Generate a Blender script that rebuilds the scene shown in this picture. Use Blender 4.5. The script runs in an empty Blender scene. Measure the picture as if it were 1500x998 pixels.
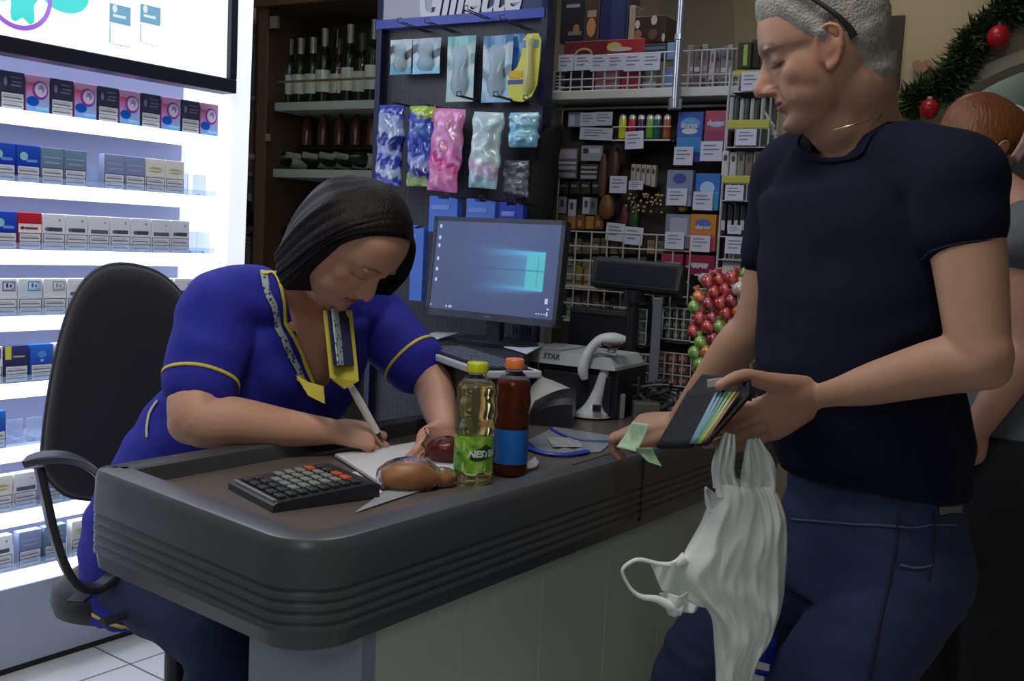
import bpy, bmesh, math, random
from mathutils import Vector, Matrix, noise, Euler
PI = math.pi
V = Vector
C = bpy.context.scene.collection
random.seed(7)
# ---------------------------------------------------------------- camera
W, H, FPX = 1500.0, 998.0, 1500.0
CAMH = 1.36
PITCH, ROLL = math.atan(0.098), math.radians(2.86)
camd = bpy.data.cameras.new('camera'); cam = bpy.data.objects.new('camera', camd); C.objects.link(cam)
camd.sensor_fit = 'HORIZONTAL'; camd.sensor_width = 36.0; camd.lens = 36.0*FPX/W
camd.clip_start = 0.02; camd.clip_end = 60
CM = Matrix.Translation((0, 0, CAMH)) @ Matrix.Rotation(PI/2-PITCH, 4, 'X') @ Matrix.Rotation(ROLL, 4, 'Z')
cam.matrix_world = CM
bpy.context.scene.camera = cam
CR = CM.to_3x3()
def ray(px, py): return CR @ V(((px-W/2)/FPX, (H/2-py)/FPX, -1))
def P(px, py, Y):
    r = ray(px, py); return V((0, 0, CAMH)) + r*(Y/r.y)
def onz(px, py, z):
    r = ray(px, py); return V((0, 0, CAMH)) + r*((z-CAMH)/r.z)
def proj(p):
    q = CM.inverted() @ V(p); return (W/2 + FPX*q.x/-q.z, H/2 - FPX*q.y/-q.z)
def frame(o, xd):
    x = V((xd[0], xd[1], 0)).normalized(); z = V((0, 0, 1)); y = z.cross(x)
    m = Matrix((x, y, z)).transposed().to_4x4(); m.translation = V(o); return m
def fuv(F, px, py, off=0.0):
    """local coords of the pixel's ray on the plane y=off of frame F"""
    Fi = F.inverted(); o = Fi @ V((0, 0, CAMH)); d = Fi.to_3x3() @ ray(px, py)
    t = (off-o.y)/d.y; q = o+d*t; return q.x, q.z
# ---------------------------------------------------------------- materials
MATS = {}
def mat(name, col=(.5, .5, .5), rough=.5, metal=0.0, emit=None, es=1.0, trans=0.0, ior=1.45, alpha=1.0, spec=.5,
        noise_amt=0.0, noise_scale=20.0, bump=0.0, bump_scale=60.0, sheen=0.0, stretch=None, sss=0.0, coat=0.0):
    if name in MATS: return MATS[name]
    m = bpy.data.materials.new(name); m.use_nodes = True
    nt = m.node_tree; b = nt.nodes['Principled BSDF']
    b.inputs['Base Color'].default_value = (*col[:3], 1); b.inputs['Roughness'].default_value = rough
    b.inputs['Metallic'].default_value = metal; b.inputs['IOR'].default_value = ior
    b.inputs['Transmission Weight'].default_value = trans; b.inputs['Alpha'].default_value = alpha
    b.inputs['Specular IOR Level'].default_value = spec
    if sheen: b.inputs['Sheen Weight'].default_value = sheen
    if coat: b.inputs['Coat Weight'].default_value = coat; b.inputs['Coat Roughness'].default_value = .1
    if sss:
        b.inputs['Subsurface Weight'].default_value = sss; b.inputs['Subsurface Radius'].default_value = (.01, .004, .002)
        b.inputs['Subsurface Scale'].default_value = 1.0
    if emit: b.inputs['Emission Color'].default_value = (*emit, 1); b.inputs['Emission Strength'].default_value = es
    if noise_amt or bump:
        tc = nt.nodes.new('ShaderNodeTexCoord'); mp = nt.nodes.new('ShaderNodeMapping')
        nt.links.new(tc.outputs['Object'], mp.inputs[0])
        if stretch: mp.inputs['Scale'].default_value = stretch
    if noise_amt:
        n = nt.nodes.new('ShaderNodeTexNoise'); n.inputs['Scale'].default_value = noise_scale; n.inputs['Detail'].default_value = 4
        nt.links.new(mp.outputs[0], n.inputs['Vector'])
        r = nt.nodes.new('ShaderNodeMapRange'); r.inputs[3].default_value = 1-noise_amt; r.inputs[4].default_value = 1+noise_amt
        nt.links.new(n.outputs['Fac'], r.inputs[0])
        x = nt.nodes.new('ShaderNodeVectorMath'); x.operation = 'SCALE'; x.inputs[0].default_value = col[:3]
        nt.links.new(r.outputs[0], x.inputs['Scale']); nt.links.new(x.outputs[0], b.inputs['Base Color'])
    if bump:
        n2 = nt.nodes.new('ShaderNodeTexNoise'); n2.inputs['Scale'].default_value = bump_scale; n2.inputs['Detail'].default_value = 3
        nt.links.new(mp.outputs[0], n2.inputs['Vector'])
        bp = nt.nodes.new('ShaderNodeBump'); bp.inputs['Strength'].default_value = bump; bp.inputs['Distance'].default_value = .01
        nt.links.new(n2.outputs['Fac'], bp.inputs['Height']); nt.links.new(bp.outputs[0], b.inputs['Normal'])
    MATS[name] = m; return m
def attr_mat(name, rough=.5, sss=0.0, emit=False, es=1.0, bump=0.0, bscale=200, spec=.5):
    """base colour comes from the mesh's own painted pattern (print, lips), not from light"""
    if name in MATS: return MATS[name]
    m = bpy.data.materials.new(name); m.use_nodes = True; nt = m.node_tree; b = nt.nodes['Principled BSDF']
    a = nt.nodes.new('ShaderNodeAttribute'); a.attribute_name = 'Col'
    b.inputs['Roughness'].default_value = rough; b.inputs['Specular IOR Level'].default_value = spec
    nt.links.new(a.outputs['Color'], b.inputs['Base Color'])
    if sss:
        b.inputs['Subsurface Weight'].default_value = sss; b.inputs['Subsurface Radius'].default_value = (.012, .005, .003)
        b.inputs['Subsurface Scale'].default_value = 1.0
    if emit: nt.links.new(a.outputs['Color'], b.inputs['Emission Color']); b.inputs['Emission Strength'].default_value = es
    if bump:
        tc = nt.nodes.new('ShaderNodeTexCoord'); n2 = nt.nodes.new('ShaderNodeTexNoise'); n2.inputs['Scale'].default_value = bscale
        nt.links.new(tc.outputs['Object'], n2.inputs['Vector'])
        bp = nt.nodes.new('ShaderNodeBump'); bp.inputs['Strength'].default_value = bump; bp.inputs['Distance'].default_value = .002
        nt.links.new(n2.outputs['Fac'], bp.inputs['Height']); nt.links.new(bp.outputs[0], b.inputs['Normal'])
    MATS[name] = m; return m
# ---------------------------------------------------------------- mesh builder
class MB:
    def __init__(s): s.v = []; s.f = []; s.m = []; s.mats = []; s.col = None; s.cols = []
    def _mi(s, m):
        if m is None: return 0
        if m not in s.mats: s.mats.append(m)
        return s.mats.index(m)
    def add(s, vs, fs, m=None, M=None, c=None):
        k = len(s.v)
        s.v += [tuple((M @ V(p)) if M is not None else p) for p in vs]
        s.f += [tuple(i+k for i in f) for f in fs]; s.m += [s._mi(m)]*len(fs)
        s.cols += [c]*len(vs)
        return s
    def box(s, a, b, m=None, M=None, bev=0.0, c=None):
        x0, x1 = sorted((a[0], b[0])); y0, y1 = sorted((a[1], b[1])); z0, z1 = sorted((a[2], b[2]))
        if bev <= 0:
            vs = [(x, y, z) for x in (x0, x1) for y in (y0, y1) for z in (z0, z1)]
            return s.add(vs, [(0, 1, 3, 2), (4, 6, 7, 5), (0, 4, 5, 1), (2, 3, 7, 6), (0, 2, 6, 4), (1, 5, 7, 3)], m, M, c)
        e = min(bev, (x1-x0)*.49, (y1-y0)*.49, (z1-z0)*.49)
        bm = bmesh.new(); bmesh.ops.create_cube(bm, size=1)
        for v in bm.verts: v.co = V(((x0+x1)/2+v.co.x*(x1-x0), (y0+y1)/2+v.co.y*(y1-y0), (z0+z1)/2+v.co.z*(z1-z0)))
        bmesh.ops.bevel(bm, geom=bm.edges[:], offset=e, segments=2, affect='EDGES', profile=.5)
        return s.addbm(bm, m, M, c)
    def addbm(s, bm, m=None, M=None, c=None):
        bm.verts.ensure_lookup_table(); bm.verts.index_update()
        s.add([tuple(v.co) for v in bm.verts], [tuple(v.index for v in f.verts) for f in bm.faces], m, M, c); bm.free(); return s
    def tube(s, pts, r, n=8, m=None, M=None, cap=True, c=None, flat=None, closed=False):
        """swept tube; r number or list; flat=(a,b) ellipse factors"""
        pts = [V(p) for p in pts]; N = len(pts); rs = r if isinstance(r, (list, tuple)) else [r]*N
        rings = []; up = None
        for i, p in enumerate(pts):
            a = pts[(i-1) % N] if closed else pts[max(i-1, 0)]; b = pts[(i+1) % N] if closed else pts[min(i+1, N-1)]
            t = (b-a); t = t.normalized() if t.length > 1e-9 else V((0, 0, 1))
            if up is None:
                up = V((0, 0, 1)) if abs(t.z) < .95 else V((1, 0, 0))
            up = (up - t*up.dot(t)); up = up.normalized() if up.length > 1e-6 else t.orthogonal().normalized()
            sd = t.cross(up)
            fa, fb = flat if flat else (1, 1)
            rings.append([tuple(p+(sd*math.cos(2*PI*k/n)*fa+up*math.sin(2*PI*k/n)*fb)*rs[i]) for k in range(n)])
        vs = [q for rg in rings for q in rg]; fs = []
        for i in range(N if closed else N-1):
            j = (i+1) % N
            for k in range(n):
                l = (k+1) % n; fs.append((i*n+k, i*n+l, j*n+l, j*n+k))
        if cap and not closed: fs.append(tuple(range(n))[::-1]); fs.append(tuple((N-1)*n+k for k in range(n)))
        return s.add(vs, fs, m, M, c)
    def lathe(s, prof, n=24, m=None, M=None, c=None, cap=True):
        vs = [(r*math.cos(2*PI*k/n), r*math.sin(2*PI*k/n), z) for r, z in prof for k in range(n)]
        fs = [(i*n+k, i*n+(k+1) % n, (i+1)*n+(k+1) % n, (i+1)*n+k) for i in range(len(prof)-1) for k in range(n)]
        if cap: fs.append(tuple(range(n))[::-1]); fs.append(tuple((len(prof)-1)*n+k for k in range(n)))
        return s.add(vs, fs, m, M, c)
    def loft(s, rings, m=None, M=None, cap=True, c=None, closed_u=True):
        n = len(rings[0]); vs = [tuple(q) for rg in rings for q in rg]; fs = []
        for i in range(len(rings)-1):
            for k in range(n if closed_u else n-1):
                l = (k+1) % n; fs.append((i*n+k, i*n+l, (i+1)*n+l, (i+1)*n+k))
        if cap and closed_u: fs.append(tuple(range(n))[::-1]); fs.append(tuple((len(rings)-1)*n+k for k in range(n)))
        return s.add(vs, fs, m, M, c)
    def ell(s, c0, r, n=16, k=10, m=None, M=None, R=None, c=None):
        vs = []; fs = []
        R = R or Matrix.Identity(3)
        for i in range(k+1):
            a = PI*i/k
            for j in range(n):
                b = 2*PI*j/n; vs.append(tuple(V(c0)+R@V((r[0]*math.sin(a)*math.cos(b), r[1]*math.sin(a)*math.sin(b), r[2]*math.cos(a)))))
        for i in range(k):
            for j in range(n): l = (j+1) % n; fs.append((i*n+j, i*n+l, (i+1)*n+l, (i+1)*n+j))
        return s.add(vs, fs, m, M, c)
    def grid(s, fn, nu, nv, m=None, M=None, c=None):
        vs = [tuple(fn(i/nu, j/nv)) for j in range(nv+1) for i in range(nu+1)]
        fs = [(j*(nu+1)+i, j*(nu+1)+i+1, (j+1)*(nu+1)+i+1, (j+1)*(nu+1)+i) for j in range(nv) for i in range(nu)]
        return s.add(vs, fs, m, M, c)
    def prism(s, outline, y0, y1, m=None, M=None, c=None):
        """outline in local x,z; extruded along y"""
        n = len(outline); vs = [(x, y0, z) for x, z in outline]+[(x, y1, z) for x, z in outline]
        fs = [tuple(range(n)), tuple(range(2*n-1, n-1, -1))]+[(i, i+n, (i+1) % n+n, (i+1) % n) for i in range(n)]
        return s.add(vs, fs, m, M, c)
    def bm(s):
        b = bmesh.new(); vv = [b.verts.new(p) for p in s.v]
        for f in s.f:
            try: b.faces.new([vv[i] for i in f])
            except ValueError: pass
        return b
    def build(s, name, m=None, parent=None, smooth=False, sub=0, solid=0.0, world=False, weld=True, norm=True):
        me = bpy.data.meshes.new(name); vs = s.v
        if world and parent is not None:
            Mi = parent.matrix_world.inverted(); vs = [tuple(Mi @ V(p)) for p in vs]
        me.from_pydata(vs, [], s.f)
        mats = s.mats if s.mats else [m]
        for q in mats: me.materials.append(q)
        if s.mats:
            for p, i in zip(me.polygons, s.m): p.material_index = i
        if any(c is not None for c in s.cols):
            a = me.color_attributes.new('Col', 'FLOAT_COLOR', 'POINT')
            for i, c in enumerate(s.cols): a.data[i].color = (*(c or (.5, .5, .5)), 1)
        if norm or weld:
            b = bmesh.new(); b.from_mesh(me)
            if weld and not s.mats: bmesh.ops.remove_doubles(b, verts=b.verts[:], dist=1e-5)
            if norm: bmesh.ops.recalc_face_normals(b, faces=b.faces[:])
            b.to_mesh(me); b.free()
        if smooth:
            for p in me.polygons: p.use_smooth = True
            if smooth != 'all':
                try: me.set_sharp_from_angle(angle=math.radians(38))
                except Exception: pass
        o = bpy.data.objects.new(name, me); C.objects.link(o)
        if parent is not None: o.parent = parent
        if solid: md = o.modifiers.new('solid', 'SOLIDIFY'); md.thickness = solid; md.offset = 0
        if sub: md = o.modifiers.new('sub', 'SUBSURF'); md.levels = sub; md.render_levels = sub
        return o
def tag(o, label=None, cat=None, group=None, kind=None):
    if label: o['label'] = label
    if cat: o['category'] = cat
    if group: o['group'] = group
    if kind: o['kind'] = kind
    return o
def thing(name, label, cat, M=None, group=None):
    o = bpy.data.objects.new(name, None); o.empty_display_size = .05; C.objects.link(o)
    if M is not None:
        if isinstance(M, Matrix): o.matrix_world = M
        else: o.location = M; o.matrix_world = Matrix.Translation(M)
    return tag(o, label, cat, group)
def struct(o): o['kind'] = 'structure'; return o
def dup(root, M=None, label=None, group=None, parent=None):
    r = root.copy(); C.objects.link(r)
    if parent is not None: r.parent = parent
    if M is not None: r.matrix_world = M
    if label: r['label'] = label
    if group: r['group'] = group
    for ch in list(root.children):
        if ch.name in C.objects: dup(ch, None, None, None, r)
    return r
def text_mesh(txt, size, M, m, name='lettering', parent=None, offset=0.0, shear=0.0, depth=.0004, align='CENTER', mb=None, sx=1.0):
    cu = bpy.data.curves.new('t', 'FONT'); cu.body = txt; cu.size = size; cu.align_x = align; cu.align_y = 'CENTER'
    cu.offset = offset; cu.shear = shear; cu.extrude = depth; cu.resolution_u = 2
    o = bpy.data.objects.new('t', cu); C.objects.link(o)
    dg = bpy.context.evaluated_depsgraph_get(); me = bpy.data.meshes.new_from_object(o.evaluated_get(dg))
    C.objects.unlink(o); bpy.data.objects.remove(o)
    # text lies in its own xy; map to local x,z plane facing -y
    R = Matrix(((sx, 0, 0, 0), (0, 0, -1, 0), (0, 1, 0, 0), (0, 0, 0, 1)))
    T = M @ R
    vs = [tuple(T @ v.co) for v in me.vertices]; fs = [tuple(p.vertices) for p in me.polygons]
    bpy.data.meshes.remove(me)
    if mb is not None: mb.add(vs, fs, m); return
    q = MB(); q.add(vs, fs); return q.build(name, m, parent, weld=False, norm=False)
def curvept(pts, n):
    """Catmull-Rom through pts -> n+1 samples"""
    pts = [V(p) for p in pts]; out = []
    N = len(pts)-1
    for i in range(n+1):
        t = i/n*N; k = min(int(t), N-1); u = t-k
        p0 = pts[max(k-1, 0)]; p1 = pts[k]; p2 = pts[k+1]; p3 = pts[min(k+2, N)]
        out.append(.5*((2*p1)+(p2-p0)*u+(2*p0-5*p1+4*p2-p3)*u*u+(3*p1-p0-3*p2+p3)*u**3))
    return out
def curvev(vals, n):
    q = curvept([(v, 0, 0) for v in vals], n); return [p.x for p in q]
# shared directions: D1 = along the left wall and the desk, BX = along the back displays
_r = ray(1850, 407); D1 = V((_r.x, _r.y, 0)).normalized(); D2 = V((-D1.y, D1.x, 0))
_r = ray(-1900, 155+60); BX = -V((_r.x, _r.y, 0)).normalized(); BY = V((-BX.y, BX.x, 0))
# ================================================================ room shell
def tile_mat():
    m = bpy.data.materials.new('floor_tiles'); m.use_nodes = True; nt = m.node_tree; b = nt.nodes['Principled BSDF']
    tc = nt.nodes.new('ShaderNodeTexCoord'); mp = nt.nodes.new('ShaderNodeMapping')
    mp.inputs['Rotation'].default_value = (0, 0, -math.atan2(D1.y, D1.x)); br = nt.nodes.new('ShaderNodeTexBrick')
    br.offset = 0; br.inputs['Scale'].default_value = 1; br.inputs['Brick Width'].default_value = .45; br.inputs['Row Height'].default_value = .45
    br.inputs['Mortar Size'].default_value = .004; br.inputs['Color1'].default_value = (.62, .63, .64, 1); br.inputs['Color2'].default_value = (.58, .59, .6, 1)
    br.inputs['Mortar'].default_value = (.16, .16, .17, 1)
    nt.links.new(tc.outputs['Object'], mp.inputs[0]); nt.links.new(mp.outputs[0], br.inputs['Vector']); nt.links.new(br.outputs['Color'], b.inputs['Base Color'])
    b.inputs['Roughness'].default_value = .25; return m
m_floor = tile_mat()
m_wall = mat('wall_paint', (.46, .40, .28), .85, noise_amt=.05, noise_scale=3)
m_white = mat('white_paint', (.72, .72, .68), .6)
m_ceil = mat('ceiling_paint', (.6, .58, .52), .9)
LF = onz(0, 992, 0)                       # floor point on the cigarette cabinet's plinth
Fl = frame(LF, D1)                        # local x along D1, y = away to the left-back
BW = V((0, 6.3, 0)); Fb = frame(BW, BX)   # back wall
Lwall = frame(LF + D2*1.2, D1)
corners = [Lwall @ V((-4.5, 0, 0)), Lwall @ V((4.6, 0, 0))]
struct(MB().add([(-9, -4, -.1), (9, -4, -.1), (9, 12, -.1), (-9, 12, -.1), (-9, -4, 0), (9, -4, 0), (9, 12, 0), (-9, 12, 0)],
   [(0, 1, 2, 3), (4, 5, 6, 7), (0, 1, 5, 4), (1, 2, 6, 5), (2, 3, 7, 6), (3, 0, 4, 7)]).build('floor', m_floor))
struct(MB().box((-9, -4, 3.1), (9, 12, 3.2)).build('ceiling', m_ceil))
struct(MB().box((-6.5, 0, 0), (3.2, .1, 3.1), M=Lwall).build('wall_left', m_wall))
# back wall with an arched opening on its right
ac = fuv(Fb, 1560, 330)                  # arch centre
ax, az = fuv(Fb, 1478, 98)
AR = math.hypot(ax-ac[0], az-ac[1])
def arch_wall():
    q = MB(); n = 40; x0, x1 = -5.5, 5.5; top = 3.1
    cx, cz = ac
    arc = [(cx-AR*math.cos(PI*k/n), cz+AR*math.sin(PI*k/n)) for k in range(n+1)]
    for y in (0, .18):
        q.add([(x0, y, 0), (cx-AR, y, 0), (cx-AR, y, cz), (x0, y, cz), (x0, y, top), (cx-AR, y, top)], [(0, 1, 2, 3), (3, 2, 5, 4)])
        q.add([(x1, y, 0), (cx+AR, y, 0), (cx+AR, y, cz), (x1, y, cz), (x1, y, top), (cx+AR, y, top)], [(0, 1, 2, 3), (3, 2, 5, 4)])
        for k in range(n):
            a, b = arc[k], arc[k+1]; q.add([(a[0], y, a[1]), (b[0], y, b[1]), (b[0], y, top), (a[0], y, top)], [(0, 1, 2, 3)])
    pts = [(cx-AR, 0)]+arc+[(cx+AR, 0)]
    for a, b in zip(pts, pts[1:]): q.add([(a[0], 0, a[1]), (b[0], 0, b[1]), (b[0], .18, b[1]), (a[0], .18, a[1])], [(0, 1, 2, 3)])
    q.v = [tuple(Fb @ V(p)) for p in q.v]
    return q
struct(arch_wall().build('wall_back', m_wall, norm=False))
# pale band round the arch
q = MB(); n = 40; rings = []
for k in range(n+1):
    a = PI*k/n; rings.append([Fb @ V((ac[0]-r*math.cos(a), y, ac[1]+r*math.sin(a))) for r, y in ((AR-.01, -.03), (AR+.05, -.03), (AR+.05, .0), (AR-.01, .2))])
struct(q.loft(rings).build('trim_1', mat('arch_plaster', (.55, .52, .42), .8)))
m_far = mat('far_room_paint', (.33, .38, .34), .8)
struct(MB().box((-1.5, 2.6, 0), (5.5, 2.7, 3.1), M=Fb).build('wall_far', m_far))
struct(MB().box((ac[0]-2, 2.45, 2.17), (ac[0]+3.5, 2.6, 2.185), M=Fb).build('trim_2', mat('far_trim', (.12, .14, .12), .7)))
# tall arched niche behind the gondola
q = MB(); nx0, nz = fuv(Fb, 962, 60); nx1, _ = fuv(Fb, 1076, 60); 
oc = [(nx0, .3), (nx1, .3)] + [((nx0+nx1)/2+(nx1-nx0)/2*math.cos(PI*k/16), 2.45+.5*math.sin(PI*k/16)) for k in range(17)]
struct(q.prism(oc, -.012, -.002, M=Fb).build('trim_3', mat('niche_paint', (.36, .33, .25), .85)))
struct(MB().box((3.7, -4, 0), (3.8, 6, 3.1)).build('wall_right', m_wall))
struct(MB().box((-9, -3.2, 0), (9, -3.1, 3.1)).build('wall_front', m_wall))
# ================================================================ checkout desk
DZ = .88
DC = onz(448, 804, DZ); DC.z = 0
Fd = frame(DC, D1)                         # local x along the customer side, y towards the cashier
_a = Fd.inverted() @ onz(133, 684, DZ); DW = _a.y     # desk width
DL = 1.90
m_rim = mat('desk_rim_plastic', (.06, .064, .072), .3, noise_amt=.06, noise_scale=8, bump=.05, bump_scale=300)
m_top = mat('desk_top_laminate', (.115, .095, .085), .33, noise_amt=.12, noise_scale=5)
m_body = mat('desk_body_panel', (.5, .56, .49), .5, noise_amt=.04, noise_scale=3)
m_endp = mat('desk_end_panel', (.26, .3, .37), .45)
desk = thing('checkout_desk', 'long dark grey checkout desk with rounded ribbed rim and pale front panel', 'desk', Fd.copy())
RH = .184
EX, EY = _a.x, _a.y
def rim_path():
    """outer outline in local x,y from the far back to the far front, rounded corners"""
    poly = [V((DL, EY)), V((EX, EY)), V((0, 0)), V((DL, 0))]; pts = []
    def nrm(a, b):
        d = (b-a).normalized(); return V((d.y, -d.x))*1   # outward for this winding
    def seg(a, b, ts):
        n = nrm(a, b)
        for t in ts: q = a.lerp(b, t); pts.append((q.x, q.y, -n.x*-1, -n.y*-1))
    def corner(a, b, c, r, n):
        d1 = (b-a).normalized(); d2 = (c-b).normalized(); th = d1.angle(d2); L = r*math.tan(th/2)
        n1 = nrm(a, b); n2 = nrm(b, c); cen = b-d1*L-n1*r
        a1 = math.atan2(n1.y, n1.x); a2 = math.atan2(n2.y, n2.x)
        while a2 < a1: a2 += 2*PI
        if a2-a1 > PI: a2 -= 2*PI
        for k in range(n+1):
            t = a1+(a2-a1)*k/n; pts.append((cen.x+r*math.cos(t), cen.y+r*math.sin(t), math.cos(t), math.sin(t)))
    A, B, Cc, D = poly
    seg(A, B, (0, .3, .6, .85)); corner(A, B, Cc, .04, 8); seg(B, Cc, (.2, .4, .6, .8)); corner(B, Cc, D, .095, 16); seg(Cc, D, (.12, .3, .6, 1))
    return pts
def rim_prof(hk=1.0):
    pr = [(-.062, -.038), (-.060, -.004), (-.055, 0), (-.010, 0), (-.003, -.002), (.001, -.008), (.004, -.02), (.0065, -.075)]
    z = -.078
    for k in range(4):
        pr += [(.0065, z), (.0035, z-.003), (.0035, z-.0045), (.0065, z-.0085)]; z -= .018
    pr += [(.0065, z), (.001, z-.003), (-.004, -RH+.005), (-.012, -RH), (-.06, -RH)]
    return [(o, zz if zz > -.04 else -.04+(zz+.04)*hk) for o, zz in pr]
rp = rim_path(); q = MB()
def _hk(x, y):
    t = max(0, min(1, y/DW)) if x < .2 else 0
    return 1+.13*t
rings = [[(x+nx*o, y+ny*o, DZ+z) for o, z in rim_prof(_hk(x, y))] for x, y, nx, ny in rp]
q.loft(rings); q.build('rim', m_rim, desk, smooth=True)
# rear rim is closed off by the recessed top
q = MB(); q.add([(x, y, z) for z in (DZ-.062, DZ-.036) for x, y in ((.03, .04), (DL, .04), (DL, EY-.04), (EX+.045, EY-.04))], [(3, 2, 1, 0), (4, 5, 6, 7), (0, 1, 5, 4), (1, 2, 6, 5), (2, 3, 7, 6), (3, 0, 4, 7)]); q.build('desk_top', m_top, desk)
# body panels
by = .03
bx = fuv(Fd, 529, 970, by)[0]
_F2 = frame(Fd @ V((bx, by, 0)), D2)
e1y = by+fuv(_F2, 366, 965)[0]
q = MB(); q.box((bx, by, .0), (DL, by+.02, DZ-RH-.001))
for k in range(1, 8):
    xx = bx+.27*k
    if xx < DL: q.box((xx-.0015, by-.0008, 0), (xx+.0015, by, DZ-RH-.001))
q.build('front_panel', m_body, desk)
q = MB(); q.box((bx-.002, by-.003, 0), (bx+.03, e1y, DZ-RH)); q.build('end_panel', m_endp, desk)
q = MB(); q.box((1.0, DW-.12, 0), (DL-.01, DW-.1, DZ-RH)); q.build('back_panel', m_endp, desk)
# joint between the two desk modules
jx = fuv(Fd, 938, 690)[0]
q = MB(); q.box((jx-.0015, -.0085, DZ-.16), (jx+.0015, -.002, DZ-.01)); q.build('joint_strip', mat('joint_black', (.01, .01, .012), .5), desk)
q = MB(); q.box((jx-.2, -.0, DZ), (jx+.01, .003, DZ+.0006)); 
s0 = onz(838, 682, DZ); s1 = onz(905, 661, DZ)
q = MB(); q.tube([s0+V((0, 0, .0005)), s1+V((0, 0, .0005))], .0022, 6, flat=(1, .3)); q.build('joint_slot', MATS['joint_black'], desk, world=True)
# ================================================================ lit cigarette cabinet
m_lip = mat('lit_acrylic', (.9, .92, 1), .3, emit=(.9, .95, 1), es=1.5)
m_cabw = mat('cabinet_white', (.72, .75, .86), .4)
m_cabback = mat('cabinet_back', (.34, .37, .55), .5)
m_clear = mat('clear_plastic', (.75, .85, 1), .08, trans=.85, ior=1.3)
m_plinth = mat('cabinet_plinth', (.42, .47, .62), .45)
m_black = mat('black_plastic', (.012, .012, .016), .4)
m_print = attr_mat('printed_card', .4)
SH = [1.616, 1.413, 1.219, 1.026, .83, .641, .447, .266]   # undersides of the lit lips
X0, X1 = -.95, .80
cig = thing('cigarette_cabinet', 'tall brightly lit white cigarette display cabinet on the left behind the cashier', 'cabinet', Fl.copy())
MB().box((X0, .27, 0), (X1+.02, .3, 2.9)).build('back_panel', m_cabback, cig)
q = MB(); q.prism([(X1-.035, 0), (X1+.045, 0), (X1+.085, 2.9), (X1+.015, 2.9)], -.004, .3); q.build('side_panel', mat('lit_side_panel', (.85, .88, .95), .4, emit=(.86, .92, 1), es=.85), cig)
MB().box((X0-.03, 0, 0), (X0, .3, 2.9)).build('side_panel', m_cabw, cig)
MB().box((X0, .0, .02), (X1-.03, .27, .262)).build('plinth', m_plinth, cig)
MB().box((X0, .004, 0), (X1-.03, .25, .02)).build('base_strip', m_black, cig)
for k, z in enumerate(SH):
    q = MB(); q.box((X0, .008, z+.024), (X1-.028, .27, z+.04)); s = q.build('shelf', m_cabw, cig)
    q = MB(); q.box((X0, -.004, z+.0), (X1-.028, .012, z+.043), bev=.002); q.build('shelf_lip', m_lip, s)
    if k: q = MB(); q.box((X0+.02, .02, z+.043), (X1-.05, .022, z+.062)); q.build('pack_stop', m_clear, s)
    if k < 8:
        l = bpy.data.lights.new('led_strip', 'AREA'); l.shape = 'RECTANGLE'; l.size = 1.6; l.size_y = .015; l.energy = 1.6; l.color = (.82, .88, 1)
        o = bpy.data.objects.new('led_strip', l); C.objects.link(o); o.matrix_world = Fl @ Matrix.Translation((-.08, .03, z-.004 if k else z-.004)) @ Matrix.Rotation(math.radians(12), 4, 'X')
l = bpy.data.lights.new('led_strip', 'AREA'); l.shape = 'RECTANGLE'; l.size = 1.6; l.size_y = .015; l.energy = 1.6; l.color = (.82, .88, 1)
o = bpy.data.objects.new('led_strip', l); C.objects.link(o); o.matrix_world = Fl @ Matrix.Translation((-.08, .03, 1.806)) @ Matrix.Rotation(math.radians(12), 4, 'X')
# ---- backlit poster box above the shelves
box = thing('advertising_lightbox', 'black framed backlit advertising panel above the cigarette shelves', 'lightbox', Fl.copy())
lx1 = .755
m_frame = mat('lightbox_frame', (.012, .014, .03), .4)
q = MB()
q.box((X0, -.075, 1.80), (lx1, .0, 1.845), bev=.003); q.box((lx1-.028, -.075, 1.845), (lx1, 0, 2.7), bev=.003)
q.box((X0, -.075, 2.66), (lx1-.028, 0, 2.7)); q.box((X0, -.075, 1.845), (X0+.03, 0, 2.66))
q.build('frame', m_frame, box)
MB().box((X0+.03, -.055, 1.845), (lx1-.028, -.005, 2.66)).build('lit_panel', mat('backlit_film', (.9, .93, 1), .4, emit=(.84, .9, .97), es=1.05), box)
def emi(n, c, e=1.0): return mat(n, (.01, .01, .012), .5, emit=c, es=e)
def ringmb(cx, cz, r0, r1, y, n=40, q=None, m=None):
    q = q or MB()
    vs = []; 
    for k in range(n):
        a = 2*PI*k/n; vs += [(cx+r0*math.cos(a), y, cz+r0*math.sin(a)), (cx+r1*math.cos(a), y, cz+r1*math.sin(a))]
    fs = [(2*k, 2*k+1, (2*k+3) % (2*n), (2*k+2) % (2*n)) for k in range(n)]
    q.add(vs, fs, m); return q
def disc(cx, cz, rx, rz, y, n=28, q=None, m=None, c=None, M=None, wob=0):
    q = q or MB()
    q.add([(cx+rx*(1+wob*math.sin(5*2*PI*k/n))*math.cos(2*PI*k/n), y, cz+rz*(1+wob*math.sin(5*2*PI*k/n))*math.sin(2*PI*k/n)) for k in range(n)], [tuple(range(n))], m, M, c); return q
cx, cz = fuv(Fl, 28, -8, -.058); rr = abs(fuv(Fl, 28, 44, -.058)[1]-cz)
q = MB(); ringmb(cx, cz, rr*.86, rr, -.0585, q=q, m=emi('film_purple', (.35, .12, .75)))
disc(cx+.01, cz-.005, rr*.45, rr*.72, -.058, q=q, m=emi('film_teal', (.0, .75, .7)), wob=.2)
disc(cx-.05, cz+.0, rr*.3, rr*.3, -.0583, q=q, m=emi('film_mint', (.3, .9, .8)))
c2 = fuv(Fl, 95, -10, -.058); disc(c2[0], c2[1], .075, .055, -.058, q=q, m=MATS['film_teal'])
q.build('round_emblem', None, box, norm=False)
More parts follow.
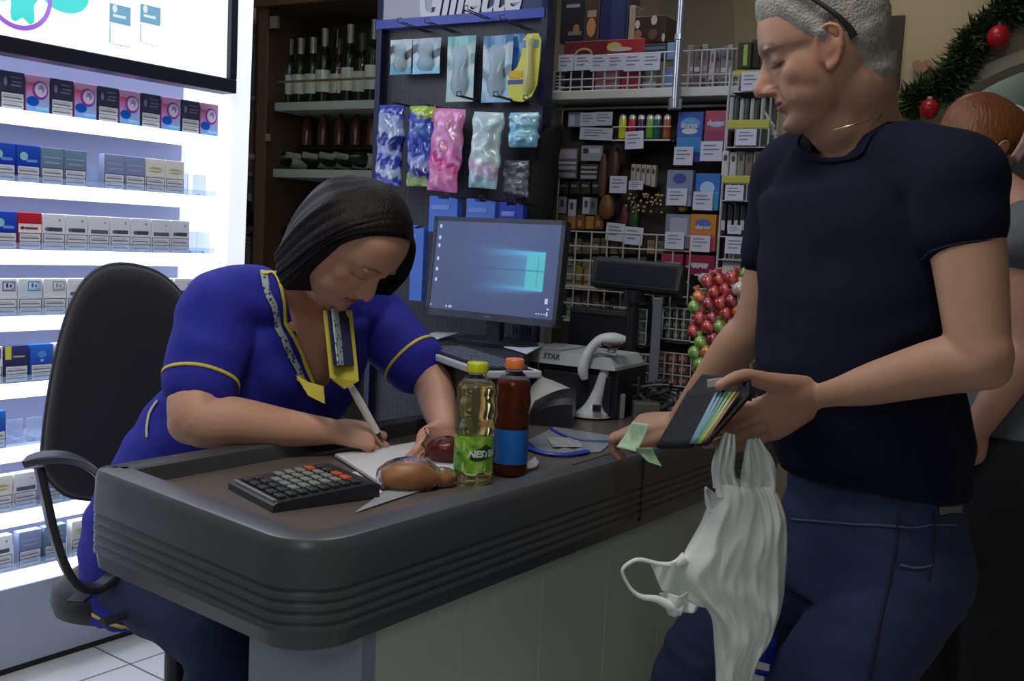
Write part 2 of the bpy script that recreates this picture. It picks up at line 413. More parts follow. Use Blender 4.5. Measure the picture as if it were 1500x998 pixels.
for px in (175, 220):
    a = fuv(Fl, px-15, 33, -.058); h = .115; w = .072; zc = a[1]
    q = MB(); q.add([(a[0], -.058, zc+.002), (a[0]+w, -.058, zc+.002), (a[0]+w, -.058, zc+h/2), (a[0], -.058, zc+h/2)], [(0, 1, 2, 3)], emi('film_pack_blue', (.12, .38, .6), .9))
    q.add([(a[0], -.058, zc-h/2), (a[0]+.006, -.058, zc-h/2), (a[0]+.006, -.058, zc), (a[0], -.058, zc)], [(0, 1, 2, 3)], emi('film_pack_edge', (.4, .75, .85), .9))
    q.add([(a[0]+.012, -.0582, zc+.02), (a[0]+.055, -.0582, zc+.02), (a[0]+.055, -.0582, zc+.028), (a[0]+.012, -.0582, zc+.028)], [(0, 1, 2, 3)], emi('film_pale', (.7, .85, .95)))
    disc(a[0]+.018, zc+.044, .008, .012, -.0582, q=q, m=MATS['film_pale'])
    q.add([(a[0]+.006, -.058, zc-h/2-.003), (a[0]+w, -.058, zc-h/2-.003), (a[0]+w, -.058, zc-h/2), (a[0]+.006, -.058, zc-h/2)], [(0, 1, 2, 3)], emi('film_grey', (.5, .6, .65)))
    q.build('pack_picture', None, box, norm=False)
l = bpy.data.lights.new('lightbox_glow', 'AREA'); l.shape = 'RECTANGLE'; l.size = 1.5; l.size_y = .7; l.energy = 9; l.color = (.82, .9, 1)
o = bpy.data.objects.new('lightbox_glow', l); C.objects.link(o); o.matrix_world = Fl @ Matrix.Translation((-.1, -.08, 2.25)) @ Matrix.Rotation(PI/2, 4, 'X')
# ---- packs
PW, PH, PD_ = .0715, .110, .03
def quadc(q, x0, z0, x1, z1, y, c, c2=None, M=None):
    k = len(q.v); q.add([(x0, y, z0), (x1, y, z0), (x1, y, z1), (x0, y, z1)], [(0, 1, 2, 3)], None, M, c)
    if c2: q.cols[k+2] = c2; q.cols[k+3] = c2
DARK = (.035, .04, .09); WHT = (.8, .82, .88); GRY = (.5, .52, .6)
def make_pack(style):
    base = {'dark': DARK, 'pink': (.75, .2, .6), 'blue': (.01, .05, .5), 'steel': (.2, .28, .42), 'silver': (.32, .36, .55), 'gold': (.85, .83, .7),
            'red': (.6, .02, .04), 'white': (.85, .86, .9), 'whiteblack': (.85, .86, .9), 'ldblue': (.8, .82, .9), 'ldcyan': (.8, .85, .9), 'ldgrey': (.75, .77, .8), 'navyyellow': (.03, .04, .15), 'royal': (.02, .12, .6)}[style]
    q = MB(); q.box((0, .0, 0), (PW, PD_, PH), bev=.0015)
    o = q.build('cigarette_pack', mat('pack_'+style, base, .35))
    q = MB(); y = -.0006
    if style == 'pink':
        quadc(q, .001, .001, PW-.001, PH-.001, y, (.12, .45, .95), (1, .55, .75))
        quadc(q, .001, .05, PW*.35, PH*.8, y-.0001, (.6, .35, .8), (.9, .12, .2))
        ring = []
        disc(.042, .068, .024, .027, y-.0002, q=q, c=(.32, .05, .5)); disc(.044, .07, .0185, .021, y-.0004, q=q, c=(.9, .75, .95))
        disc(.046, .072, .009, .011, y-.0006, q=q, c=(.35, .3, .8)); disc(.043, .066, .005, .005, y-.0008, q=q, c=(.8, .9, 1))
        disc(.02, .035, .019, .014, y-.0003, q=q, c=(.0, .1, .55)); quadc(q, .03, .008, PW-.004, .02, y-.0002, (.1, .45, .9), (.5, .8, .95))
    else:
        lz = PH*.47
        top = {'dark': (DARK, (.06, .07, .14)), 'blue': ((.0, .04, .5), (.02, .1, .62)), 'steel': ((.14, .22, .35), (.2, .32, .45)), 'silver': ((.22, .27, .5), (.3, .36, .58)),
               'gold': ((.8, .8, .7), (.85, .85, .8)), 'red': ((.85, .85, .88), (.85, .85, .88)), 'white': (WHT, WHT), 'whiteblack': (WHT, WHT),
               'ldblue': (WHT, WHT), 'ldcyan': ((.6, .78, .88), (.75, .85, .9)), 'ldgrey': (WHT, WHT), 'navyyellow': ((.03, .03, .12), (.05, .05, .2)), 'royal': ((.02, .08, .55), (.04, .2, .75))}[style]
        quadc(q, .001, lz, PW-.001, PH-.001, y, top[0], top[1])
        y2 = y-.0003
        if style == 'dark':
            for zz, a, b in ((.092, .03, .062), (.08, .034, .064), (.07, .03, .06)): quadc(q, a, zz, b, zz+.004, y2, (.25, .26, .36))
            disc(.015, .08, .005, .012, y2, q=q, c=(.3, .32, .45))
        elif style in ('blue',): disc(.022, .078, .012, .012, y2, q=q, c=(.3, .7, .7)); quadc(q, .03, .062, .062, .07, y2, (.2, .35, .8))
        elif style in ('steel', 'silver'): quadc(q, .008, .08, .064, .083, y2, (.4, .5, .66)); quadc(q, .012, .064, .06, .069, y2, (.35, .42, .6))
        elif style == 'gold': disc(.036, .075, .026, .009, y2, q=q, c=(.55, .5, .25)); quadc(q, .01, .072, .06, .076, y2-.0002, (.85, .85, .8))
        elif style == 'red':
            quadc(q, .001, .078, PW-.001, PH-.001, y2, (.5, .01, .03), (.6, .02, .04)); quadc(q, .02, .061, .06, .068, y2, (.25, .05, .1)); disc(.013, .065, .006, .005, y2, q=q, c=(.1, .02, .05))
        elif style == 'white': quadc(q, .05, .088, .056, .096, y2, (.3, .32, .4)); quadc(q, .018, .058, .062, .07, y2, (.07, .08, .14)); disc(.014, .064, .007, .006, y2, q=q, c=(.15, .15, .3))
        elif style == 'whiteblack': quadc(q, .052, .088, .057, .094, y2, (.4, .4, .45)); quadc(q, .008, .056, .066, .068, y2, (.12, .13, .2)); 
        elif style.startswith('ld'):
            c = {'ldblue': (.04, .04, .3), 'ldcyan': (.0, .25, .6), 'ldgrey': (.3, .32, .36)}[style]
            quadc(q, .028, .074, .066, .102, y2, c); quadc(q, .031, .077, .063, .099, y2-.0002, (.85, .87, .92)); quadc(q, .034, .079, .060, .097, y2-.0004, c)
        elif style == 'navyyellow': quadc(q, .001, .07, .02, PH-.001, y2, (.75, .7, .1)); quadc(q, .025, .075, .06, .08, y2, (.5, .5, .3))
        elif style == 'royal': disc(.036, .08, .014, .01, y2, q=q, c=(.1, .35, .85)); disc(.036, .062, .006, .004, y2, q=q, c=(.4, .6, .9))
    o2 = q.build('front_print', m_print, o, norm=False, weld=False)
    if style.startswith('ld'):
        text_mesh('LD', .022, Matrix.Translation((.047, -.0016, .088)), mat('print_white', (.85, .87, .92), .4), parent=o, offset=.0006)
    if style != 'pink':
        q = MB(); y = -.0008
        quadc(q, .002, .002, PW-.002, PH*.46, y, (.02, .02, .04)); quadc(q, .004, .004, PW-.004, PH*.455-.001, y-.0002, (.68, .7, .76))
        for k in range(2):
            zz = .012+.022*k; quadc(q, .007, zz, PW-.009, zz+.0045, y-.0004, (.2, .21, .27)); quadc(q, .007, zz+.007, PW-.016, zz+.0095, y-.0004, (.4, .42, .48))
        quadc(q, .004, .0255, PW-.004, .0275, y-.0004, (.15, .16, .2))
        q.build('warning_label', m_print, o, norm=False, weld=False)
    return o
protos = {}
NAMEC = {'dark': 'dark navy', 'pink': 'pink and blue ringed', 'blue': 'deep blue', 'steel': 'steel blue', 'silver': 'violet grey', 'gold': 'cream', 'red': 'red topped',
         'white': 'white', 'whiteblack': 'plain white', 'ldblue': 'white dark-blue-badged', 'ldcyan': 'pale cyan-badged', 'ldgrey': 'white grey-badged', 'navyyellow': 'navy and yellow', 'royal': 'royal blue'}
ORD = ['first', 'second', 'third', 'fourth', 'fifth', 'sixth', 'seventh', 'eighth', 'ninth', 'tenth', 'eleventh', 'twelfth']
ROWN = ['top shelf', 'second shelf down', 'third shelf down', 'fourth shelf down', 'fifth shelf down', 'sixth shelf down', 'seventh shelf down', 'lowest shelf']
def put_pack(style, row, x, idx, extra='', y=.028):
    M = Fl @ Matrix.Translation((x, y, SH[row]+.0405))
    lab = '%s cigarette pack, %s from left on the lit %s' % (NAMEC[style], ORD[idx], ROWN[row])
    if style not in protos:
        o = make_pack(style); o.matrix_world = M; protos[style] = o; tag(o, lab, 'cigarette pack', 'cigarette packs on the lit shelves')
    else: dup(protos[style], M, lab)
for i in range(10): put_pack('dark' if i % 2 == 0 else 'pink', 0, .013+i*.0752, i)
for i, s in enumerate(['blue', 'blue', 'steel', 'steel', 'silver', 'silver', 'gold', 'gold']): put_pack(s, 1, (-.013+i*.0735) if i < 4 else (.337+(i-4)*.0735), i)
for i, s in enumerate(['blue', 'red', 'white', 'white', 'whiteblack', 'white', 'white', 'whiteblack', 'white']): put_pack(s, 2, -.008+i*.0738, i)
for i, s in enumerate(['ldblue', 'ldcyan', 'ldgrey', 'white', 'whiteblack', 'white', 'white', 'whiteblack', 'white']): put_pack(s, 3, -.008+i*.076, i)
for i, s in enumerate(['ldblue', 'navyyellow', 'royal', 'white', 'white']): put_pack(s, 4, -.05+i*.077, i)
for i, (s, x) in enumerate([('royal', -.04), ('white', .19), ('steel', .27)]): put_pack(s, 5, x, i)
for i, (s, x) in enumerate([('gold', -.02), ('whiteblack', .055), ('silver', .14), ('white', .225)]): put_pack(s, 6, x, i)
for i, (s, x) in enumerate([('white', -.02), ('silver', .07), ('steel', .15), ('gold', .24)]): put_pack(s, 7, x, i)
# spring pushers of clear plastic standing where packs have been sold
def pusher(row, x):
    z = SH[row]+.0405
    q = MB(); q.box((x, .06, z), (x+.05, .064, z+.075), bev=.002); q.box((x+.02, .064, z), (x+.03, .25, z+.01)); q.build('pusher', m_clear, cig)
for row, x in ((1, .285), (1, .62), (1, .69), (2, .66), (2, .71), (4, .35), (5, .05), (5, .11), (6, .3), (7, .32)): pusher(row, x)
# ================================================================ wine cabinet
m_wood = mat('dark_walnut', (.085, .05, .028), .5, noise_amt=.25, noise_scale=12, stretch=(8, 8, 1))
m_dark = mat('cabinet_dark', (.03, .028, .026), .6)
m_glass = mat('pane_glass', (.85, .88, .85), .02, trans=1.0, ior=1.1)
m_shelfw = mat('pale_shelf', (.4, .42, .4), .5)
Fw = frame(P(376, 150, 4.55)*1.0, BX); Fw.translation.z = 0
def wuv(px, py, off=0): return fuv(Fw, px, py, off)
WX0 = 0; WX1 = wuv(575, 60)[0]+.3; WT = wuv(460, 4)[1]
wc = thing('wine_cabinet', 'dark wooden glass fronted wine cabinet behind the seated cashier', 'cabinet', Fw.copy())
q = MB(); q.box((WX0, 0, 0), (WX0+.05, .42, WT)); q.box((WX1-.05, 0, 0), (WX1, .42, WT)); q.build('side_frame', m_wood, wc)
MB().box((WX0-.02, -.02, WT), (WX1+.02, .44, WT+.1)).build('cornice', m_wood, wc)
MB().box((WX0+.05, .4, 0), (WX1-.05, .42, WT)).build('back_panel', mat('cabinet_back_board', (.075, .068, .06), .7), wc)
MB().box((WX0+.05, .0, 0), (WX1-.05, .4, .25)).build('base', m_wood, wc)
zs = [wuv(460, 146)[1], wuv(460, 206)[1], wuv(460, 247)[1], wuv(460, 305)[1], wuv(460, 360)[1]]
for i, z in enumerate(zs): MB().box((WX0+.06, .05 if i in (0, 2) else .22, z-(.035 if i in (0, 2) else .014)), (WX1-.06, .4, z)).build('shelf', m_shelfw if i in (0, 2) else m_dark, wc)
MB().box((WX0+.06, .06, zs[0]+.085), (WX1-.06, .064, zs[0]+.095)).build('guard_rail', mat('brass_rail', (.35, .25, .12), .4, metal=.7), wc)
gm = wuv(490, 100)[0]
for a, b in ((WX0+.05, gm-.002), (gm+.002, WX1-.05)):
    d = MB().box((a, .012, .25), (b, .017, WT)).build('glass_door', m_glass, wc)
    MB().box((a+.01 if a < gm-.1 else b-.06, .004, WT-.09), (a+.05 if a < gm-.1 else b-.02, .024, WT-.04)).build('hinge', mat('hinge_metal', (.5, .45, .35), .35, metal=.8), d)
MB().box((WX0+.055, .0, zs[1]-.0), (WX0+.075, .012, zs[1]+.03)).build('lock', MATS['hinge_metal'], wc)
def make_bottle(gl, labc, capc, nm):
    q = MB(); q.lathe([(.0, 0), (.036, 0), (.038, .006), (.038, .17), (.036, .19), (.022, .215), (.0145, .235), (.0145, .3), (.016, .302), (.016, .31), (0, .31)], 18, cap=False)
    o = q.build('wine_bottle', gl, smooth=True)
    q = MB(); q.lathe([(.0385, .05), (.0385, .14)], 18, cap=False); q.build('label', labc, o, smooth=True)
    q = MB(); q.lathe([(.0152, .238), (.0152, .3), (.0167, .302), (.0167, .311), (0, .3112)], 14, cap=False); q.build('foil_cap', capc, o, smooth=True)
    return o
m_bot = mat('bottle_glass_dark', (.012, .02, .012), .12); m_botb = mat('bottle_glass_brown', (.03, .014, .006), .12)
m_lab = mat('paper_label', (.6, .6, .55), .6); m_labc = mat('cream_label', (.5, .5, .44), .6); m_foil = mat('silver_foil', (.42, .42, .4), .35, metal=.4); m_foild = mat('dark_foil', (.09, .05, .05), .4)
pb = [make_bottle(m_bot, m_lab, m_foil, 'a'), make_bottle(m_botb, m_labc, m_foild, 'b')]
ups = [(424, .94, 0), (440, .94, 0), (458, .94, 0), (475, 1.05, 0), (496, .9, 1), (512, 1.08, 0), (530, .95, 1), (547, 1.12, 0), (436, .93, 1), (468, .9, 1), (404, .85, 1)]
used = set(); side = ['standing in front', 'standing behind']
for i, (px, sc_, k) in enumerate(ups):
    yy = .16 if i < 8 else .28
    u, _ = wuv(px, 120, yy); M = Fw @ Matrix.Translation((u, yy, zs[0]+.001)) @ Matrix.Diagonal((1, 1, sc_, 1))
    lab = '%s-foiled upright wine bottle, %s from left in the %s row, cabinet top shelf' % (['silver', 'dark'][k], ORD[i] if i < 8 else ORD[i-8], 'front' if i < 8 else 'rear')
    if k not in used: pb[k].matrix_world = M; tag(pb[k], lab, 'bottle', 'upright bottles in the wine cabinet'); used.add(k)
    else: dup(pb[k], M, lab, 'upright bottles in the wine cabinet')
def lying(px, z, i, lab, grp, k=0):
    u, _ = wuv(px, 225, .3); M = Fw @ Matrix.Translation((u+.06, .27, z+.032)) @ Matrix.Rotation(math.radians(-24), 4, 'Z') @ Matrix.Rotation(math.radians(86), 4, 'X') @ Matrix.Diagonal((.85, .85, .85, 1))
    dup(pb[k], M, lab, grp)
for i, px in enumerate((425, 452, 492, 516, 540, 560)):
    lying(px, zs[2]+.01, i, 'wine bottle lying on the middle shelf of the wine cabinet, %s from left' % ORD[i], 'lying bottles on the middle shelf', 0)
for i, px in enumerate((405, 425, 448)):
    lying(px, zs[4]+.01, i, 'wine bottle lying on the low cabinet shelf beside the cashier, %s from left' % ORD[i], 'lying bottles on the low shelf', 1)
# small dark bottles on the narrow shelf
mini = MB().lathe([(0, 0), (.026, 0), (.026, .09), (.01, .12), (.01, .16), (0, .16)], 12, cap=False).build('spirit_bottle', mat('dark_red_glass', (.1, .035, .025), .2), smooth=True)
for i in range(7):
    u, _ = wuv(402+i*24, 190, .2); M = Fw @ Matrix.Translation((u, .2, zs[1]+.001)); lab = 'small dark red bottle, %s from left on the narrow wine cabinet shelf' % ORD[i]
    if i == 0: mini.matrix_world = M; tag(mini, lab, 'bottle', 'small bottles on the narrow shelf')
    else: dup(mini, M, lab)
# ---- cluttered shelf rack seen in the gap between the two cabinets
Fg = frame(P(362, 200, 4.75), BX); Fg.translation.z = 0
rk = thing('storage_rack', 'dim storage rack glimpsed in the gap beside the wine cabinet', 'rack', Fg.copy())
for x in (-.32, -.06): MB().box((x, .1, 0), (x+.03, .4, 2.4)).build('upright', m_dark, rk)
for z in (.5, .9, 1.3, 1.6, 1.95, 2.3): MB().box((-.32, .1, z), (-.05, .4, z+.02)).build('shelf', mat('grey_shelf', (.2, .2, .22), .6), rk)
for i, (z, c, n) in enumerate(((.92, (.05, .06, .2), 'navy'), (1.32, (.3, .3, .33), 'pale grey'), (1.62, (.25, .06, .08), 'dull red'), (1.97, (.12, .12, .2), 'slate'))):
    o = MB().box((-.28, .14, z+.001), (-.08, .3, z+.2), bev=.01).build('storage_box', mat('box_'+n, c, .7)); o.matrix_world = Fg; tag(o, n+' box standing on the dim storage rack in the gap', 'box')
# ================================================================ razor display
Fp = frame(P(680, 300, 3.55), BX); Fp.translation.z = 0
def puv(px, py, off=0): return fuv(Fp, px, py, off)
def perf_mat():
    m = bpy.data.materials.new('perforated_steel'); m.use_nodes = True; nt = m.node_tree; b = nt.nodes['Principled BSDF']
    tc = nt.nodes.new('ShaderNodeTexCoord'); mp = nt.nodes.new('ShaderNodeMapping'); mp.inputs['Rotation'].default_value = (PI/2, 0, 0)
    br = nt.nodes.new('ShaderNodeTexBrick'); br.offset = 0; br.inputs['Scale'].default_value = 1; br.inputs['Brick Width'].default_value = .02; br.inputs['Row Height'].default_value = .028
    br.inputs['Mortar Size'].default_value = .007; br.inputs['Color1'].default_value = (.006, .006, .01, 1); br.inputs['Color2'].default_value = (.006, .006, .01, 1); br.inputs['Mortar'].default_value = (.022, .022, .036, 1)
    nt.links.new(tc.outputs['Object'], mp.inputs[0]); nt.links.new(mp.outputs[0], br.inputs['Vector']); nt.links.new(br.outputs['Color'], b.inputs['Base Color'])
    b.inputs['Roughness'].default_value = .45; return m
m_perf = perf_mat(); m_navy = mat('navy_steel', (.012, .016, .06), .4); m_wire = mat('chrome_wire', (.55, .55, .6), .25, metal=.9); m_dwire = mat('dark_wire', (.09, .09, .12), .3, metal=.8)
m_bluebar = mat('blue_bar', (.04, .07, .42), .4)
px0, pz1 = puv(560, 33); px1, _ = puv(808, 33)
stand = thing('razor_display_stand', 'dark perforated razor display stand with a navy brand header', 'display stand', Fp.copy())
MB().box((px0+.02, .0, .35), (px1-.02, .012, pz1)).build('perforated_panel', m_perf, stand)
for x in (px0, px1-.022): MB().box((x, -.03, 0), (x+.022, .03, pz1+.22)).build('post', m_navy, stand)
MB().box((px0-.02, -.3, 0), (px1+.02, .2, .06)).build('foot', m_navy, stand)
MB().box((px0, -.035, pz1-.03), (px1-.01, -.001, pz1)).build('blue_bar', m_bluebar, stand)
MB().box((px0, -.03, pz1+.0), (px1, .0, pz1+.24)).build('header', mat('header_navy', (.022, .035, .13), .4), stand)
hx0, hz0 = puv(562, 30, -.031); hx1, _ = puv(668, 30, -.031)
q = MB(); q.box((hx0, -.033, hz0), (hx1-.1, -.0301, hz0+.24)); q.build('price_sheet', mat('price_sheet_paper', (.42, .43, .52), .7), stand)
tz = puv(700, 8, -.033)[1]; ta = puv(603, 12, -.033)[0]; tb = puv(765, 12, -.033)[0]
text_mesh('Gillette', .185, Matrix.Translation(((ta+tb)/2+.005, -.0345, tz+.022)), mat('header_white', (.62, .64, .72), .5), parent=stand, offset=.006, shear=.25, sx=(tb-ta)/.60, name='header_lettering')
# second perforated panel and side of the stand lower left
def hook(px, py, parent=stand, L=.17, M=None, drop=.02):
    u, z = puv(px, py, -L)
    q = MB(); pts = [(u, 0, z+drop), (u, -L*.8, z+drop), (u, -L, z+drop+.012)]
    q.tube([(u-.008, 0, z), (u-.008, -L, z), (u-.008, -L, z+.012), (u+.008, -L, z+.012), (u+.008, -L, z), (u+.008, 0, z)], .0022, 6, m=None)
    q.build('wire_hook', m_dwire, parent, smooth=True)
for h in ((682, 14), (735, 27), (585, 32), (625, 32), (672, 140), (726, 140), (770, 145), (576, 150), (618, 152), (655, 288), (705, 292), (750, 296)): hook(*h)
m_blist = attr_mat('blister_card', .3, spec=.6)
def card(name, label, cat, pix, cols, off=-.06, group=None, blob=True, par=None, lean=0):
    """a hanging blister card: pix = (x0,y0,x1,y1) on the stand; backing card with a moulded bubble"""
    x0, y0, x1, y1 = pix; ux0, uz1 = puv((x0+x1)/2, y0, off); ua, _ = puv(x0, (y0+y1)/2, off); ub, _ = puv(x1, (y0+y1)/2, off); _, uz0 = puv((x0+x1)/2, y1, off)
    w, h = ub-ua, uz1-uz0
    M = Fp @ Matrix.Translation(((ua+ub)/2, off, uz0)) @ Matrix.Rotation(lean, 4, 'Y')
    t = thing(name, label, cat, M, group)
    q = MB(); n = len(cols)
    def f(u, v): return (-w/2+w*u, .0+.002*math.sin(u*9+v*5), h*v)
    q.grid(f, 8, 24); 
    for i, p in enumerate(q.v):
        v = p[2]/h; u = p[0]/w+.5; k = min(int(v*n+.35*math.sin(u*5+n)), n-1); q.cols[i] = cols[max(k, 0)]
    q.build('backing_card', m_blist, t, norm=False, weld=False, solid=.0015)
    if blob:
        q = MB(); 
        for cxo, r0 in ((-.02*w, .3),):
            rings = []
            for k in range(9):
                a = k/8; z = h*(.08+.78*a); r = w*(.16+.12*math.sin(a*PI)**.7+.06*math.sin(a*9))
                rings.append([(cxo+r*math.cos(b), -.003-.02*max(0, math.sin(b))*math.sin(PI*min(1, a*1.2+.05)), z) for b in [PI*j/8 for j in range(9)]])
            q.loft(rings, closed_u=False)
        q.build('plastic_bubble', mat('bubble_plastic', (.6, .75, .85), .1, trans=.55, ior=1.3), t, smooth='all')
    return t
card('razor_blade_pack', 'small black and teal razor blade card at the upper left of the razor stand', 'razor pack', (572, 58, 603, 109), [(.1, .4, .5), (.5, .6, .65), (.03, .04, .05), (.5, .65, .7)])
card('razor_blade_pack', 'small pale blue razor blade card, second in the top row of the razor stand', 'razor pack', (605, 56, 645, 108), [(.2, .55, .75), (.5, .68, .8), (.05, .06, .1), (.4, .5, .6)])
card('razor_blister', 'white and teal long razor blister in the middle of the razor stand top row', 'razor pack', (655, 53, 695, 149), [(.45, .6, .6), (.3, .55, .6), (.5, .6, .62), (.15, .35, .35), (.45, .6, .65), (.2, .5, .5)])
card('razor_blister', 'pale blue long razor blister left of the yellow one on the razor stand', 'razor pack', (707, 52, 750, 150), [(.25, .5, .75), (.4, .6, .75), (.1, .16, .25), (.4, .55, .65), (.5, .6, .65), (.1, .25, .5)])
card('razor_blister', 'blue curved card tucked behind the yellow razor pack', 'razor pack', (738, 50, 768, 104), [(.03, .12, .45), (.08, .25, .6)], off=-.045, blob=False)
# yellow pack with a rounded outline
x0, z0 = puv(742, 150, -.08); x1, z1 = puv(794, 48, -.08); w = x1-x0; h = z1-z0
t = thing('yellow_razor_pack', 'yellow rounded razor blister hanging at the upper right of the razor stand', 'razor pack', Fp @ Matrix.Translation((x0, -.08, z0)))
ol = [(.05, .12), (.2, .02), (.5, 0), (.78, .08), (.93, .25), (.97, .6), (.98, .9), (.88, 1), (.55, 1), (.42, .92), (.4, .7), (.28, .52), (.06, .42), (0, .28)]
q = MB(); q.prism([(a*w, b*h) for a, b in ol], 0, .004); q.build('backing_card', mat('yellow_card', (.62, .6, .08), .4), t)
q = MB(); q.loft([[(w*(.68+.2*math.cos(b)*s), -.002-.022*math.sin(b)*s, h*z) for b in [PI*j/8 for j in range(9)]] for z, s in ((.12, .3), (.2, .9), (.45, .7), (.7, .55), (.9, .7), (.95, .2))], closed_u=False)
q.build('plastic_bubble', mat('yellow_bubble', (.7, .68, .3), .12, trans=.3), t, smooth='all')
MB().box((.02*w, -.003, .27*h), (.5*w, -.001, .33*h)).build('blue_band', mat('band_blue', (.05, .08, .3), .5), t)
MB().box((.45*w, -.004, .8*h), (.9*w, -.002, .9*h)).build('blue_print', mat('print_blue', (.12, .25, .6), .5), t)
MB().box((.05*w, -.003, .36*h), (.45*w, -.001, .46*h)).build('orange_print', mat('print_orange', (.65, .4, .02), .5), t)
# bags of disposable razors
def bag(label, pix, cols, seed, top=None, off=-.11, group=None, lean=0):
    x0, y0, x1, y1 = pix; ua, _ = puv(x0, (y0+y1)/2, off); ub, _ = puv(x1, (y0+y1)/2, off); _, z1 = puv((x0+x1)/2, y0, off); _, z0 = puv((x0+x1)/2, y1, off)
    w, h = ub-ua, z1-z0; rnd = random.Random(seed)
    M = Fp @ Matrix.Translation(((ua+ub)/2, off, z0)) @ Matrix.Translation((0, 0, h)) @ Matrix.Rotation(lean, 4, 'Y') @ Matrix.Translation((0, 0, -h))
    nz = 44; nx = 18
    for side in (-1,):
        q = MB()
        def f(u, v):
            a = 2*PI*u; e = min(1, min(v, 1-v)*7)**.6
            x = math.cos(a); y = math.sin(a); ww = w/2*(.93+.05*math.sin(v*11+seed)+.03*math.sin(v*23))
            puff = .026*e
            n = noise.noise(V((x*2+seed*3, y*2, v*7)))
            return (ww*x, puff*y*(1+.9*n)+.004*n, h*v)
        q.grid(f, nx*2, nz)
        for i, p in enumerate(q.v):
            v = p[2]/h; n = noise.noise(V((p[0]*60+seed, p[1]*60, p[2]*45))); u = p[0]/w
            k = max(0, min(len(cols)-1, int((v+.12*n+.1*u)*len(cols)))); c = cols[k]
            g = 1.45 if n > .28 else 1
            q.cols[i] = tuple(min(.9, cc*g+(.12 if n > .36 else 0)) for cc in c)
        o = q.build('razor_bag', attr_mat('glossy_bag', .18, spec=.8), smooth='all', norm=False)
    o.matrix_world = M; tag(o, label, 'razor bag', group or 'bags of disposable razors')
    q = MB(); q.box((-w*.46, -.002, h*.955), (w*.46, .002, h*1.005)); q.build('sealed_header', mat('hdr%d' % seed, cols[-1], .3), o)
    return o
B1, B2, B3 = (.03, .06, .45), (.3, .4, .75), (.02, .03, .25)
bag('blue and white bag of disposable razors at the left end of the lower row', (553, 155, 592, 272), [B1, (.45, .55, .8), B1, B2, B3, (.4, .5, .75), B2, B1], 1, lean=.03)
bag('dark blue bag of disposable razors with a lime green top', (597, 156, 637, 273), [(.25, .4, .1), B3, (.3, .35, .7), B1, B1, (.05, .12, .4), B1, (.4, .55, .08)], 2)
bag('pink bag of disposable razors on the razor stand', (633, 160, 681, 281), [(.75, .2, .5), (.8, .25, .5), (.6, .05, .3), (.7, .22, .5), (.75, .3, .58), (.72, .28, .55), (.7, .25, .52)], 3, lean=.07)
bag('white and teal bag of disposable razors right of the pink one', (691, 165, 737, 276), [(.4, .65, .75), (.5, .4, .6), (.5, .7, .75), (.5, .65, .7), (.45, .6, .68), (.5, .66, .72)], 4, lean=.05)
bag('short pale blue razor packet at the right end of the lower row', (745, 165, 790, 216), [(.2, .5, .7), (.25, .55, .75), (.3, .55, .75)], 5)
# blue hang-boxes at the foot of the rows, behind the monitor
def blue_box(label, pix, c):
    x0, y0, x1, y1 = pix; ua, z1 = puv(x0, y0, -.1); ub, _ = puv(x1, y0, -.1); z0 = z1-.12 if y1-y0 < 60 else puv(x0, y1, -.1)[1]
    o = MB().prism([(ua, z0), (ub, z0), (ub, z1-.01), (ub-.03, z1-.002), ((ua+ub)/2+.02, z1-.01), ((ua+ub)/2-.02, z1-.01), (ua+.03, z1), (ua, z1)], -.11, -.08, None).build('hanging_box', mat('bx_%.2f' % c[0], c, .3))
    o.matrix_world = Fp; tag(o, label, 'hanging box', 'blue hanging boxes above the monitor')
    MB().box((ua+.01, -.1115, z1-.045), (ub-.03, -.1105, z1-.03)).build('printed_band', mat('bx_band', (.2, .32, .8), .3), o)
blue_box('bright blue hanging box peeping over the top left of the monitor', (632, 287, 673, 312), (.08, .2, .72))
blue_box('bright blue hanging box peeping over the middle of the monitor top', (686, 291, 728, 316), (.081, .21, .72))
blue_box('dark blue hanging packet over the right half of the monitor top', (734, 296, 769, 320), (.03, .06, .5))
# clear folded bag right of the bags
bag('clear plastic packet hanging low at the right of the razor stand', (737, 235, 776, 290), [(.14, .14, .2), (.2, .2, .27), (.12, .12, .17)], 6, off=-.05)

blue_box('blue and white narrow strip packet hanging left of the monitor', (606, 330, 624, 440), (.079, .19, .68))
# ================================================================ goods rack with baskets
Fk = frame(P(820, 250, 3.72), BX); Fk.translation.z = 0
def kuv(px, py, off=0): return fuv(Fk, px, py, off)
m_kw = mat('rack_white', (.5, .51, .5), .45); m_tag = mat('tag_paper', (.5, .52, .66), .6); m_ink = mat('tag_ink', (.16, .17, .26), .7)
m_ww = mat('white_wire', (.42, .42, .45), .35)
kx0, _ = kuv(806, 145); kx1, _ = kuv(1100, 148); ksh = kuv(930, 139)[1]; ksb = kuv(930, 152)[1]
gon = thing('goods_rack', 'white metal goods rack with a basketed top shelf behind the desk', 'shelf rack', Fk.copy())
MB().box((kx0, -.02, 0), (kx0+.035, .03, ksb)).build('upright', m_kw, gon)
MB().box((kx1-.03, -.02, 0), (kx1, .03, ksb)).build('upright', m_kw, gon)
MB().box((kx0+.0, -.13, ksb), (kx1, .18, ksh), bev=.003).build('shelf_board', m_kw, gon)
MB().box((kx0+.04, .03, .2), (kx1-.03, .045, ksb)).build('back_panel', mat('rack_back', (.035, .032, .03), .7), gon)
for z in (kuv(900, 158)[1],): MB().box((kx0+.04, -.03, z-.008), (kx1-.03, -.02, z)).build('rail', m_kw, gon)
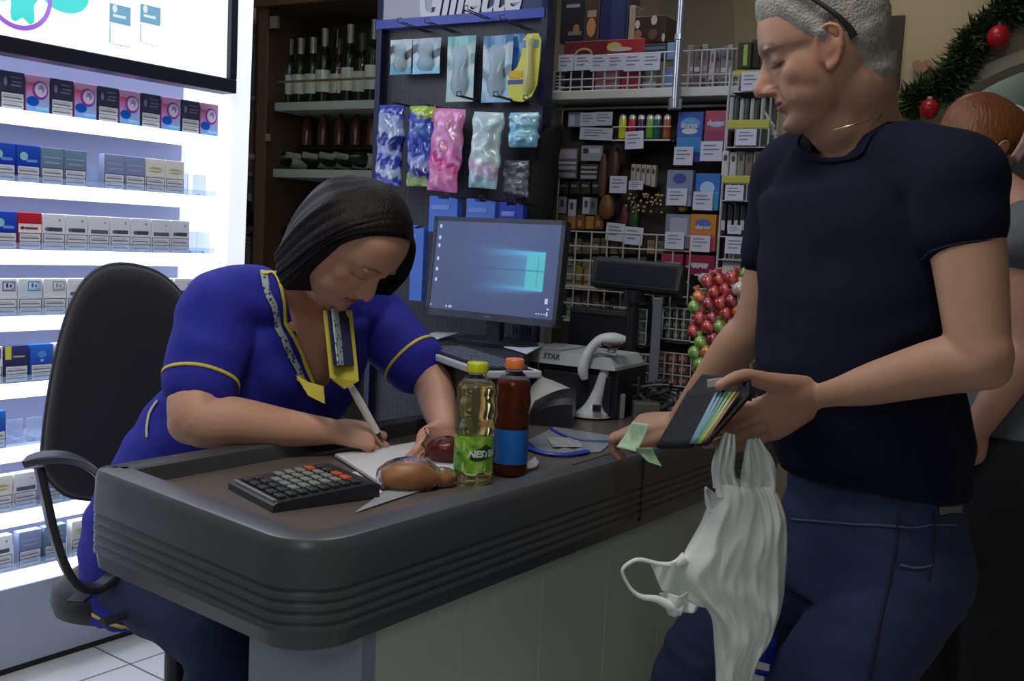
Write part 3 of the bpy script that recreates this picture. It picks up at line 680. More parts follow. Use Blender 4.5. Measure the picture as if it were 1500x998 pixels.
# wire basket fence on the top shelf
q = MB(); bx0, bz1 = kuv(822, 84, -.12); bx1 = kuv(1085, 84, -.12)[0]; bz0 = ksh+.002
for z in (bz1, (bz0+bz1)/2-.02, bz0+.01): q.tube([(bx0, -.12, z), (bx1, -.12, z)], .0028, 6)
n = 15
for i in range(n+1):
    x = bx0+(bx1-bx0)*i/n; q.tube([(x, -.12, bz0), (x, -.12, bz1)], .0032, 6)
q.tube([(bx0, -.12, bz1), (bx0, .1, bz1)], .003, 6)
tag(q.build('wire_basket', m_ww, smooth=True), 'white wire basket fence along the rack top shelf', 'basket'); bpy.data.objects['wire_basket'].matrix_world = Fk
# chrome pole
pu, pz = kuv(989, 158, -.15); pw = Fk @ V((pu, -.15, 0))
t = thing('chrome_pole', 'chrome pole rising in front of the goods rack shelf', 'pole', V((pw.x, pw.y, pz)))
q = MB(); q.tube([(0, 0, 0), (0, 0, 3.1-pz)], .0135, 16); q.build('tube', mat('chrome', (.42, .45, .55), .3, metal=.8), t, smooth=True)
zc = kuv(997, 50, -.15)[1]-pz; MB().lathe([(.0135, zc-.02), (.017, zc-.018), (.017, zc+.0), (.0135, zc+.002)], 16, cap=False).build('collar', MATS['chrome'], t)
MB().box((-.02, -.01, -.005), (.02, .03, .03), bev=.003).build('clamp', MATS['chrome'], t)
def tagcard(pix, where, off=-.13, F=None, tilt=0):
    F = F or Fk; x0, y0, x1, y1 = pix; ua, _ = fuv(F, x0, (y0+y1)/2, off); ub, _ = fuv(F, x1, (y0+y1)/2, off); _, z1 = fuv(F, (x0+x1)/2, y0, off); _, z0 = fuv(F, (x0+x1)/2, y1, off)
    w, h = ub-ua, z1-z0
    o = MB().box((0, 0, 0), (w, .0016, h)).build('price_tag', m_tag)
    o.matrix_world = F @ Matrix.Translation((ua, off, z0)) @ Matrix.Rotation(tilt, 4, 'Y')
    tag(o, 'white price tag '+where, 'price tag', 'price tags on the goods rack')
    q = MB()
    for k, (a, b, zz) in enumerate(((.15, .7, .75), (.12, .85, .55), (.15, .6, .32))):
        q.add([(w*a, -.0006, h*zz), (w*b, -.0006, h*zz), (w*b, -.0006, h*(zz+.07)), (w*a, -.0006, h*(zz+.07))], [(0, 1, 2, 3)])
    q.build('print_lines', m_ink, o, norm=False)
    return o
for i, (a, b) in enumerate(((818, 840), (841, 865), (865, 889), (889, 914), (914, 941), (941, 967))):
    tagcard((a, 80+i*.0-(2 if i > 3 else 0), b, 104-(1 if i % 2 else 0)), 'on the shelf basket, %s from the left' % ORD[i], -.128)
def item(name, label, cat, pix, off, dep, cols, bands=None, group=None, F=None, tilt=0, bev=.002, rough=.4, deco=None):
    """box-shaped packet; bands = list of (z0,z1,colour) fractions printed on its face"""
    F = F or Fk; x0, y0, x1, y1 = pix; ua, _ = fuv(F, x0, (y0+y1)/2, off); ub, _ = fuv(F, x1, (y0+y1)/2, off); _, z1 = fuv(F, (x0+x1)/2, y0, off); _, z0 = fuv(F, (x0+x1)/2, y1, off)
    w, h = ub-ua, z1-z0
    o = MB().box((0, 0, 0), (w, dep, h), bev=bev).build(name, mat('c_%.3f_%.3f_%.3f' % cols, cols, rough))
    o.matrix_world = F @ Matrix.Translation((ua, off, z0)) @ Matrix.Rotation(tilt, 4, 'Y')
    tag(o, label, cat, group)
    if bands or deco:
        q = MB()
        for b in bands or []:
            a0, a1 = (b[3], b[4]) if len(b) > 3 else (.04, .96)
            quadc(q, w*a0, h*b[0], w*a1, h*b[1], -.0008-.0003*len(q.v)/4, b[2])
        for b in deco or []: disc(w*b[0], h*b[1], w*b[2], h*b[3], -.0012-.0002*len(q.v)/20, q=q, c=b[4])
        q.build('printed_face', m_print, o, norm=False, weld=False)
    return o
# ---- goods in and above the basket
item('gift_box', 'black bottle gift box with a gold figure on the rack top, left', 'gift box', (822, -40, 862, 62), .06, .09, (.012, .01, .012), [(.1, .16, (.12, .12, .14), .3, .8), (.5, .55, (.2, .2, .22), .2, .7)], deco=[(.6, .18, .12, .08, (.25, .12, .05))])
item('gift_box', 'brown and gold bottle gift box beside the navy box on the rack top', 'gift box', (857, -40, 879, 60), .05, .09, (.05, .025, .02), [(.35, .45, (.3, .2, .12), .2, .8)], deco=[(.5, .2, .3, .14, (.4, .18, .07))])
item('gift_box', 'navy blue bottle gift box on the rack top', 'gift box', (880, -40, 921, 60), .04, .1, (.012, .017, .07), [(0, 1, (.02, .03, .11), .4, .9)])
item('gift_box', 'tall narrow beige carton standing beside the navy gift box', 'gift box', (921, 8, 930, 62), .03, .08, (.32, .28, .22))
item('chocolate_box', 'dark brown sweets box with cream dots on the rack top', 'box', (930, 23, 975, 62), .03, .1, (.03, .018, .014), deco=[(.08, .7, .08, .16, (.5, .45, .38)), (.62, .82, .1, .18, (.5, .45, .38)), (.95, .15, .05, .16, (.5, .46, .4)), (.12, .3, .12, .2, (.3, .12, .05)), (.6, .3, .15, .2, (.12, .06, .04))])
item('sweets_box', 'dark red sweets box with an oval gold badge on the rack top', 'box', (826, 60, 892, 90), -.03, .08, (.13, .015, .02), deco=[(.45, .35, .2, .32, (.4, .3, .12)), (.45, .33, .16, .24, (.06, .02, .02)), (.45, .3, .12, .05, (.5, .45, .35))])
item('sweets_box', 'scarlet and yellow sweets box next to the oval badged box', 'box', (889, 57, 944, 84), -.05, .08, (.35, .02, .025), [(.0, .5, (.2, .02, .08), .0, .5)], deco=[(.2, .6, .2, .25, (.45, .42, .12)), (.4, .45, .28, .12, (.5, .45, .42))])
item('sweets_box', 'black and silver flat box at the right of the scarlet sweets box', 'box', (943, 64, 976, 86), -.05, .06, (.025, .025, .035), [(.35, .42, (.5, .5, .5)), (.6, .8, (.1, .12, .22))])
item('card_packet', 'small pale blue card packet in the basket beside the pole', 'packet', (977, 62, 990, 88), -.08, .01, (.16, .3, .45))
item('snack_packet', 'black striped packet at the left end of the shelf basket', 'packet', (813, 105, 827, 136), -.1, .03, (.03, .03, .03), [(.1+.16*k, .16+.16*k, (.4, .4, .4), .1, .8) for k in range(5)])
item('snack_packet', 'black packet behind the third basket wire', 'packet', (830, 100, 870, 136), -.07, .04, (.014, .014, .018))
item('snack_packet', 'pink and brown packet in the middle of the shelf basket', 'packet', (872, 100, 908, 136), -.07, .04, (.26, .1, .13), [(.0, .3, (.25, .2, .35)), (.5, .8, (.4, .2, .18), .3, .9)])
item('snack_packet', 'red packet in the shelf basket right of the pink one', 'packet', (909, 98, 938, 137), -.08, .04, (.28, .015, .04), [(0, .2, (.35, .1, .15))], tilt=.1)
item('snack_packet', 'pale green packet in the shelf basket', 'packet', (940, 98, 962, 137), -.07, .03, (.22, .26, .18), [(0, .45, (.3, .35, .4))])
item('snack_packet', 'light blue packet in the shelf basket beside the pole', 'packet', (972, 98, 988, 137), -.07, .03, (.15, .22, .42), [(.1, .25, (.4, .42, .5))])
rnd = random.Random(4)
for i in range(7):
    x = 1008+i*9.6
    item('foil_packet', 'wrinkled grey foil packet, %s from the pole in the right basket' % ORD[i], 'packet', (x, 68+rnd.uniform(-4, 5), x+9, 136), -.07-.01*(i % 2), .03,
         [(.2, .19, .2), (.13, .08, .08), (.3, .28, .3), (.36, .34, .38), (.28, .27, .3), (.17, .17, .2), (.33, .33, .36)][i], [(.1, .3, (.08, .07, .08), .2, .8), (.45, .55, (.45, .44, .5), .1, .9), (.7, .9, (.12, .1, .12), .3, .8)], tilt=rnd.uniform(-.06, .06))
# ---- pegs with goods below the shelf
item('battery_pack', 'white card packet at the left below the rack shelf', 'packet', (832, 164, 852, 186), -.05, .01, (.25, .28, .4), [(.1, .8, (.45, .47, .6), .1, .5)])
tagcard((850, 165, 872, 185), 'second from the left just below the shelf', -.07)
tagcard((871, 164, 897, 184), 'just below the shelf left of the lighters', -.072)
tagcard((849, 186, 897, 204), 'wide and slanted, below the two small tags', -.08, tilt=.04)
q = MB()
for i, (px, c, nm) in enumerate(((911, (.6, .62, .02), 'yellow'), (925, (.5, .03, .07), 'red'), (938, (.06, .02, .12), 'dark purple'), (951, (.12, .4, .04), 'green'), (962, (.02, .09, .08), 'teal black'), (976, (.32, .09, .02), 'orange brown'))):
    u, z0 = kuv(px, 203, -.1); z1 = kuv(px, 169, -.1)[1]; h = z1-z0
    o = MB().loft([[(.0135*a*math.cos(2*PI*k/16), .008*a*math.sin(2*PI*k/16), h*b) for k in range(16)] for b, a in ((0, .9), (.02, 1), (.8, 1), (.82, .95))]).build('cigarette_lighter', mat('lighter_'+nm.replace(' ', '_'), c, .25), smooth=True)
    MB().loft([[(.0125*a*math.cos(2*PI*k/16), .0075*a*math.sin(2*PI*k/16), h*b) for k in range(16)] for b, a in ((.82, 1), (.95, 1), (1, .7))]).build('metal_cap', mat('lighter_cap', (.6, .58, .6), .3, metal=.3), o, smooth=True)
    MB().box((-.004, -.006, h*.97), (.008, .006, h*1.03)).build('spark_wheel', m_wire, o)
    o.matrix_world = Fk @ Matrix.Translation((u, -.1, z0)); tag(o, nm+' cigarette lighter in the row behind its price tag', 'lighter', 'lighters hanging on the rack')
lt = thing('lighter_tray', 'thin wire tray carrying the row of lighters', 'tray', Fk.copy())
a = kuv(900, 205, -.1); b = kuv(985, 205, -.1)
q = MB()
for yy in (-.12, -.085): q.tube([(a[0], yy, a[1]-.004), (b[0], yy, a[1]-.004)], .003, 6)
for yy, dz in ((-.12, .04),): q.tube([(a[0], yy, a[1]+dz), (b[0], yy, a[1]+dz)], .002, 6)
q.build('wires', m_ww, lt); MB().box((a[0], -.12, a[1]-.007), (b[0], .02, a[1]-.004)).build('base', m_dark, lt)
tagcard((916, 193, 943, 219), 'in front of the lighters', -.135, tilt=-.05)
W8 = (.42, .44, .55)
item('battery_pack', 'white battery card with dark bars at the far left of the rack', 'packet', (817, 217, 845, 262), -.05, .012, (.13, .12, .14), [(.05, .2, (.42, .42, .5)), (.3, .42, W8), (.48, .56, (.5, .5, .55)), (.65, .95, (.35, .34, .45))])
item('battery_pack', 'white and black card right of the far left battery card', 'packet', (851, 213, 882, 236), -.05, .012, (.3, .33, .42), [(.5, .8, (.05, .05, .07), .1, .35), (.5, .8, (.55, .55, .6), .4, .9)])
item('battery_pack', 'striped silver card below the white and black card', 'packet', (850, 240, 875, 264), -.05, .012, (.05, .05, .06), [(.1, .3, (.3, .33, .45)), (.45, .55, (.5, .5, .52)), (.7, .85, (.3, .3, .36))])
for i, (a, b, c) in enumerate(((818, 288, (.3, .3, .38)), (832, 292, (.42, .42, .48)), (853, 289, (.36, .4, .48)), (863, 290, (.12, .15, .12)))):
    item('keyring_card', 'small pale keyring card, %s in the row beside the monitor top' % ORD[i], 'packet', (a, b, a+11, b+25), -.05, .01, c, [(.4, .8, (.05, .05, .12), .3, .7)])
for i in range(5):
    x = 817+i*13.5; item('orange_sachet', 'brown and orange sachet, %s of the row above the monitor corner' % ORD[i], 'packet', (x, 315+(i % 2)*2, x+12, 336), -.05, .01, ((.16, .07, .03), (.3, .16, .04))[i % 2], [(.2, .6, (.38, .2, .05), .2, .7)])
for i in range(4):
    x = 819+i*16; item('dark_packet', 'dark packet with a pale strip, %s of the row under the battery cards' % ORD[i], 'packet', (x, 266, x+13, 284), -.05, .01, (.03, .032, .03), [(.55, .75, (.2, .22, .2), .1, .8)])
# brown hanging pouches, cartridges and charms in the middle section
def pouch(px, py, w, h, c, lab, off=-.06):
    u, z = kuv(px, py, off); s = 3.6/1500
    q = MB(); q.loft([[(u+w*s/2*a*math.cos(2*PI*k/14), off+w*s*.3*a*math.sin(2*PI*k/14), z-h*s*b) for k in range(14)] for b, a in ((0, .3), (.04, .5), (.15, .75), (.5, 1), (.85, .95), (1, .5))])
    o = q.build('hanging_pouch', mat('pouch_%.2f_%.2f' % (c[0], c[1]), c, .5), smooth=True); o.matrix_world = Fk; tag(o, lab, 'pouch')
pouch(885, 225, 14, 62, (.09, .035, .03), 'narrow dark brown pouch hanging left of the lighter rack')
pouch(901, 215, 20, 50, (.06, .022, .025), 'maroon pouch hanging below the lighters')
pouch(890, 286, 24, 34, (.14, .06, .02), 'tan brown pouch hanging above the two lowest tags')
pouch(916, 300, 12, 32, (.12, .03, .04), 'small red pouch hanging beside the green one')
pouch(930, 298, 15, 36, (.02, .07, .03), 'dark green pouch hanging above the lowest tags')
for i in range(5):
    x = 924+i*7.4; item('cartridge', 'white cartridge with a dark eye, %s in the small cluster' % ORD[i], 'cartridge', (x, 240+i*.5, x+6.6, 266+i*2), -.08, .02, (.38, .36, .36), deco=[(.5, .7, .3, .12, (.06, .05, .05))])
tagcard((893, 258, 918, 283), 'square, beside the white cartridge cluster', -.1)
tagcard((921, 265, 942, 278), 'small and bright, under the white cartridges', -.11)
q = MB(); rnd = random.Random(9)
for i in range(46):
    u, z = kuv(rnd.uniform(915, 972), rnd.uniform(285, 312), -.07); q.ell((u, -.07+rnd.uniform(-.02, .02), z), (.006, .006, .006), 8, 6)
o = q.build('gold_charms', mat('gold_charm', (.35, .28, .14), .3, metal=.6), smooth=True); o.matrix_world = Fk; tag(o, 'tangle of tiny golden charms hanging in the rack middle', 'charms', kind='stuff')
tagcard((887, 326, 914, 352), 'lowest left of the middle section', -.1, tilt=.06)
tagcard((914, 332, 941, 358), 'lowest right of the middle section', -.1, tilt=.05)
# boxed packets with tags to the right of the pole
def cbox(label, pix, base, bands, deco, tp=None, tw=None):
    item('hanging_packet', label, 'packet', pix, -.1, .03, base, bands, deco=deco)
    if tp: tagcard(tp, tw, -.115)
cbox('blue hanging packet right of the pole, topmost', (991, 164, 1029, 238), (.03, .06, .3), [(.5, 1, (.04, .1, .42)), (.2, .5, (.03, .2, .5))], [(.5, .76, .38, .13, (.1, .3, .65)), (.5, .62, .3, .06, (.5, .55, .7))], (987, 215, 1015, 242), 'on the topmost blue packet')
cbox('red and purple hanging packet, topmost', (1031, 162, 1067, 236), (.25, .04, .12), [(0, .4, (.13, .1, .3)), (.6, 1, (.35, .06, .1))], [(.5, .72, .36, .08, (.15, .1, .35)), (.5, .72, .28, .045, (.55, .5, .6))], (1026, 207, 1058, 236), 'on the red and purple packet')
cbox('grey blue hanging packet with a dark round badge, second row', (976, 249, 1014, 302), (.2, .23, .38), [(.0, .3, (.3, .33, .48))], [(.5, .76, .26, .14, (.04, .06, .3))], (977, 276, 1006, 301), 'on the grey blue packet')
cbox('bright blue and cyan hanging packet, second row', (1018, 254, 1054, 308), (.03, .15, .5), [(.0, .5, (.05, .35, .6))], [(.5, .6, .3, .18, (.35, .5, .75))], (1015, 281, 1044, 308), 'on the bright blue packet')
cbox('pale grey hanging packet with a paler panel, third row', (974, 314, 1010, 364), (.18, .2, .32), [(.4, .9, (.32, .34, .45), .2, .9)], [], (974, 340, 1002, 365), 'on the pale grey packet')  # paler block is part of the face print
cbox('orange and magenta hanging packet, third row', (1010, 314, 1048, 368), (.5, .2, .02), [(0, .45, (.5, .03, .2))], [(.5, .75, .3, .12, (.08, .12, .4))], (1011, 345, 1040, 369), 'on the orange packet')
for nm_, (px_, py_, sz_) in {'a': (1010, 184, .024), 'b': (1049, 180, .024), 'c': (1030, 333, .022), 'd': (1025, 390, .022)}.items():
    uu_, zz_ = kuv(px_, py_, -.103); text_mesh('durex', sz_, Fk @ Matrix.Translation((uu_, -.1045, zz_)), mat('packet_white', (.55, .58, .7), .4), name='lettering_'+nm_, offset=.0006)
cbox('dull red hanging packet, bottom left', (968, 372, 1000, 402), (.25, .02, .07), [(.4, .6, (.4, .25, .35), .2, .9)], [])
cbox('dark red hanging packet, bottom right', (1004, 374, 1046, 404), (.22, .01, .05), [(.45, .62, (.45, .35, .5), .2, .8)], [])
for i, px in enumerate((1000, 1042)):
    u, z = kuv(px, 305, -.08); o = MB().ell((u, -.08, z), (.016, .012, .012)).build('yellow_sweet', mat('yellow_candy', (.5, .3, .01), .3), smooth=True); o.matrix_world = Fk; tag(o, ('small yellow sweet between the %s packets' % ('left', 'right')[i]), 'sweet')
# ---- tall cosmetics tower
Ft = frame(P(1090, 250, 3.2), BX); Ft.translation.z = 0
tow = thing('cosmetics_tower', 'narrow wire tower of baskets with yellow bands beside the customer', 'display stand', Ft.copy())
def tuv(px, py, off=0): return fuv(Ft, px, py, off)
def S3(px): return px*3.2/1500
ux0, _ = tuv(1060, 250); ux1, _ = tuv(1122, 250)
q = MB()
for x in (ux0, ux1):
    for y in (-.0, .12): q.tube([(x, y, 0), (x, y, tuv(1090, 100)[1])], .004, 6)
q.build('wire_frame', m_ww, tow)
MB().box((ux0+.01, .1, .3), (ux1-.01, .11, tuv(1090, 60)[1])).build('back_card', mat('tower_card', (.1, .12, .1), .6), tow)
MB().box((ux0-.05, -.1, 0), (ux1+.05, .2, .02)).build('foot', m_kw, tow)
u, z = tuv(1065, 378); u2, z2 = tuv(1087, 425)
MB().box((u, -.04, z2), (u2, -.03, z)).build('white_leg', m_kw, tow)
for k, (yb, yt, wy0, wy1, wx0, wx1) in enumerate(((176, 188, 188, 216, 1064, 1127), (257, 269, 269, 294, 1056, 1120), (345, 349, 349, 380, 1050, 1112), (104, 110, 110, 135, 1072, 1118))):
    a, z0 = tuv(wx0, wy1, -.06); b, z1 = tuv(wx1, wy0, -.06); zt = tuv(wx0, yb, -.06)[1]
    q = MB()
    for z in (z0, z1): q.tube([(a, 0, z), (a, -.06, z), (b, -.06, z), (b, 0, z)], .0022, 6)
    for i in range(6): q.tube([(a+(b-a)*i/5, -.06, z0), (a+(b-a)*i/5, -.06, z1)], .002, 6)
    q.build('wire_basket_front', m_ww, tow); MB().box((a, -.06, z0-.002), (b, .1, z0)).build('basket_floor', m_dark, tow)
    if k != 2: MB().box((a, -.064, z1), (b, -.055, zt), bev=.002).build('yellow_band', mat('band_yellow', (.38, .4, .07), .4), tow); 
for i, (pix, wh) in enumerate((((1078, 189, 1108, 213), 'on the upper yellow banded basket'), ((1062, 271, 1089, 294), 'on the lower yellow banded basket'), ((1062, 348, 1094, 372), 'on the lowest wire basket of the tower'), ((1086, 105, 1112, 133), 'on the top basket of the tower beside the nose'), ((1066, 330, 1086, 343), 'small and crooked above the lowest basket'))):
    tagcard(pix, wh, -.07, F=Ft)
item('mascara_pack', 'black and yellow green pack at the top of the tower', 'packet', (1080, 62, 1100, 100), -.02, .02, (.02, .03, .02), [(.1, .9, (.3, .36, .06), .45, .75)], F=Ft)
item('mascara_pack', 'black pack behind the yellow green one on the tower top', 'packet', (1100, 58, 1112, 100), .0, .02, (.015, .02, .018), F=Ft)
for i in range(7):
    x = 1068+i*7.6; c = [(.3, .34, .34), (.02, .05, .04), (.33, .36, .36), (.03, .05, .05), (.36, .37, .38), (.02, .04, .03), (.28, .33, .3)][i]
    item('cosmetic_tube', ('pale' if i % 2 == 0 else 'dark')+' cosmetic tube, %s in the upper tower basket' % ORD[i], 'tube', (x, 142+(i % 3), x+6.5, 177), -.03, .02, c, F=Ft, bev=.005)
for i in range(5):
    x = 1057+i*11.5; c = [(.45, .46, .5), (.42, .43, .47), (.2, .19, .17), (.14, .12, .1), (.22, .2, .18)][i]
    item('cosmetic_bottle', ('white' if i < 2 else 'brown grey')+' cosmetic packet with an eye mark, %s in the second basket' % ORD[i], 'packet', (x, 221+(i % 2)*2, x+10.5, 258), -.03, .02, c, deco=[(.5, .72, .26, .13, (.05, .04, .04))], F=Ft, bev=.004)
for i in range(6):
    x = 1056+i*9.4; item('cosmetic_pen', 'black cosmetic pen with a silver collar, %s in the third basket' % ORD[i], 'pen', (x, 298, x+7, 346), -.03, .02, (.012, .013, .02), [(.18, .48, (.38, .4, .44), .1, .9)], F=Ft, bev=.004)
for i in range(3):
    u, z = tuv(1128+i*3, 190+i*10, .02); q = MB(); q.tube([(u-.01, -.02, z+.05), (u+.03, -.04, z), (u+.02, -.03, z-.02)], .004, 6); q.build('side_clip', m_ww, tow)
# ---- lollipop display
Fo = frame(P(1050, 470, 2.95), BX); Fo.translation.z = 0
rnd = random.Random(21)
lc = {'red': (.38, .03, .03), 'orange': (.5, .14, .04), 'green': (.16, .3, .05), 'cream': (.5, .38, .3), 'crimson': (.22, .01, .03)}
st = thing('lollipop_stand', 'wire stand bristling with wrapped round lollipops by the customer arm', 'display stand', Fo.copy())
u0, zt = fuv(Fo, 1052, 395, .05); 
LZ = DZ-.0355
q = MB(); q.tube([(u0, .05, LZ), (u0, .05, zt)], .012, 8); 
for k in range(7): q.tube([(u0-.07, .05, zt-.04*k-.02), (u0+.08, .05, zt-.04*k-.02)], .003, 6)
q.build('wire_frame', m_ww, st); MB().box((u0-.08, 0, LZ+.0005), (u0+.08, .12, LZ+.015)).build('foot', m_dark, st)
pr = {}; cnt = {}
for r in range(8):
    for c in range(5):
        px = 1018+c*18.5+(r % 2)*8+rnd.uniform(-2, 2); py = 416+r*17-c*3.5+rnd.uniform(-2, 2)
        if r == 0 and c < 1: continue
        k = rnd.choice(['red', 'red', 'orange', 'green', 'cream', 'crimson']) if not (c == 0 and r > 4) else 'green'
        off = -.02-rnd.uniform(0, .02); u, z = fuv(Fo, px, py, off)
        M = Fo @ Matrix.Translation((u, off, z)) @ Euler((rnd.uniform(-.3, .3), rnd.uniform(-.4, .4), 0)).to_matrix().to_4x4()
        lab = '%s wrapped lollipop in the stand, row %s, %s from left' % (k, ORD[r], ORD[c])
        if k not in pr:
            q = MB(); cc = lc[k]
            vs = MB().ell((0, 0, 0), (.0205, .0205, .0205), 16, 10)
            for (x, y, z_), f in zip(vs.v, vs.v): pass
            cols = []
            q.add(vs.v, vs.f)
            for i, p in enumerate(q.v):
                a = math.atan2(p[0], -p[1]); w_ = math.sin(a*3+p[2]*90)
                q.cols[i] = cc if w_ < .45 else tuple(min(.8, x*1.5+.13) for x in cc)
            o = q.build('lollipop', attr_mat('candy_wrapper', .2, spec=.8), smooth='all', weld=False)
            q = MB(); q.lathe([(.001, .015), (.006, .02), (.011, .032), (.0, .03)], 10, cap=False); q.build('wrapper_twist', mat('twist_'+k, tuple(min(.8, x*1.3+.1) for x in cc), .3), o)
            q = MB(); q.tube([(0, 0, -.015), (0, .03, -.05), (0, .05, -.055)], .0018, 6); q.build('stick', m_white, o)
            o.matrix_world = M; pr[k] = o; tag(o, lab, 'lollipop', 'lollipops on the stand')
        else: dup(pr[k], M, lab)
for i, (px, py) in enumerate(((1032, 408), (1046, 404), (1078, 400))):
    u, z = fuv(Fo, px, py, -.0); o = MB().ell((u, .0, z), (.02, .015, .016)).build('wrapped_candy', mat('grey_candy', (.25, .3, .28), .3), smooth=True); o.matrix_world = Fo; tag(o, 'grey green wrapped candy on top of the lollipop stand, %s from left' % ORD[i], 'candy')
# ---- wire grid and baskets between the monitor and the lollipops
def wgrid(name, label, pix, off, nx, nz, F=None, r=.0022, cat='wire grid'):
    F = F or Fk; x0, y0, x1, y1 = pix; a, zt = fuv(F, x0, y0, off); b, zb = fuv(F, x1, y1, off)
    q = MB()
    for i in range(nx+1): x = a+(b-a)*i/nx; q.tube([(x, off, zb), (x, off, zt)], r, 6)
    for i in range(nz+1): z = zb+(zt-zb)*i/nz; q.tube([(a, off, z), (b, off, z)], r, 6)
    o = q.build(name, m_ww); o.matrix_world = F; tag(o, label, cat); return o
wgrid('wire_grid', 'white wire grid panel between the monitor and the customer display', (822, 338, 1004, 480), -.1, 8, 6, r=.0028)
rnd = random.Random(31)
for j, y in enumerate((372, 400, 446)):
    for i in range(11):
        x = 826+i*13.5; k = rnd.random(); c = (round(.1+.16*k, 2), round(.08+.13*k, 2), round(.05+.06*k, 2))
        item('spice_packet', 'dim tan packet, %s from left in the %s row behind the wire grid' % (ORD[i], ('top', 'middle', 'bottom')[j]), 'packet', (x, y-rnd.uniform(16, 25), x+11, y), -.05, .02, c, [(.25, .6, (.3, .27, .16) if i % 2 else (.1, .12, .06), .15, .85)], group='tan packets behind the wire grid')
Fq = frame(P(960, 500, 3.3), BX); Fq.translation.z = 0
for n_, (pix, lab) in enumerate((((900, 450, 945, 505), 'wire basket of white green packs right of the display pole'), ((972, 450, 1010, 500), 'wire basket of dark green packs beside the lollipops'), ((962, 515, 1010, 568), 'wire basket of brown sweets below the lollipops'), ((905, 515, 950, 560), 'wire basket of pale sweets behind the scanner'))):
    o = wgrid('wire_basket', lab, pix, -.04, 4, 3, Fq, cat='basket'); u, z = fuv(Fq, pix[0], pix[3], -.04); u2, z2 = fuv(Fq, pix[2], pix[1], -.04)
    MB().box((u, -.04, z-.003), (u2, .07, z)).build('basket_floor', m_dark, o); MB().box((u, .066, z), (u2, .07, z2)).build('basket_back', m_dark, o)
    for i in range(3):
        for j in range(3):
            x0 = pix[0]+2+i*(pix[2]-pix[0]-4)/3; y0 = pix[1]+3+j*(pix[3]-pix[1]-3)/3; w = (pix[2]-pix[0]-8)/3
            c = [(.22, .3, .3), (.06, .1, .07), (.16, .08, .06), (.3, .28, .24)][n_]; c2 = [(.38, .42, .45), (.2, .3, .22), (.35, .25, .2), (.2, .12, .08)][n_]
            nm = ['white green', 'dark green', 'brown', 'pale'][n_]
            item('gum_pack', '%s gum pack, %s across and %s down in its basket' % (nm, ORD[i], ORD[j]), 'gum pack', (x0, y0, x0+w, y0+(pix[3]-pix[1])/3-3), .0, .04, c, [(.3, .7, c2, .1, .8)], group=nm+' gum packs', F=Fq, rough=.3)
t = thing('slanted_post', 'thin grey post standing behind the barcode scanner', 'post', V((P(960, 500, 3.15).x, 3.15, LZ+.0005)))
MB().box((-.014, -.01, 0), (.014, .01, P(960, 436, 3.15).z-LZ), bev=.003).build('post', mat('grey_post', (.22, .24, .3), .35, metal=.4), t); MB().box((-.05, -.05, 0), (.05, .05, .01)).build('foot', m_dark, t)
# white low shelf grid cluttering the base of the rack
for i, y in enumerate((420, 470, 520)):
    a, z = kuv(825, y, -.1); b, _ = kuv(960, y, -.1); MB().box((a, -.1, z), (b, .02, z+.008)).build('low_shelf', m_kw, gon)
rnd = random.Random(5)
for j, y in enumerate((420, 470)):
    for i in range(9):
        x = 829+i*13; c = (rnd.uniform(.05, .25), rnd.uniform(.05, .2), rnd.uniform(.04, .16))
        item('snack_bar', 'small dim snack bar, %s from left on the %s low shelf' % (ORD[i], ('upper', 'lower')[j]), 'snack bar', (x, y-rnd.uniform(24, 34), x+10, y), -.07, .04, tuple(round(v, 2) for v in c), [(.3, .6, (.3, .28, .2), .2, .8)], group='snack bars on the low shelves')
# black hanging garment between the two racks
u, z = kuv(800, 185, -.12)
q = MB(); q.loft([[P(x+w*math.cos(2*PI*k/20)*.5, y, 3.4+.05*math.sin(2*PI*k/20))+V((.004*math.sin(k*3+y), 0, .004*math.sin(k*5+y))) for k in range(20)] for x, y, w in ((818, 182, 8), (812, 190, 30), (803, 205, 44), (796, 230, 46), (794, 260, 46), (790, 300, 44), (786, 330, 40), (786, 350, 20))])
tag(q.build('black_scarf', mat('black_fleece', (.008, .007, .008), .95, bump=.8, bump_scale=150), smooth='all'), 'black fleecy garment hanging between the razor stand and goods rack', 'garment')
# ---- wall picture, heart ornament and garland
o = MB().box((-.03, -.03, 0), (.03, -.002, .1)).build('wall_picture', m_dark); 
a, z1 = fuv(Fb, 1292, 24, -.03); b, z0 = fuv(Fb, 1316, 130, -.03)
bpy.data.objects.remove(o)
t = thing('wall_picture', 'narrow dark framed picture on the beige wall behind the customer head', 'picture', Fb @ Matrix.Translation((a, 0, z0)))
MB().box((0, -.03, 0), (b-a, -.002, z1-z0)).build('frame', m_dark, t); MB().box((.0, -.032, .0), (b-a-.02, -.03, (z1-z0)*.52)).build('amber_panel', mat('amber_panel', (.12, .06, .02), .5), t)
hx, hz = fuv(Fb, 1350, 98, -.03)
q = MB(); pts = [(16*math.sin(t_)**3, 13*math.cos(t_)-5*math.cos(2*t_)-2*math.cos(3*t_)-math.cos(4*t_)) for t_ in [2*PI*k/30 for k in range(30)]]
q.prism([(hx+x*.0028, hz+y*.0028) for x, y in pts], -.04, -.025); q.tube([Fb.inverted() @ (Fb @ V((hx, -.03, hz-.03))), V((hx+.03, -.03, hz-.09)), V((hx+.05, -.03, hz-.13))], .005, 6)
o = q.build('heart_ornament', mat('heart_pink', (.35, .2, .13), .6)); o.matrix_world = Fb; tag(o, 'small faded pink heart ornament on a stick beside the garland', 'ornament')
gar = [fuv(Fb, x, y, -.08) for x, y in ((1336, 150), (1368, 135), (1398, 112), (1420, 72), (1450, 40), (1490, 8), (1540, -25))]
gp = curvept([(a, -.09, b) for a, b in gar], 60)
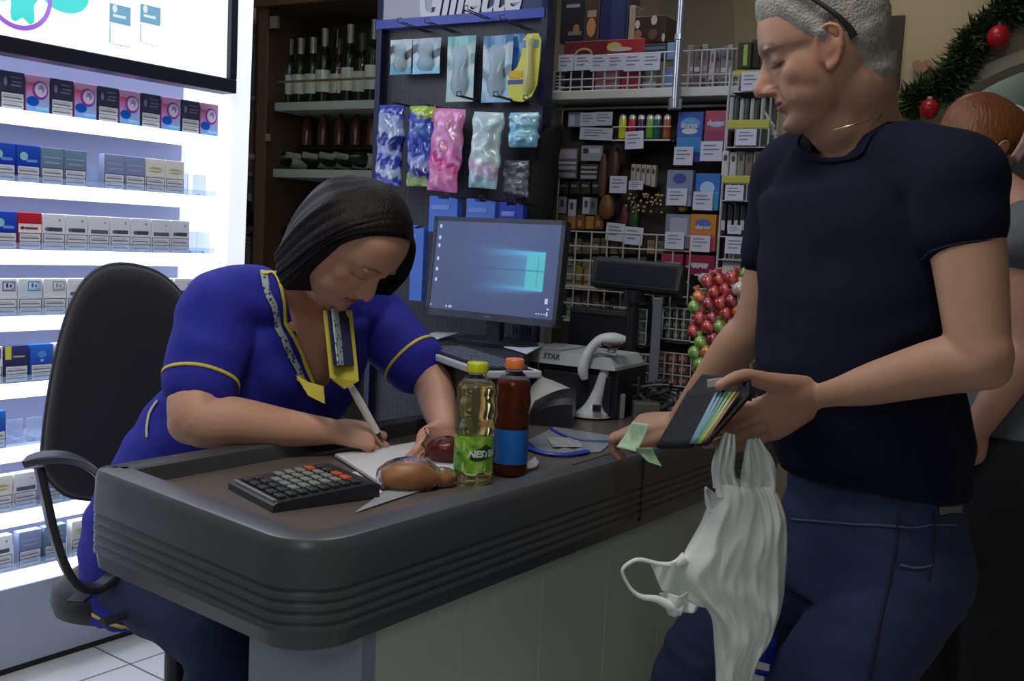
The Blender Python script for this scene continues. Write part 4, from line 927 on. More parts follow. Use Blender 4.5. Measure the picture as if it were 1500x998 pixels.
t = thing('pine_garland', 'dark green pine garland with red baubles draped along the wall arch', 'garland', Fb.copy())
MB().tube(gp, .012, 6).build('stem', mat('garland_stem', (.03, .025, .015), .8), t)
q = MB(); rnd = random.Random(3)
for p in gp:
    for k in range(80):
        d = V((rnd.gauss(0, 1), rnd.gauss(0, .7), rnd.gauss(0, 1))).normalized(); L = rnd.uniform(.05, .125); s = p+V((rnd.uniform(-.035, .035), rnd.uniform(-.02, .02), rnd.uniform(-.035, .035)))
        e = s+d*L*.85; n_ = d.orthogonal().normalized()*.0075
        q.add([s-n_*.3, (s+e)/2-n_, e, (s+e)/2+n_], [(0, 1, 2, 3)])
o = q.build('needles', mat('pine_green', (.028, .055, .02), .7), t, norm=False, weld=False); o['kind'] = 'stuff'
for i, (px, py, r) in enumerate(((1361, 160, .045), (1463, 54, .05))):
    u, z = fuv(Fb, px, py, -.17); q = MB(); q.ell((0, 0, 0), (r, r, r*1.1), 20, 14); o = q.build('red_bauble', mat('bauble_red', (.4, .012, .02), .25), smooth=True); o.matrix_world = Fb @ Matrix.Translation((u, -.17, z))
    tag(o, ('red bauble with a white top at the lower end of the garland', 'red bauble hanging higher up on the garland')[i], 'bauble'); MB().lathe([(.012, r*1.08), (.012, r*1.3), (0, r*1.3)], 10).build('cap', m_kw if i == 0 else m_dwire, o)
u, z = fuv(Fb, 1493, 73, 1.5)
t = thing('ceiling_spotlight', 'tiny bright spotlight beyond the arch', 'spotlight', Fb @ Matrix.Translation((u, 1.5, z)))
MB().ell((0, 0, 0), (.03, .03, .03)).build('bulb', mat('bulb', (1, 1, 1), .3, emit=(1, .97, .9), es=4), t); MB().tube([(0, 0, .02), (0, 0, 3.1-z)], .006, 6).build('rod', m_dark, t)

for nm_, key in (('a', 'blue hanging packet right of the pole, topmost'), ('b', 'red and purple hanging packet, topmost'), ('c', 'orange and magenta hanging packet, third row'), ('d', 'dark red hanging packet, bottom right')):
    L_ = bpy.data.objects['lettering_'+nm_]; par = [o for o in bpy.data.objects if o.get('label') == key][0]; bpy.context.view_layer.update()
    L_.data.transform(par.matrix_world.inverted() @ L_.matrix_world); L_.matrix_world = Matrix.Identity(4); L_.parent = par; L_.name = 'lettering'
# ================================================================ things on the desk
TZ = DZ-.0355
def pz(px, py, z=TZ+.0005): return onz(px, py, z)
def qframe(a, b):     # frame at a with x towards b
    return frame(a, (b-a))
# ---- calculator lying askew near the corner
A, B, Cq, D_ = pz(334, 716), pz(452, 766), pz(573, 736), pz(478, 699)
F = qframe(A, D_); L = (D_-A).length; Wd = abs((F.inverted() @ B).y)
cal = thing('desk_calculator', 'black desk calculator with grey keys and two orange keys at the desk corner', 'calculator', F.copy())
L = .225; Wd = .20
q = MB(); q.prism([(0, 0), (0, .012), (.01, .017), (L-.02, .030), (L, .028), (L, 0)], -Wd, 0)
q.build('body', mat('calculator_black', (.02, .02, .026), .35), cal, smooth=False)
MB().box((.006, -Wd+.012, .0165), (.012, -.012, .020)).build('display_window', mat('lcd_grey', (.25, .28, .3), .2), cal)
m_kg = mat('key_grey', (.2, .22, .2), .4); m_kd = mat('key_dark', (.035, .037, .042), .4); m_ko = mat('key_orange', (.55, .1, .02), .4)
k0 = None
def kz(x): return .017+.013*(x-.01)/(L-.03)
for c in range(8):
    for r in range(5):
        x = .028+c*.0225; y = -.028-r*.0355
        m = m_kd if c < 2 or c == 7 or (r == 4 and c < 7) else m_kg
        if (c, r) in ((6, 0), (7, 3), (7, 2)): m = m_ko
        if c == 2 and r == 0: continue
        q = MB(); q.box((x-.008, y-.013, 0), (x+.008, y+.013, .006), bev=.002)
        q.v = [(a, b, z+kz(x)) for a, b, z in q.v]; q.build('key', m, cal)
# ---- papers
def sheet(name, label, cat, pts, z, m, th=.0012, lines=0, curl=0):
    P4 = [onz(x, y, z) for x, y in pts]; c = sum(P4, V())/4
    t = thing(name, label, cat, V((c.x, c.y, z)))
    def f(u, v):
        p = P4[0].lerp(P4[1], u).lerp(P4[3].lerp(P4[2], u), v); p = p.copy(); p.z = z+th+curl*(abs(u-.5)*2)**3*(.5+.5*v)+.0006*math.sin(u*9+v*4); return p
    q = MB(); q.grid(f, 12, 12); q.build('sheet', m, t, world=True, solid=th)
    if lines:
        q = MB()
        for k in range(lines):
            a = .12+.76*k/max(1, lines-1)
            pl = [f(.12+.7*j/6*(1 if k % 3 else .6), a)+V((0, 0, .0012)) for j in range(7)]; q.tube(pl, .0007, 4)
        q.build('written_lines', m_ink, t, world=True)
    return t
m_paper = mat('white_paper', (.62, .63, .66), .7); m_paper2 = mat('bluish_paper', (.55, .58, .68), .7)
sheet('notebook', 'white open notebook under the writing hand', 'notebook', [(490, 671), (628, 650), (692, 690), (552, 710)], TZ, m_paper, .006, 5)
sheet('receipt', 'small white receipt between the calculator and the wrapped bun', 'receipt', [(484, 699), (522, 692), (561, 722), (540, 728)], TZ+.004, m_paper2, .001, 4)
sheet('wrapper_sheet', 'pale plastic sheet lying under the buns along the desk rim', 'sheet', [(520, 752), (560, 722), (672, 690), (640, 712)], TZ+.001, mat('pale_sheet', (.34, .37, .4), .3), .001)
sheet('crumpled_tissue', 'small white paper showing behind the brown drink bottle', 'paper', [(768, 680), (784, 676), (788, 686), (766, 692)], TZ+.001, m_paper, .004, curl=.012)
# ---- wrapped buns
def bun(cx, cy, rx, ry, rz, seed, lab, ang=0):
    p = pz(cx, cy); q = MB(); vs = MB().ell((0, 0, 0), (rx, ry, rz), 36, 22)
    pts = []
    for v in vs.v:
        n = noise.noise(V(v)*38+V((seed, 0, 0))); pts.append(tuple(V(v)*(1+.07*n)))
    pts = [(x, y, max(z, -rz*.72)+rz*.72) for x, y, z in pts]
    q.add(pts, vs.f)
    for i, v in enumerate(q.v):
        h = v[2]/(rz*1.72); n = noise.noise(V(v)*60); q.cols[i] = (.34+.1*n-.12*h, .15+.05*n-.06*h, .05+.02*n-.01*h)
    t = thing('wrapped_bun', lab, 'bun', Matrix.Translation(p) @ Matrix.Rotation(ang, 4, 'Z'), 'wrapped buns by the desk rim')
    q.build('bread', attr_mat('bun_crust', .45), t, smooth='all', norm=False)
    q = MB(); w = MB().ell((0, 0, 0), (rx*1.07, ry*1.08, rz*1.08), 48, 30); pts = []
    for v in w.v:
        n = noise.noise(V((v[0]*70+seed, v[1]*70, v[2]*70))); n2 = noise.noise(V((v[0]*200, v[1]*25, v[2]*120)))
        pts.append(tuple(V(v)*(1+.05*abs(n)+.03*n2)))
    pts = [(x, y, max(z, -rz*.72)+rz*.73) for x, y, z in pts]
    q.add(pts, w.f); q.build('cling_wrap', mat('cling_film', (.95, .93, .92), .08, trans=1.0, ior=1.12, bump=.4, bump_scale=90), t, smooth='all', norm=False)
bun(598, 716, .062, .038, .036, 2, 'large wrapped brown bun beside the green bottle', .25)
bun(645, 712, .034, .024, .022, 8, 'small wrapped golden bun between large bun and green bottle', .4)
# ---- drink bottles
def drink(px, py, R, Ht, liq, capc, labelm, name, label, fill, tint):
    p = pz(px, py); s = R; k = Ht
    prof = [(.0, 0), (.7, .0), (.93, .012), (1, .04), (1, .10), (.97, .11), (.97, .42), (1.0, .43), (1.0, .50), (.93, .535), (.92, .56), (1.0, .60), (1.02, .66), (.97, .72), (.93, .745), (.97, .77), (.98, .80), (.88, .85), (.62, .895), (.47, .915), (.44, .94), (.52, .945), (.52, .955), (.42, .958), (.42, .985)]
    t = thing(name, label, 'bottle', p)
    def mk(ps, nm, m, flute=0, n=48, cap=False):
        q = MB(); rings = []
        for r, z in ps:
            rings.append([(s*r*(1+flute*math.cos(12*2*PI*j/n)*(1 if z > .5 and z < .84 else 0))*math.cos(2*PI*j/n), s*r*(1+flute*math.cos(12*2*PI*j/n)*(1 if z > .5 and z < .84 else 0))*math.sin(2*PI*j/n), k*z) for j in range(n)])
        q.loft(rings, cap=cap); return q.build(nm, m, t, smooth='all')
    mk(prof, 'plastic_shell', tint, .012)
    inner = [(0, .008)]+[(r*.955, z) for r, z in prof[1:] if z < fill and z > 0]+[(.9 if fill > .83 else .94, fill), (0, fill)]
    mk(inner, 'drink', liq, .01)
    mk([(1.005, .115), (1.008, .12), (1.008, .415), (1.005, .42)], 'label', labelm)
    q = MB(); n = 48; rings = []
    for r, z in [(.0, .945), (.5, .945), (.545, .948), (.55, .96), (.55, 1.012), (.52, 1.025), (.48, 1.03), (0, 1.03)]:
        rings.append([(s*r*(1+(.02 if j % 2 and .9 > z-.05 and r > .54 else 0))*math.cos(2*PI*j/n), s*r*(1+(.02 if j % 2 and r > .54 else 0))*math.sin(2*PI*j/n), k*z) for j in range(n)])
    q.loft(rings); q.build('cap', capc, t, smooth=True)
    return t, s, k
def label_mat(name, c1, c2, c3):
    m = bpy.data.materials.new(name); m.use_nodes = True; nt = m.node_tree; b = nt.nodes['Principled BSDF']
    tc = nt.nodes.new('ShaderNodeTexCoord'); n = nt.nodes.new('ShaderNodeTexNoise'); n.inputs['Scale'].default_value = 22; n.inputs['Detail'].default_value = 3; n.inputs['Distortion'].default_value = 1.2
    r = nt.nodes.new('ShaderNodeValToRGB'); r.color_ramp.elements[0].color = (*c1, 1); r.color_ramp.elements[0].position = .35; r.color_ramp.elements[1].color = (*c3, 1); r.color_ramp.elements[1].position = .68
    e = r.color_ramp.elements.new(.52); e.color = (*c2, 1)
    nt.links.new(tc.outputs['Object'], n.inputs['Vector']); nt.links.new(n.outputs['Fac'], r.inputs[0]); nt.links.new(r.outputs[0], b.inputs['Base Color']); b.inputs['Roughness'].default_value = .3
    MATS[name] = m; return m
m_liqg = mat('green_tea', (.88, .80, .42), .05, trans=.92, ior=1.33); m_liqb = mat('brown_tea', (.11, .018, .006), .08, trans=.25, ior=1.33)
m_pet = mat('pet_plastic', (.93, .97, .94), .05, trans=1.0, ior=1.12); m_petg = mat('pet_plastic_green', (.9, .97, .88), .05, trans=1.0, ior=1.12)
bh = .253
t, s_, k_ = drink(692, 706, .042, bh*.985, m_liqg, mat('cap_lime', (.5, .55, .01), .35), label_mat('label_green', (.02, .2, .02), (.22, .48, .04), (.5, .62, .18)), 'green_tea_bottle', 'half litre bottle of green tea with a lime cap and leafy label', .85, m_petg)
# NESTEA lettering wrapped round the label
def wrap_text(t, txt, size, R, z, a0, m, name, shear=.2, off=.001):
    q = MB(); text_mesh(txt, size, Matrix.Identity(4), m, mb=q, shear=shear, offset=off, depth=0)
    q.m = []; q.mats = []
    q.m = [0]*len(q.f); vs = []
    for x, y, zz in q.v:
        a = a0+x/R; vs.append((R*math.cos(a), R*math.sin(a), z+zz))
    q.v = vs; q.build(name, m, t, norm=False, weld=False)
a_cam = math.atan2(-t.location.y, -t.location.x)
q = MB(); n = 14; R = s_*1.011
vs = []
for k in range(21):
    u = k/20*2-1; a = a_cam+.42+u*.62; h_ = .014*math.sqrt(max(0, 1-u*u*.9)); vs += [(R*math.cos(a), R*math.sin(a), .068-h_+u*.006), (R*math.cos(a), R*math.sin(a), .068+h_+u*.006+.006*math.exp(-((u-.3)/.2)**2))]
q.add(vs, [(2*i, 2*i+2, 2*i+3, 2*i+1) for i in range(20)]); q.build('label_badge', mat('badge_green', (.01, .06, .02), .4), t, norm=False)
wrap_text(t, 'NESTEA', .019, s_*1.018, .068, a_cam+.5, mat('badge_white', (.7, .75, .7), .4), 'label_lettering')
q = MB(); disc(0, 0, 1, 1, 0, q=q); q = MB()
for (da, zz, r) in ((-.1, .04, .022), (.9, .035, .015), (-.75, .085, .016)):
    q.add([(s_*1.0095*math.cos(a_cam+da+r/s_*math.cos(2*PI*j/18)), s_*1.0095*math.sin(a_cam+da+r/s_*math.cos(2*PI*j/18)), zz+r*.8*math.sin(2*PI*j/18)) for j in range(18)], [tuple(range(18))])
q.build('fruit_print', mat('lime_print', (.5, .66, .3), .4), t, norm=False)
t2, s2, k2 = drink(746, 695, .0385, bh*.99, m_liqb, mat('cap_orange', (.75, .2, .05), .35), mat('label_blue', (.015, .13, .5), .3), 'brown_tea_bottle', 'half litre bottle of brown tea with an orange cap and blue label', .84, m_pet)
# ---- zip bag with blue edges
zp = [(772, 646), (812, 626), (905, 640), (880, 662), (800, 668)]
P5 = [pz(x, y, TZ+.002) for x, y in zp]; c = sum(P5, V())/5
t = thing('zip_bag', 'flat clear zip bag with blue edges beside the brown tea bottle', 'plastic bag', V((c.x, c.y, TZ)))
q = MB(); q.add([tuple(p) for p in P5], [(0, 1, 2, 3, 4)]); q.build('clear_film', mat('zip_film', (.4, .45, .5), .2, trans=.4, ior=1.2), t, world=True, solid=.001, norm=False)
q = MB()
for pts, r in ((((806, 627), (822, 636), (845, 643), (875, 646), (900, 646)), .0045), (((764, 648), (778, 657), (800, 664), (830, 666), (860, 661)), .011)):
    q.tube(curvept([pz(x, y, TZ+.006) for x, y in pts], 20), r, 8, flat=(1, .35))
q.build('blue_edge', mat('zip_blue', (.015, .05, .42), .35), t, world=True, smooth=True)
q = MB(); q.grid(lambda u, v: pz(800+45*u+10*v, 641+14*v, TZ+.006+.003*math.sin(u*12)*math.sin(v*7)), 16, 8); q.build('paper_inside', mat('zip_paper', (.34, .33, .36), .5), t, world=True)
# ---- card reader / receipt printer with a white paper cover
F = frame(pz(774, 622), (.93, -.12)); g = lambda px, py, off=0: fuv(F, px, py, off)
t = thing('receipt_printer', 'small black receipt printer under a drooping white paper strip', 'printer', F.copy())
u1 = g(838, 612)[0]
q = MB(); rings = []
for k in range(13):
    a = k/12; x = u1*a; top = .035+.045*math.sin(a*PI*.55); rings.append([(x, -.0, 0), (x, -.0, top*.8), (x, .02, top), (x, .13, top+.012), (x, .15, 0)])
q.loft(rings); q.build('body', mat('printer_black', (.012, .013, .018), .4), t)
def pf(u, v):
    a = g(774+62*u, 603-30*u**.8+18*max(0, u-.75)*2, -.008); b = g(770+40*u, 581-41*u, .12)
    A_ = V((a[0], -.008, a[1])); B_ = V((b[0], .12, b[1])); r = A_.lerp(B_, v); r.z += .006*math.sin(v*PI); return r
def q4(pts, nm, bulge):
    a, b_, c, d = [P(*p) for p in pts]; nn = (b_-a).cross(d-a).normalized()*bulge
    q = MB(); q.grid(lambda u, v: a.lerp(b_, u).lerp(d.lerp(c, u), v)+nn*math.sin(u*PI)+nn*.4*math.sin(v*PI), 14, 10); q.build(nm, m_paper, t, world=True, smooth='all', solid=.0015)
q4([(768, 577, 3.02), (806, 541, 3.18), (837, 571, 3.06), (772, 605, 2.93)], 'paper_strip', -.006)
q4([(772, 605, 2.93), (837, 571, 3.06), (838, 588, 3.06), (774, 612, 2.93)], 'paper_flap', .002)
# ---- barcode scanner on its stand (Y about 3.0)
SY = pz(868, 612).y
t = thing('barcode_scanner', 'white hand barcode scanner resting in a curved white stand', 'scanner', V((pz(866, 610).x, SY, TZ)))
m_scan = mat('scanner_white', (.56, .58, .62), .35)
sp = lambda x, y, dy=0: P(x, y, SY+dy)
q = MB()
path = curvept([sp(866, 609), sp(868, 596), sp(876, 575), sp(885, 548), sp(893, 522), sp(899, 508)], 30)
R_ = curvev([.062, .030, .0185, .0155, .014, .014], 30); R_[0] = .064; R_[1] = .05
rings = []
for p, r in zip(path, R_): rings.append([tuple(p+V((r*math.cos(2*PI*k/24), r*.85*math.sin(2*PI*k/24), 0))) for k in range(24)])
q.loft(rings); q.build('stand', m_scan, t, world=True, smooth='all')
MB().box(sp(868, 603, -.062), sp(880, 593, -.045), bev=.001).build('stand_badge', m_black, t, world=True)
q = MB(); q.tube(curvept([sp(857, 556, -.01), sp(854, 543, -.01), sp(858, 525, -.01), sp(868, 508, -.01), sp(882, 498, -.012), sp(900, 497, -.014), sp(916, 499, -.016)], 30), curvev([.012, .018, .0175, .016, .019, .021, .014], 30), 18, flat=(1.15, .9))
q.build('scanner_body', m_scan, t, world=True, smooth='all')
q = MB(); q.tube(curvept([sp(882, 503, -.035), sp(893, 507, -.042), sp(906, 507, -.042), sp(914, 503, -.035)], 12), [.006]*13, 10, flat=(1.2, .8)); q.build('scan_window', mat('scan_red', (.03, .004, .004), .15), t, world=True, smooth='all')
q = MB(); q.tube(curvept([sp(868, 520, -.01), sp(878, 516, -.02), sp(905, 521, -.03)], 12), .006, 8); q.build('trigger', mat('scan_grey', (.3, .32, .36), .4), t, world=True, smooth='all')
# ---- riser with monitor and keyboard, cash drawer with printer
RZ = 1.035; TD = P(722, 395, 3.15)
rc = [onz(603, 495, RZ), onz(688, 549, RZ), onz(757, 532, RZ), onz(782, 506, RZ), onz(745, 480, RZ)]
rc[4].y = min(rc[4].y, 3.45); rc[0].y = min(rc[0].y, 3.3)
q = MB(); n = 5; q.add([(p.x, p.y, z) for z in (DZ+.001, RZ) for p in rc], [(4, 3, 2, 1, 0), (5, 6, 7, 8, 9)]+[(i, (i+1) % 5, (i+1) % 5+5, i+5) for i in range(5)])
tag(q.build('monitor_riser', mat('riser_black', (.008, .008, .012), .6)), 'dark riser box carrying the monitor and keyboard on the cashier side', 'riser')
Fm = frame(V((TD.x, TD.y, 0)), (.80, -.60)); mon = thing('monitor', 'flat computer monitor showing a blue desktop with a glowing window emblem', 'monitor', Fm.copy())
Mt = Matrix.Translation((0, 0, TD.z)) @ Matrix.Rotation(math.radians(-5), 4, 'X')
mw, mh = .51, .315
q = MB(); q.box((-mw/2, 0, -mh/2), (mw/2, .03, mh/2), M=Mt, bev=.006); q.box((-mw*.3, .03, -mh*.3), (mw*.3, .05, mh*.3), M=Mt, bev=.01); q.build('casing', mat('monitor_casing', (.018, .019, .026), .35), mon)
q = MB(); bz = .018
for a, b in (((-mw/2, -.004, mh/2-.014), (mw/2, 0, mh/2)), ((-mw/2, -.004, -mh/2), (mw/2, 0, -mh/2+.022)), ((-mw/2, -.004, -mh/2), (-mw/2+.014, 0, mh/2)), ((mw/2-.014, -.004, -mh/2), (mw/2, 0, mh/2))): q.box(a, b, M=Mt)
q.build('bezel', mat('monitor_bezel', (.05, .055, .085), .3), mon)
def wall(u, v):
    c = V((.062, .088, .2))*(1.0+.3*math.exp(-((u-.6)/.35)**2)*math.exp(-((v-.5)/.4)**2))
    c = c*(.85+.3*v*.6)
    wx0, wx1, wy0, wy1 = .76, .90, .30, .68; cy = .5
    if u < wx1:
        for yy, dirn in ((wy1, 1), (wy0, -1)):
            t_ = (wx1-u)/.62; yl = cy+(yy-cy)*(1+.28*t_*0)+(.02*dirn*t_); d = abs(v-yl)
            c += V((.03, .30, .50))*max(0, 1-t_)**1.6*math.exp(-(d/(.015+.05*t_))**2)
        t_ = (wx1-u)/.55
        if abs(v-cy) < (wy1-wy0)/2+.02: c += V((.02, .24, .36))*max(0, 1-t_)**1.7
        d = abs(v-cy); c -= V((.03, .12, .16))*max(0, 1-t_)**.7*math.exp(-(d/.008)**2)
    if wx0 < u < wx1 and wy0 < v < wy1 and abs(v-cy) > .008 and abs(u-(wx0+wx1)/2-.02) > .004: c = V((.09, .5, .56))
    return tuple(max(0, x) for x in c)
q = MB(); sx, sz = mw-.028, mh-.036; NX, NZ = 128, 84
q.grid(lambda u, v: Mt @ V((-sx/2+sx*u, -.0015, -mh/2+.022+sz*v)), NX, NZ)
for j in range(NZ+1):
    for i in range(NX+1): q.cols[j*(NX+1)+i] = wall(i/NX, j/NZ)
mscr = attr_mat('screen_picture', .25, emit=True, es=1.0)
mscr.node_tree.links.remove([l for l in mscr.node_tree.links if l.to_socket.name == 'Base Color'][0]); mscr.node_tree.nodes['Principled BSDF'].inputs['Base Color'].default_value = (.01, .01, .012, 1)
sc_ = q.build('screen', mscr, mon, norm=False, weld=False)
q = MB()
def ic(u, v, w, h): a = -sx/2+sx*u; b = -mh/2+.022+sz*v; q.add([Mt @ V(p) for p in ((a, -.0025, b), (a+w, -.0025, b), (a+w, -.0025, b+h), (a, -.0025, b+h))], [(0, 1, 2, 3)])
for v in (.92, .79, .70, .55, .43, .31): ic(.025, v, .009, .011)
for u in (.14, .165, .18): ic(u, .025, .006, .006)
ic(.005, .03, .005, .005); ic(.93, .16, .011, .016)
for k in range(5): ic(.87+.02*k, .045, .006, .003)
ic(.95, .03, .004, .014); ic(.95, .1, .008, .004)
q.build('desktop_icons', mat('icon_glow', (.01, .01, .01), .5, emit=(.5, .62, .85), es=1), sc_, norm=False)
q = MB(); text_mesh('PHILIPS', .009, Mt @ Matrix.Translation((0.0, -.0048, -mh/2+.011)), mat('bezel_text', (.3, .32, .4), .4), parent=mon, name='bezel_lettering')
q = MB(); q.box((-.025, .015, RZ+.01), (.025, .04, TD.z)); q.build('neck', m_black, mon)
bq = [(.15*math.cos(2*PI*k/40), .03+.10*math.sin(2*PI*k/40)) for k in range(40)]
q = MB(); q.add([(x, y, RZ+.001) for x, y in bq]+[(x, y, RZ+.012) for x, y in bq]+[(x*.9, .03+(y-.03)*.9, RZ+.016) for x, y in bq], [tuple(range(39, -1, -1)), tuple(range(80, 120))]+[(i+o, (i+1) % 40+o, (i+1) % 40+o+40, i+o+40) for i in range(40) for o in (0, 40)])
q.build('base', mat('monitor_base', (.015, .016, .024), .3), mon)
# keyboard
ka, kb_ = onz(618, 516, RZ+.002), onz(738, 566, RZ+.002); kc = onz(640, 500, RZ+.002)
Fkb = frame(onz(622, 520, RZ+.002), onz(700, 548, RZ+.002)-onz(622, 520, RZ+.002)); 
kl = (onz(735, 556, RZ)-onz(622, 520, RZ)).length
kt = thing('keyboard', 'computer keyboard with white edges in front of the monitor', 'keyboard', Fkb.copy())
kl = min(kl, .46)
MB().box((0, -.02, 0), (kl, .13, .018), bev=.004).build('case', mat('keyboard_white', (.5, .52, .6), .4), kt)
MB().box((.01, -.01, .018), (kl-.01, .11, .0195)).build('key_bed', m_black, kt)
nk = 16
for r in range(5):
    for c in range(nk):
        x = .016+(kl-.032)*c/nk; y = -.004+r*.022; MB().box((x, y, .019), (x+(kl-.032)/nk-.004, y+.018, .027), bev=.002).build('key', mat('keycap', (.06, .065, .1), .4), kt)
sheet('paper_stack', 'loose white papers lying left of the monitor foot', 'papers', [(604, 496), (640, 489), (672, 490), (630, 503)], RZ+.002, m_paper2, .004)
sheet('white_folder', 'pale folded sheets between the monitor foot and white printer', 'papers', [(738, 510), (768, 500), (800, 506), (772, 520)], RZ+.002, m_paper2, .003)
# small things under the monitor
for i, (px, w) in enumerate(((748, 16), (768, 16))):
    o = MB().box((0, 0, 0), (w*.0021, .03, .06), bev=.003).build('small_box', mat('violet_box', (.16, .15, .27), .5)); p = onz(px-6, 492, RZ+.001); o.matrix_world = frame(V((P(px, 492, 3.34).x, 3.34, RZ+.0005)), BX)
    tag(o, ('left', 'right')[i]+' small violet patterned box standing behind the monitor neck', 'box')
    MB().box((.006, -.001, .015), (.012, 0, .05)).build('dark_mark', m_black, o); MB().box((.018, -.001, .02), (.025, 0, .045)).build('dark_mark', m_black, o)
# cash drawer
F = frame(pz(786, 604)+V((0, .06, 0)), BX); g = lambda px, py, off=0: fuv(F, px, py, off)
w1 = g(905, 560)[0]; zt = g(840, 536)[1]
t = thing('cash_drawer', 'black cash drawer box behind the barcode scanner', 'cash drawer', F.copy()); F0 = F
MB().box((0, 0, .0), (w1, .22, zt), bev=.004).build('housing', m_black, t)
MB().box((.02, -.006, .015), (w1-.02, 0, zt-.02), bev=.003).build('drawer_front', mat('drawer_front', (.02, .021, .027), .35), t)
zt2 = zt
# white printer on top
a = g(772, 515, -.0); b = g(905, 545, 0); top = g(840, 511)[1]
F2 = F @ Matrix.Translation((0, 0, zt+.0005))
t = thing('label_printer', 'low white printer with dark lettering on top of the cash drawer', 'printer', F2)
hh = .042
q = MB(); q.prism([(a[0], 0), (a[0]+.01, hh*.95), (a[0]+.03, hh), (b[0]-.02, hh*.9), (b[0], .01), (b[0], 0)], -.02, .2); q.build('casing', mat('printer_white', (.5, .54, .56), .4), t)
text_mesh('STAR', .024, Matrix.Translation((a[0]+.095, -.0205, hh*.52)), mat('printer_ink', (.08, .09, .12), .5), parent=t, name='front_lettering', offset=.001, shear=.3)
MB().box((a[0]+.02, -.0, hh), (a[0]+.12, .15, hh+.004)).build('lid', m_paper, t)
# terminal (black panel) behind, customer display on its pole
o = thing('touch_terminal', 'black back of a small till screen standing behind the scanner', 'screen', frame(P(880, 520, 3.3), BX) )
Fx = o.matrix_world.copy(); g3 = lambda px, py: fuv(Fx, px, py)
a = g3(834, 448); b = g3(925, 517)
o.matrix_world = Fx
q = MB(); q.box((a[0], 0, b[1]-Fx.translation.z+Fx.translation.z), (b[0], .04, a[1]), bev=.01)
q.build('panel', mat('terminal_black', (.008, .008, .01), .45), o); MB().box((a[0]+.01, -.006, a[1]-.02), (b[0]-.02, 0, a[1]-.004), bev=.002).build('top_vent', mat('terminal_grey', (.035, .035, .04), .4), o)
def fixf(q): pass
q = MB(); q.box(((a[0]+b[0])/2-.02, .01, -Fx.translation.z+TZ+.142), ((a[0]+b[0])/2+.02, .03, b[1]+.01)); q.build('foot', m_black, o)
Fx = frame(P(930, 520, 3.22), BX); a = fuv(Fx, 866, 380); b = fuv(Fx, 997, 425); 
o = thing('customer_display', 'long black customer price display on a pole behind the scanner', 'display', Fx.copy())
Mx = Matrix.Translation(((a[0]+b[0])/2, 0, fuv(Fx, 930, 402)[1])) @ Matrix.Rotation(math.radians(2), 4, 'Y') @ Matrix.Rotation(math.radians(-14), 4, 'X')
w = (b[0]-a[0])/2; 
q = MB(); q.box((-w, 0, -.05), (w, .06, .05), M=Mx, bev=.012); q.build('display_housing', mat('display_black', (.014, .014, .018), .4), o)
q = MB(); q.box((-w+.02, -.002, -.032), (w-.02, .001, .032), M=Mx, bev=.001); q.build('display_window', mat('display_glass', (.02, .022, .032), .12), o)
q = MB(); zc = fuv(Fx, 925, 425)[1]; q.tube([(fuv(Fx, 925, 425)[0], .02, -Fx.translation.z+TZ), (fuv(Fx, 925, 425)[0], .02, zc)], .02, 14); q.tube([(fuv(Fx, 925, 430)[0], .02, zc-.04), (fuv(Fx, 925, 430)[0], .02, zc)], .034, 14); q.build('pole', m_black, o, smooth=True)
# clutter right of the scanner: small devices, cables
def blk(name, label, cat, pix, Y, dep, c, mm=None, zb=None):
    x0, y0, x1, y1 = pix; a = P(x0, y1, Y); b = P(x1, y0, Y); z0 = zb if zb is not None else a.z
    o = MB().box((0, 0, 0), (b.x-a.x, dep, b.z-z0), bev=.004).build(name, mm or mat('k_%s' % name, c, .4)); o.location = (a.x, Y, z0); tag(o, label, cat); return o
o = blk('card_reader', 'pale payment terminal leaning behind the scanner neck', 'terminal', (886, 522, 924, 548), 3.16, .05, (.3, .35, .34), zb=P(886, 548, 3.16).z); MB().box((.03, -.001, .012), (.06, 0, .045)).build('keypad', mat('kp', (.12, .16, .15), .5), o)
blk('power_box', 'black box under the payment terminal', 'box', (884, 549, 932, 605), 3.14, .1, (.015, .015, .018), zb=TZ)
o = blk('glass_jar', 'small pale jar right of the scanner foot', 'jar', (893, 578, 917, 610), 3.02, .04, (.2, .2, .24), zb=TZ)
blk('coin_tray', 'round dark coin tray rim beside the fingers', 'tray', (928, 592, 968, 608), 2.98, .06, (.1, .095, .09), zb=TZ)
q = MB(); rnd = random.Random(12)
for i in range(9):
    x = 935+rnd.uniform(0, 60); pts = [P(x+rnd.uniform(-25, 25), 560+60*k/5+rnd.uniform(-12, 12), 3.05+rnd.uniform(-.05, .08)) for k in range(6)]
    for p in pts: p.z = max(p.z, TZ+.01)
    q.tube(curvept(pts, 24), .005, 6)
tag(q.build('cable_tangle', mat('cable_grey', (.05, .05, .06), .5), smooth=True), 'tangle of dark cables on the desk behind the customer hand', 'cables', kind='stuff')
for i in range(10):
    x = 935+(i % 5)*15+rnd.uniform(-3, 3); y = 575+(i//5)*22; c = [(.15, .15, .18), (.04, .04, .05), (.25, .24, .26), (.1, .08, .08), (.3, .31, .36)][(i*3) % 5]
    blk('small_carton', '%s small carton in the clutter, %s from left in the %s row' % (('grey', 'black', 'pale', 'brown', 'bluish')[(i*3) % 5], ORD[i % 5], ('rear', 'front')[i//5]), 'carton', (x, y, x+13, y+rnd.uniform(14, 20)), 3.2-.06*(i//5), .03, c, mat('ct%d' % ((i*3) % 5), c, .5), zb=TZ)
# ================================================================ office chair
m_chair = mat('chair_fabric', (.016, .014, .02), .85, sheen=.3, bump=.3, bump_scale=700)
m_arm = mat('chair_plastic', (.05, .055, .075), .4)
cY = 2.86
ch = thing('office_chair', 'black office swivel chair with curved armrests under the cashier', 'chair', V((P(200, 860, cY).x, cY, 0)))
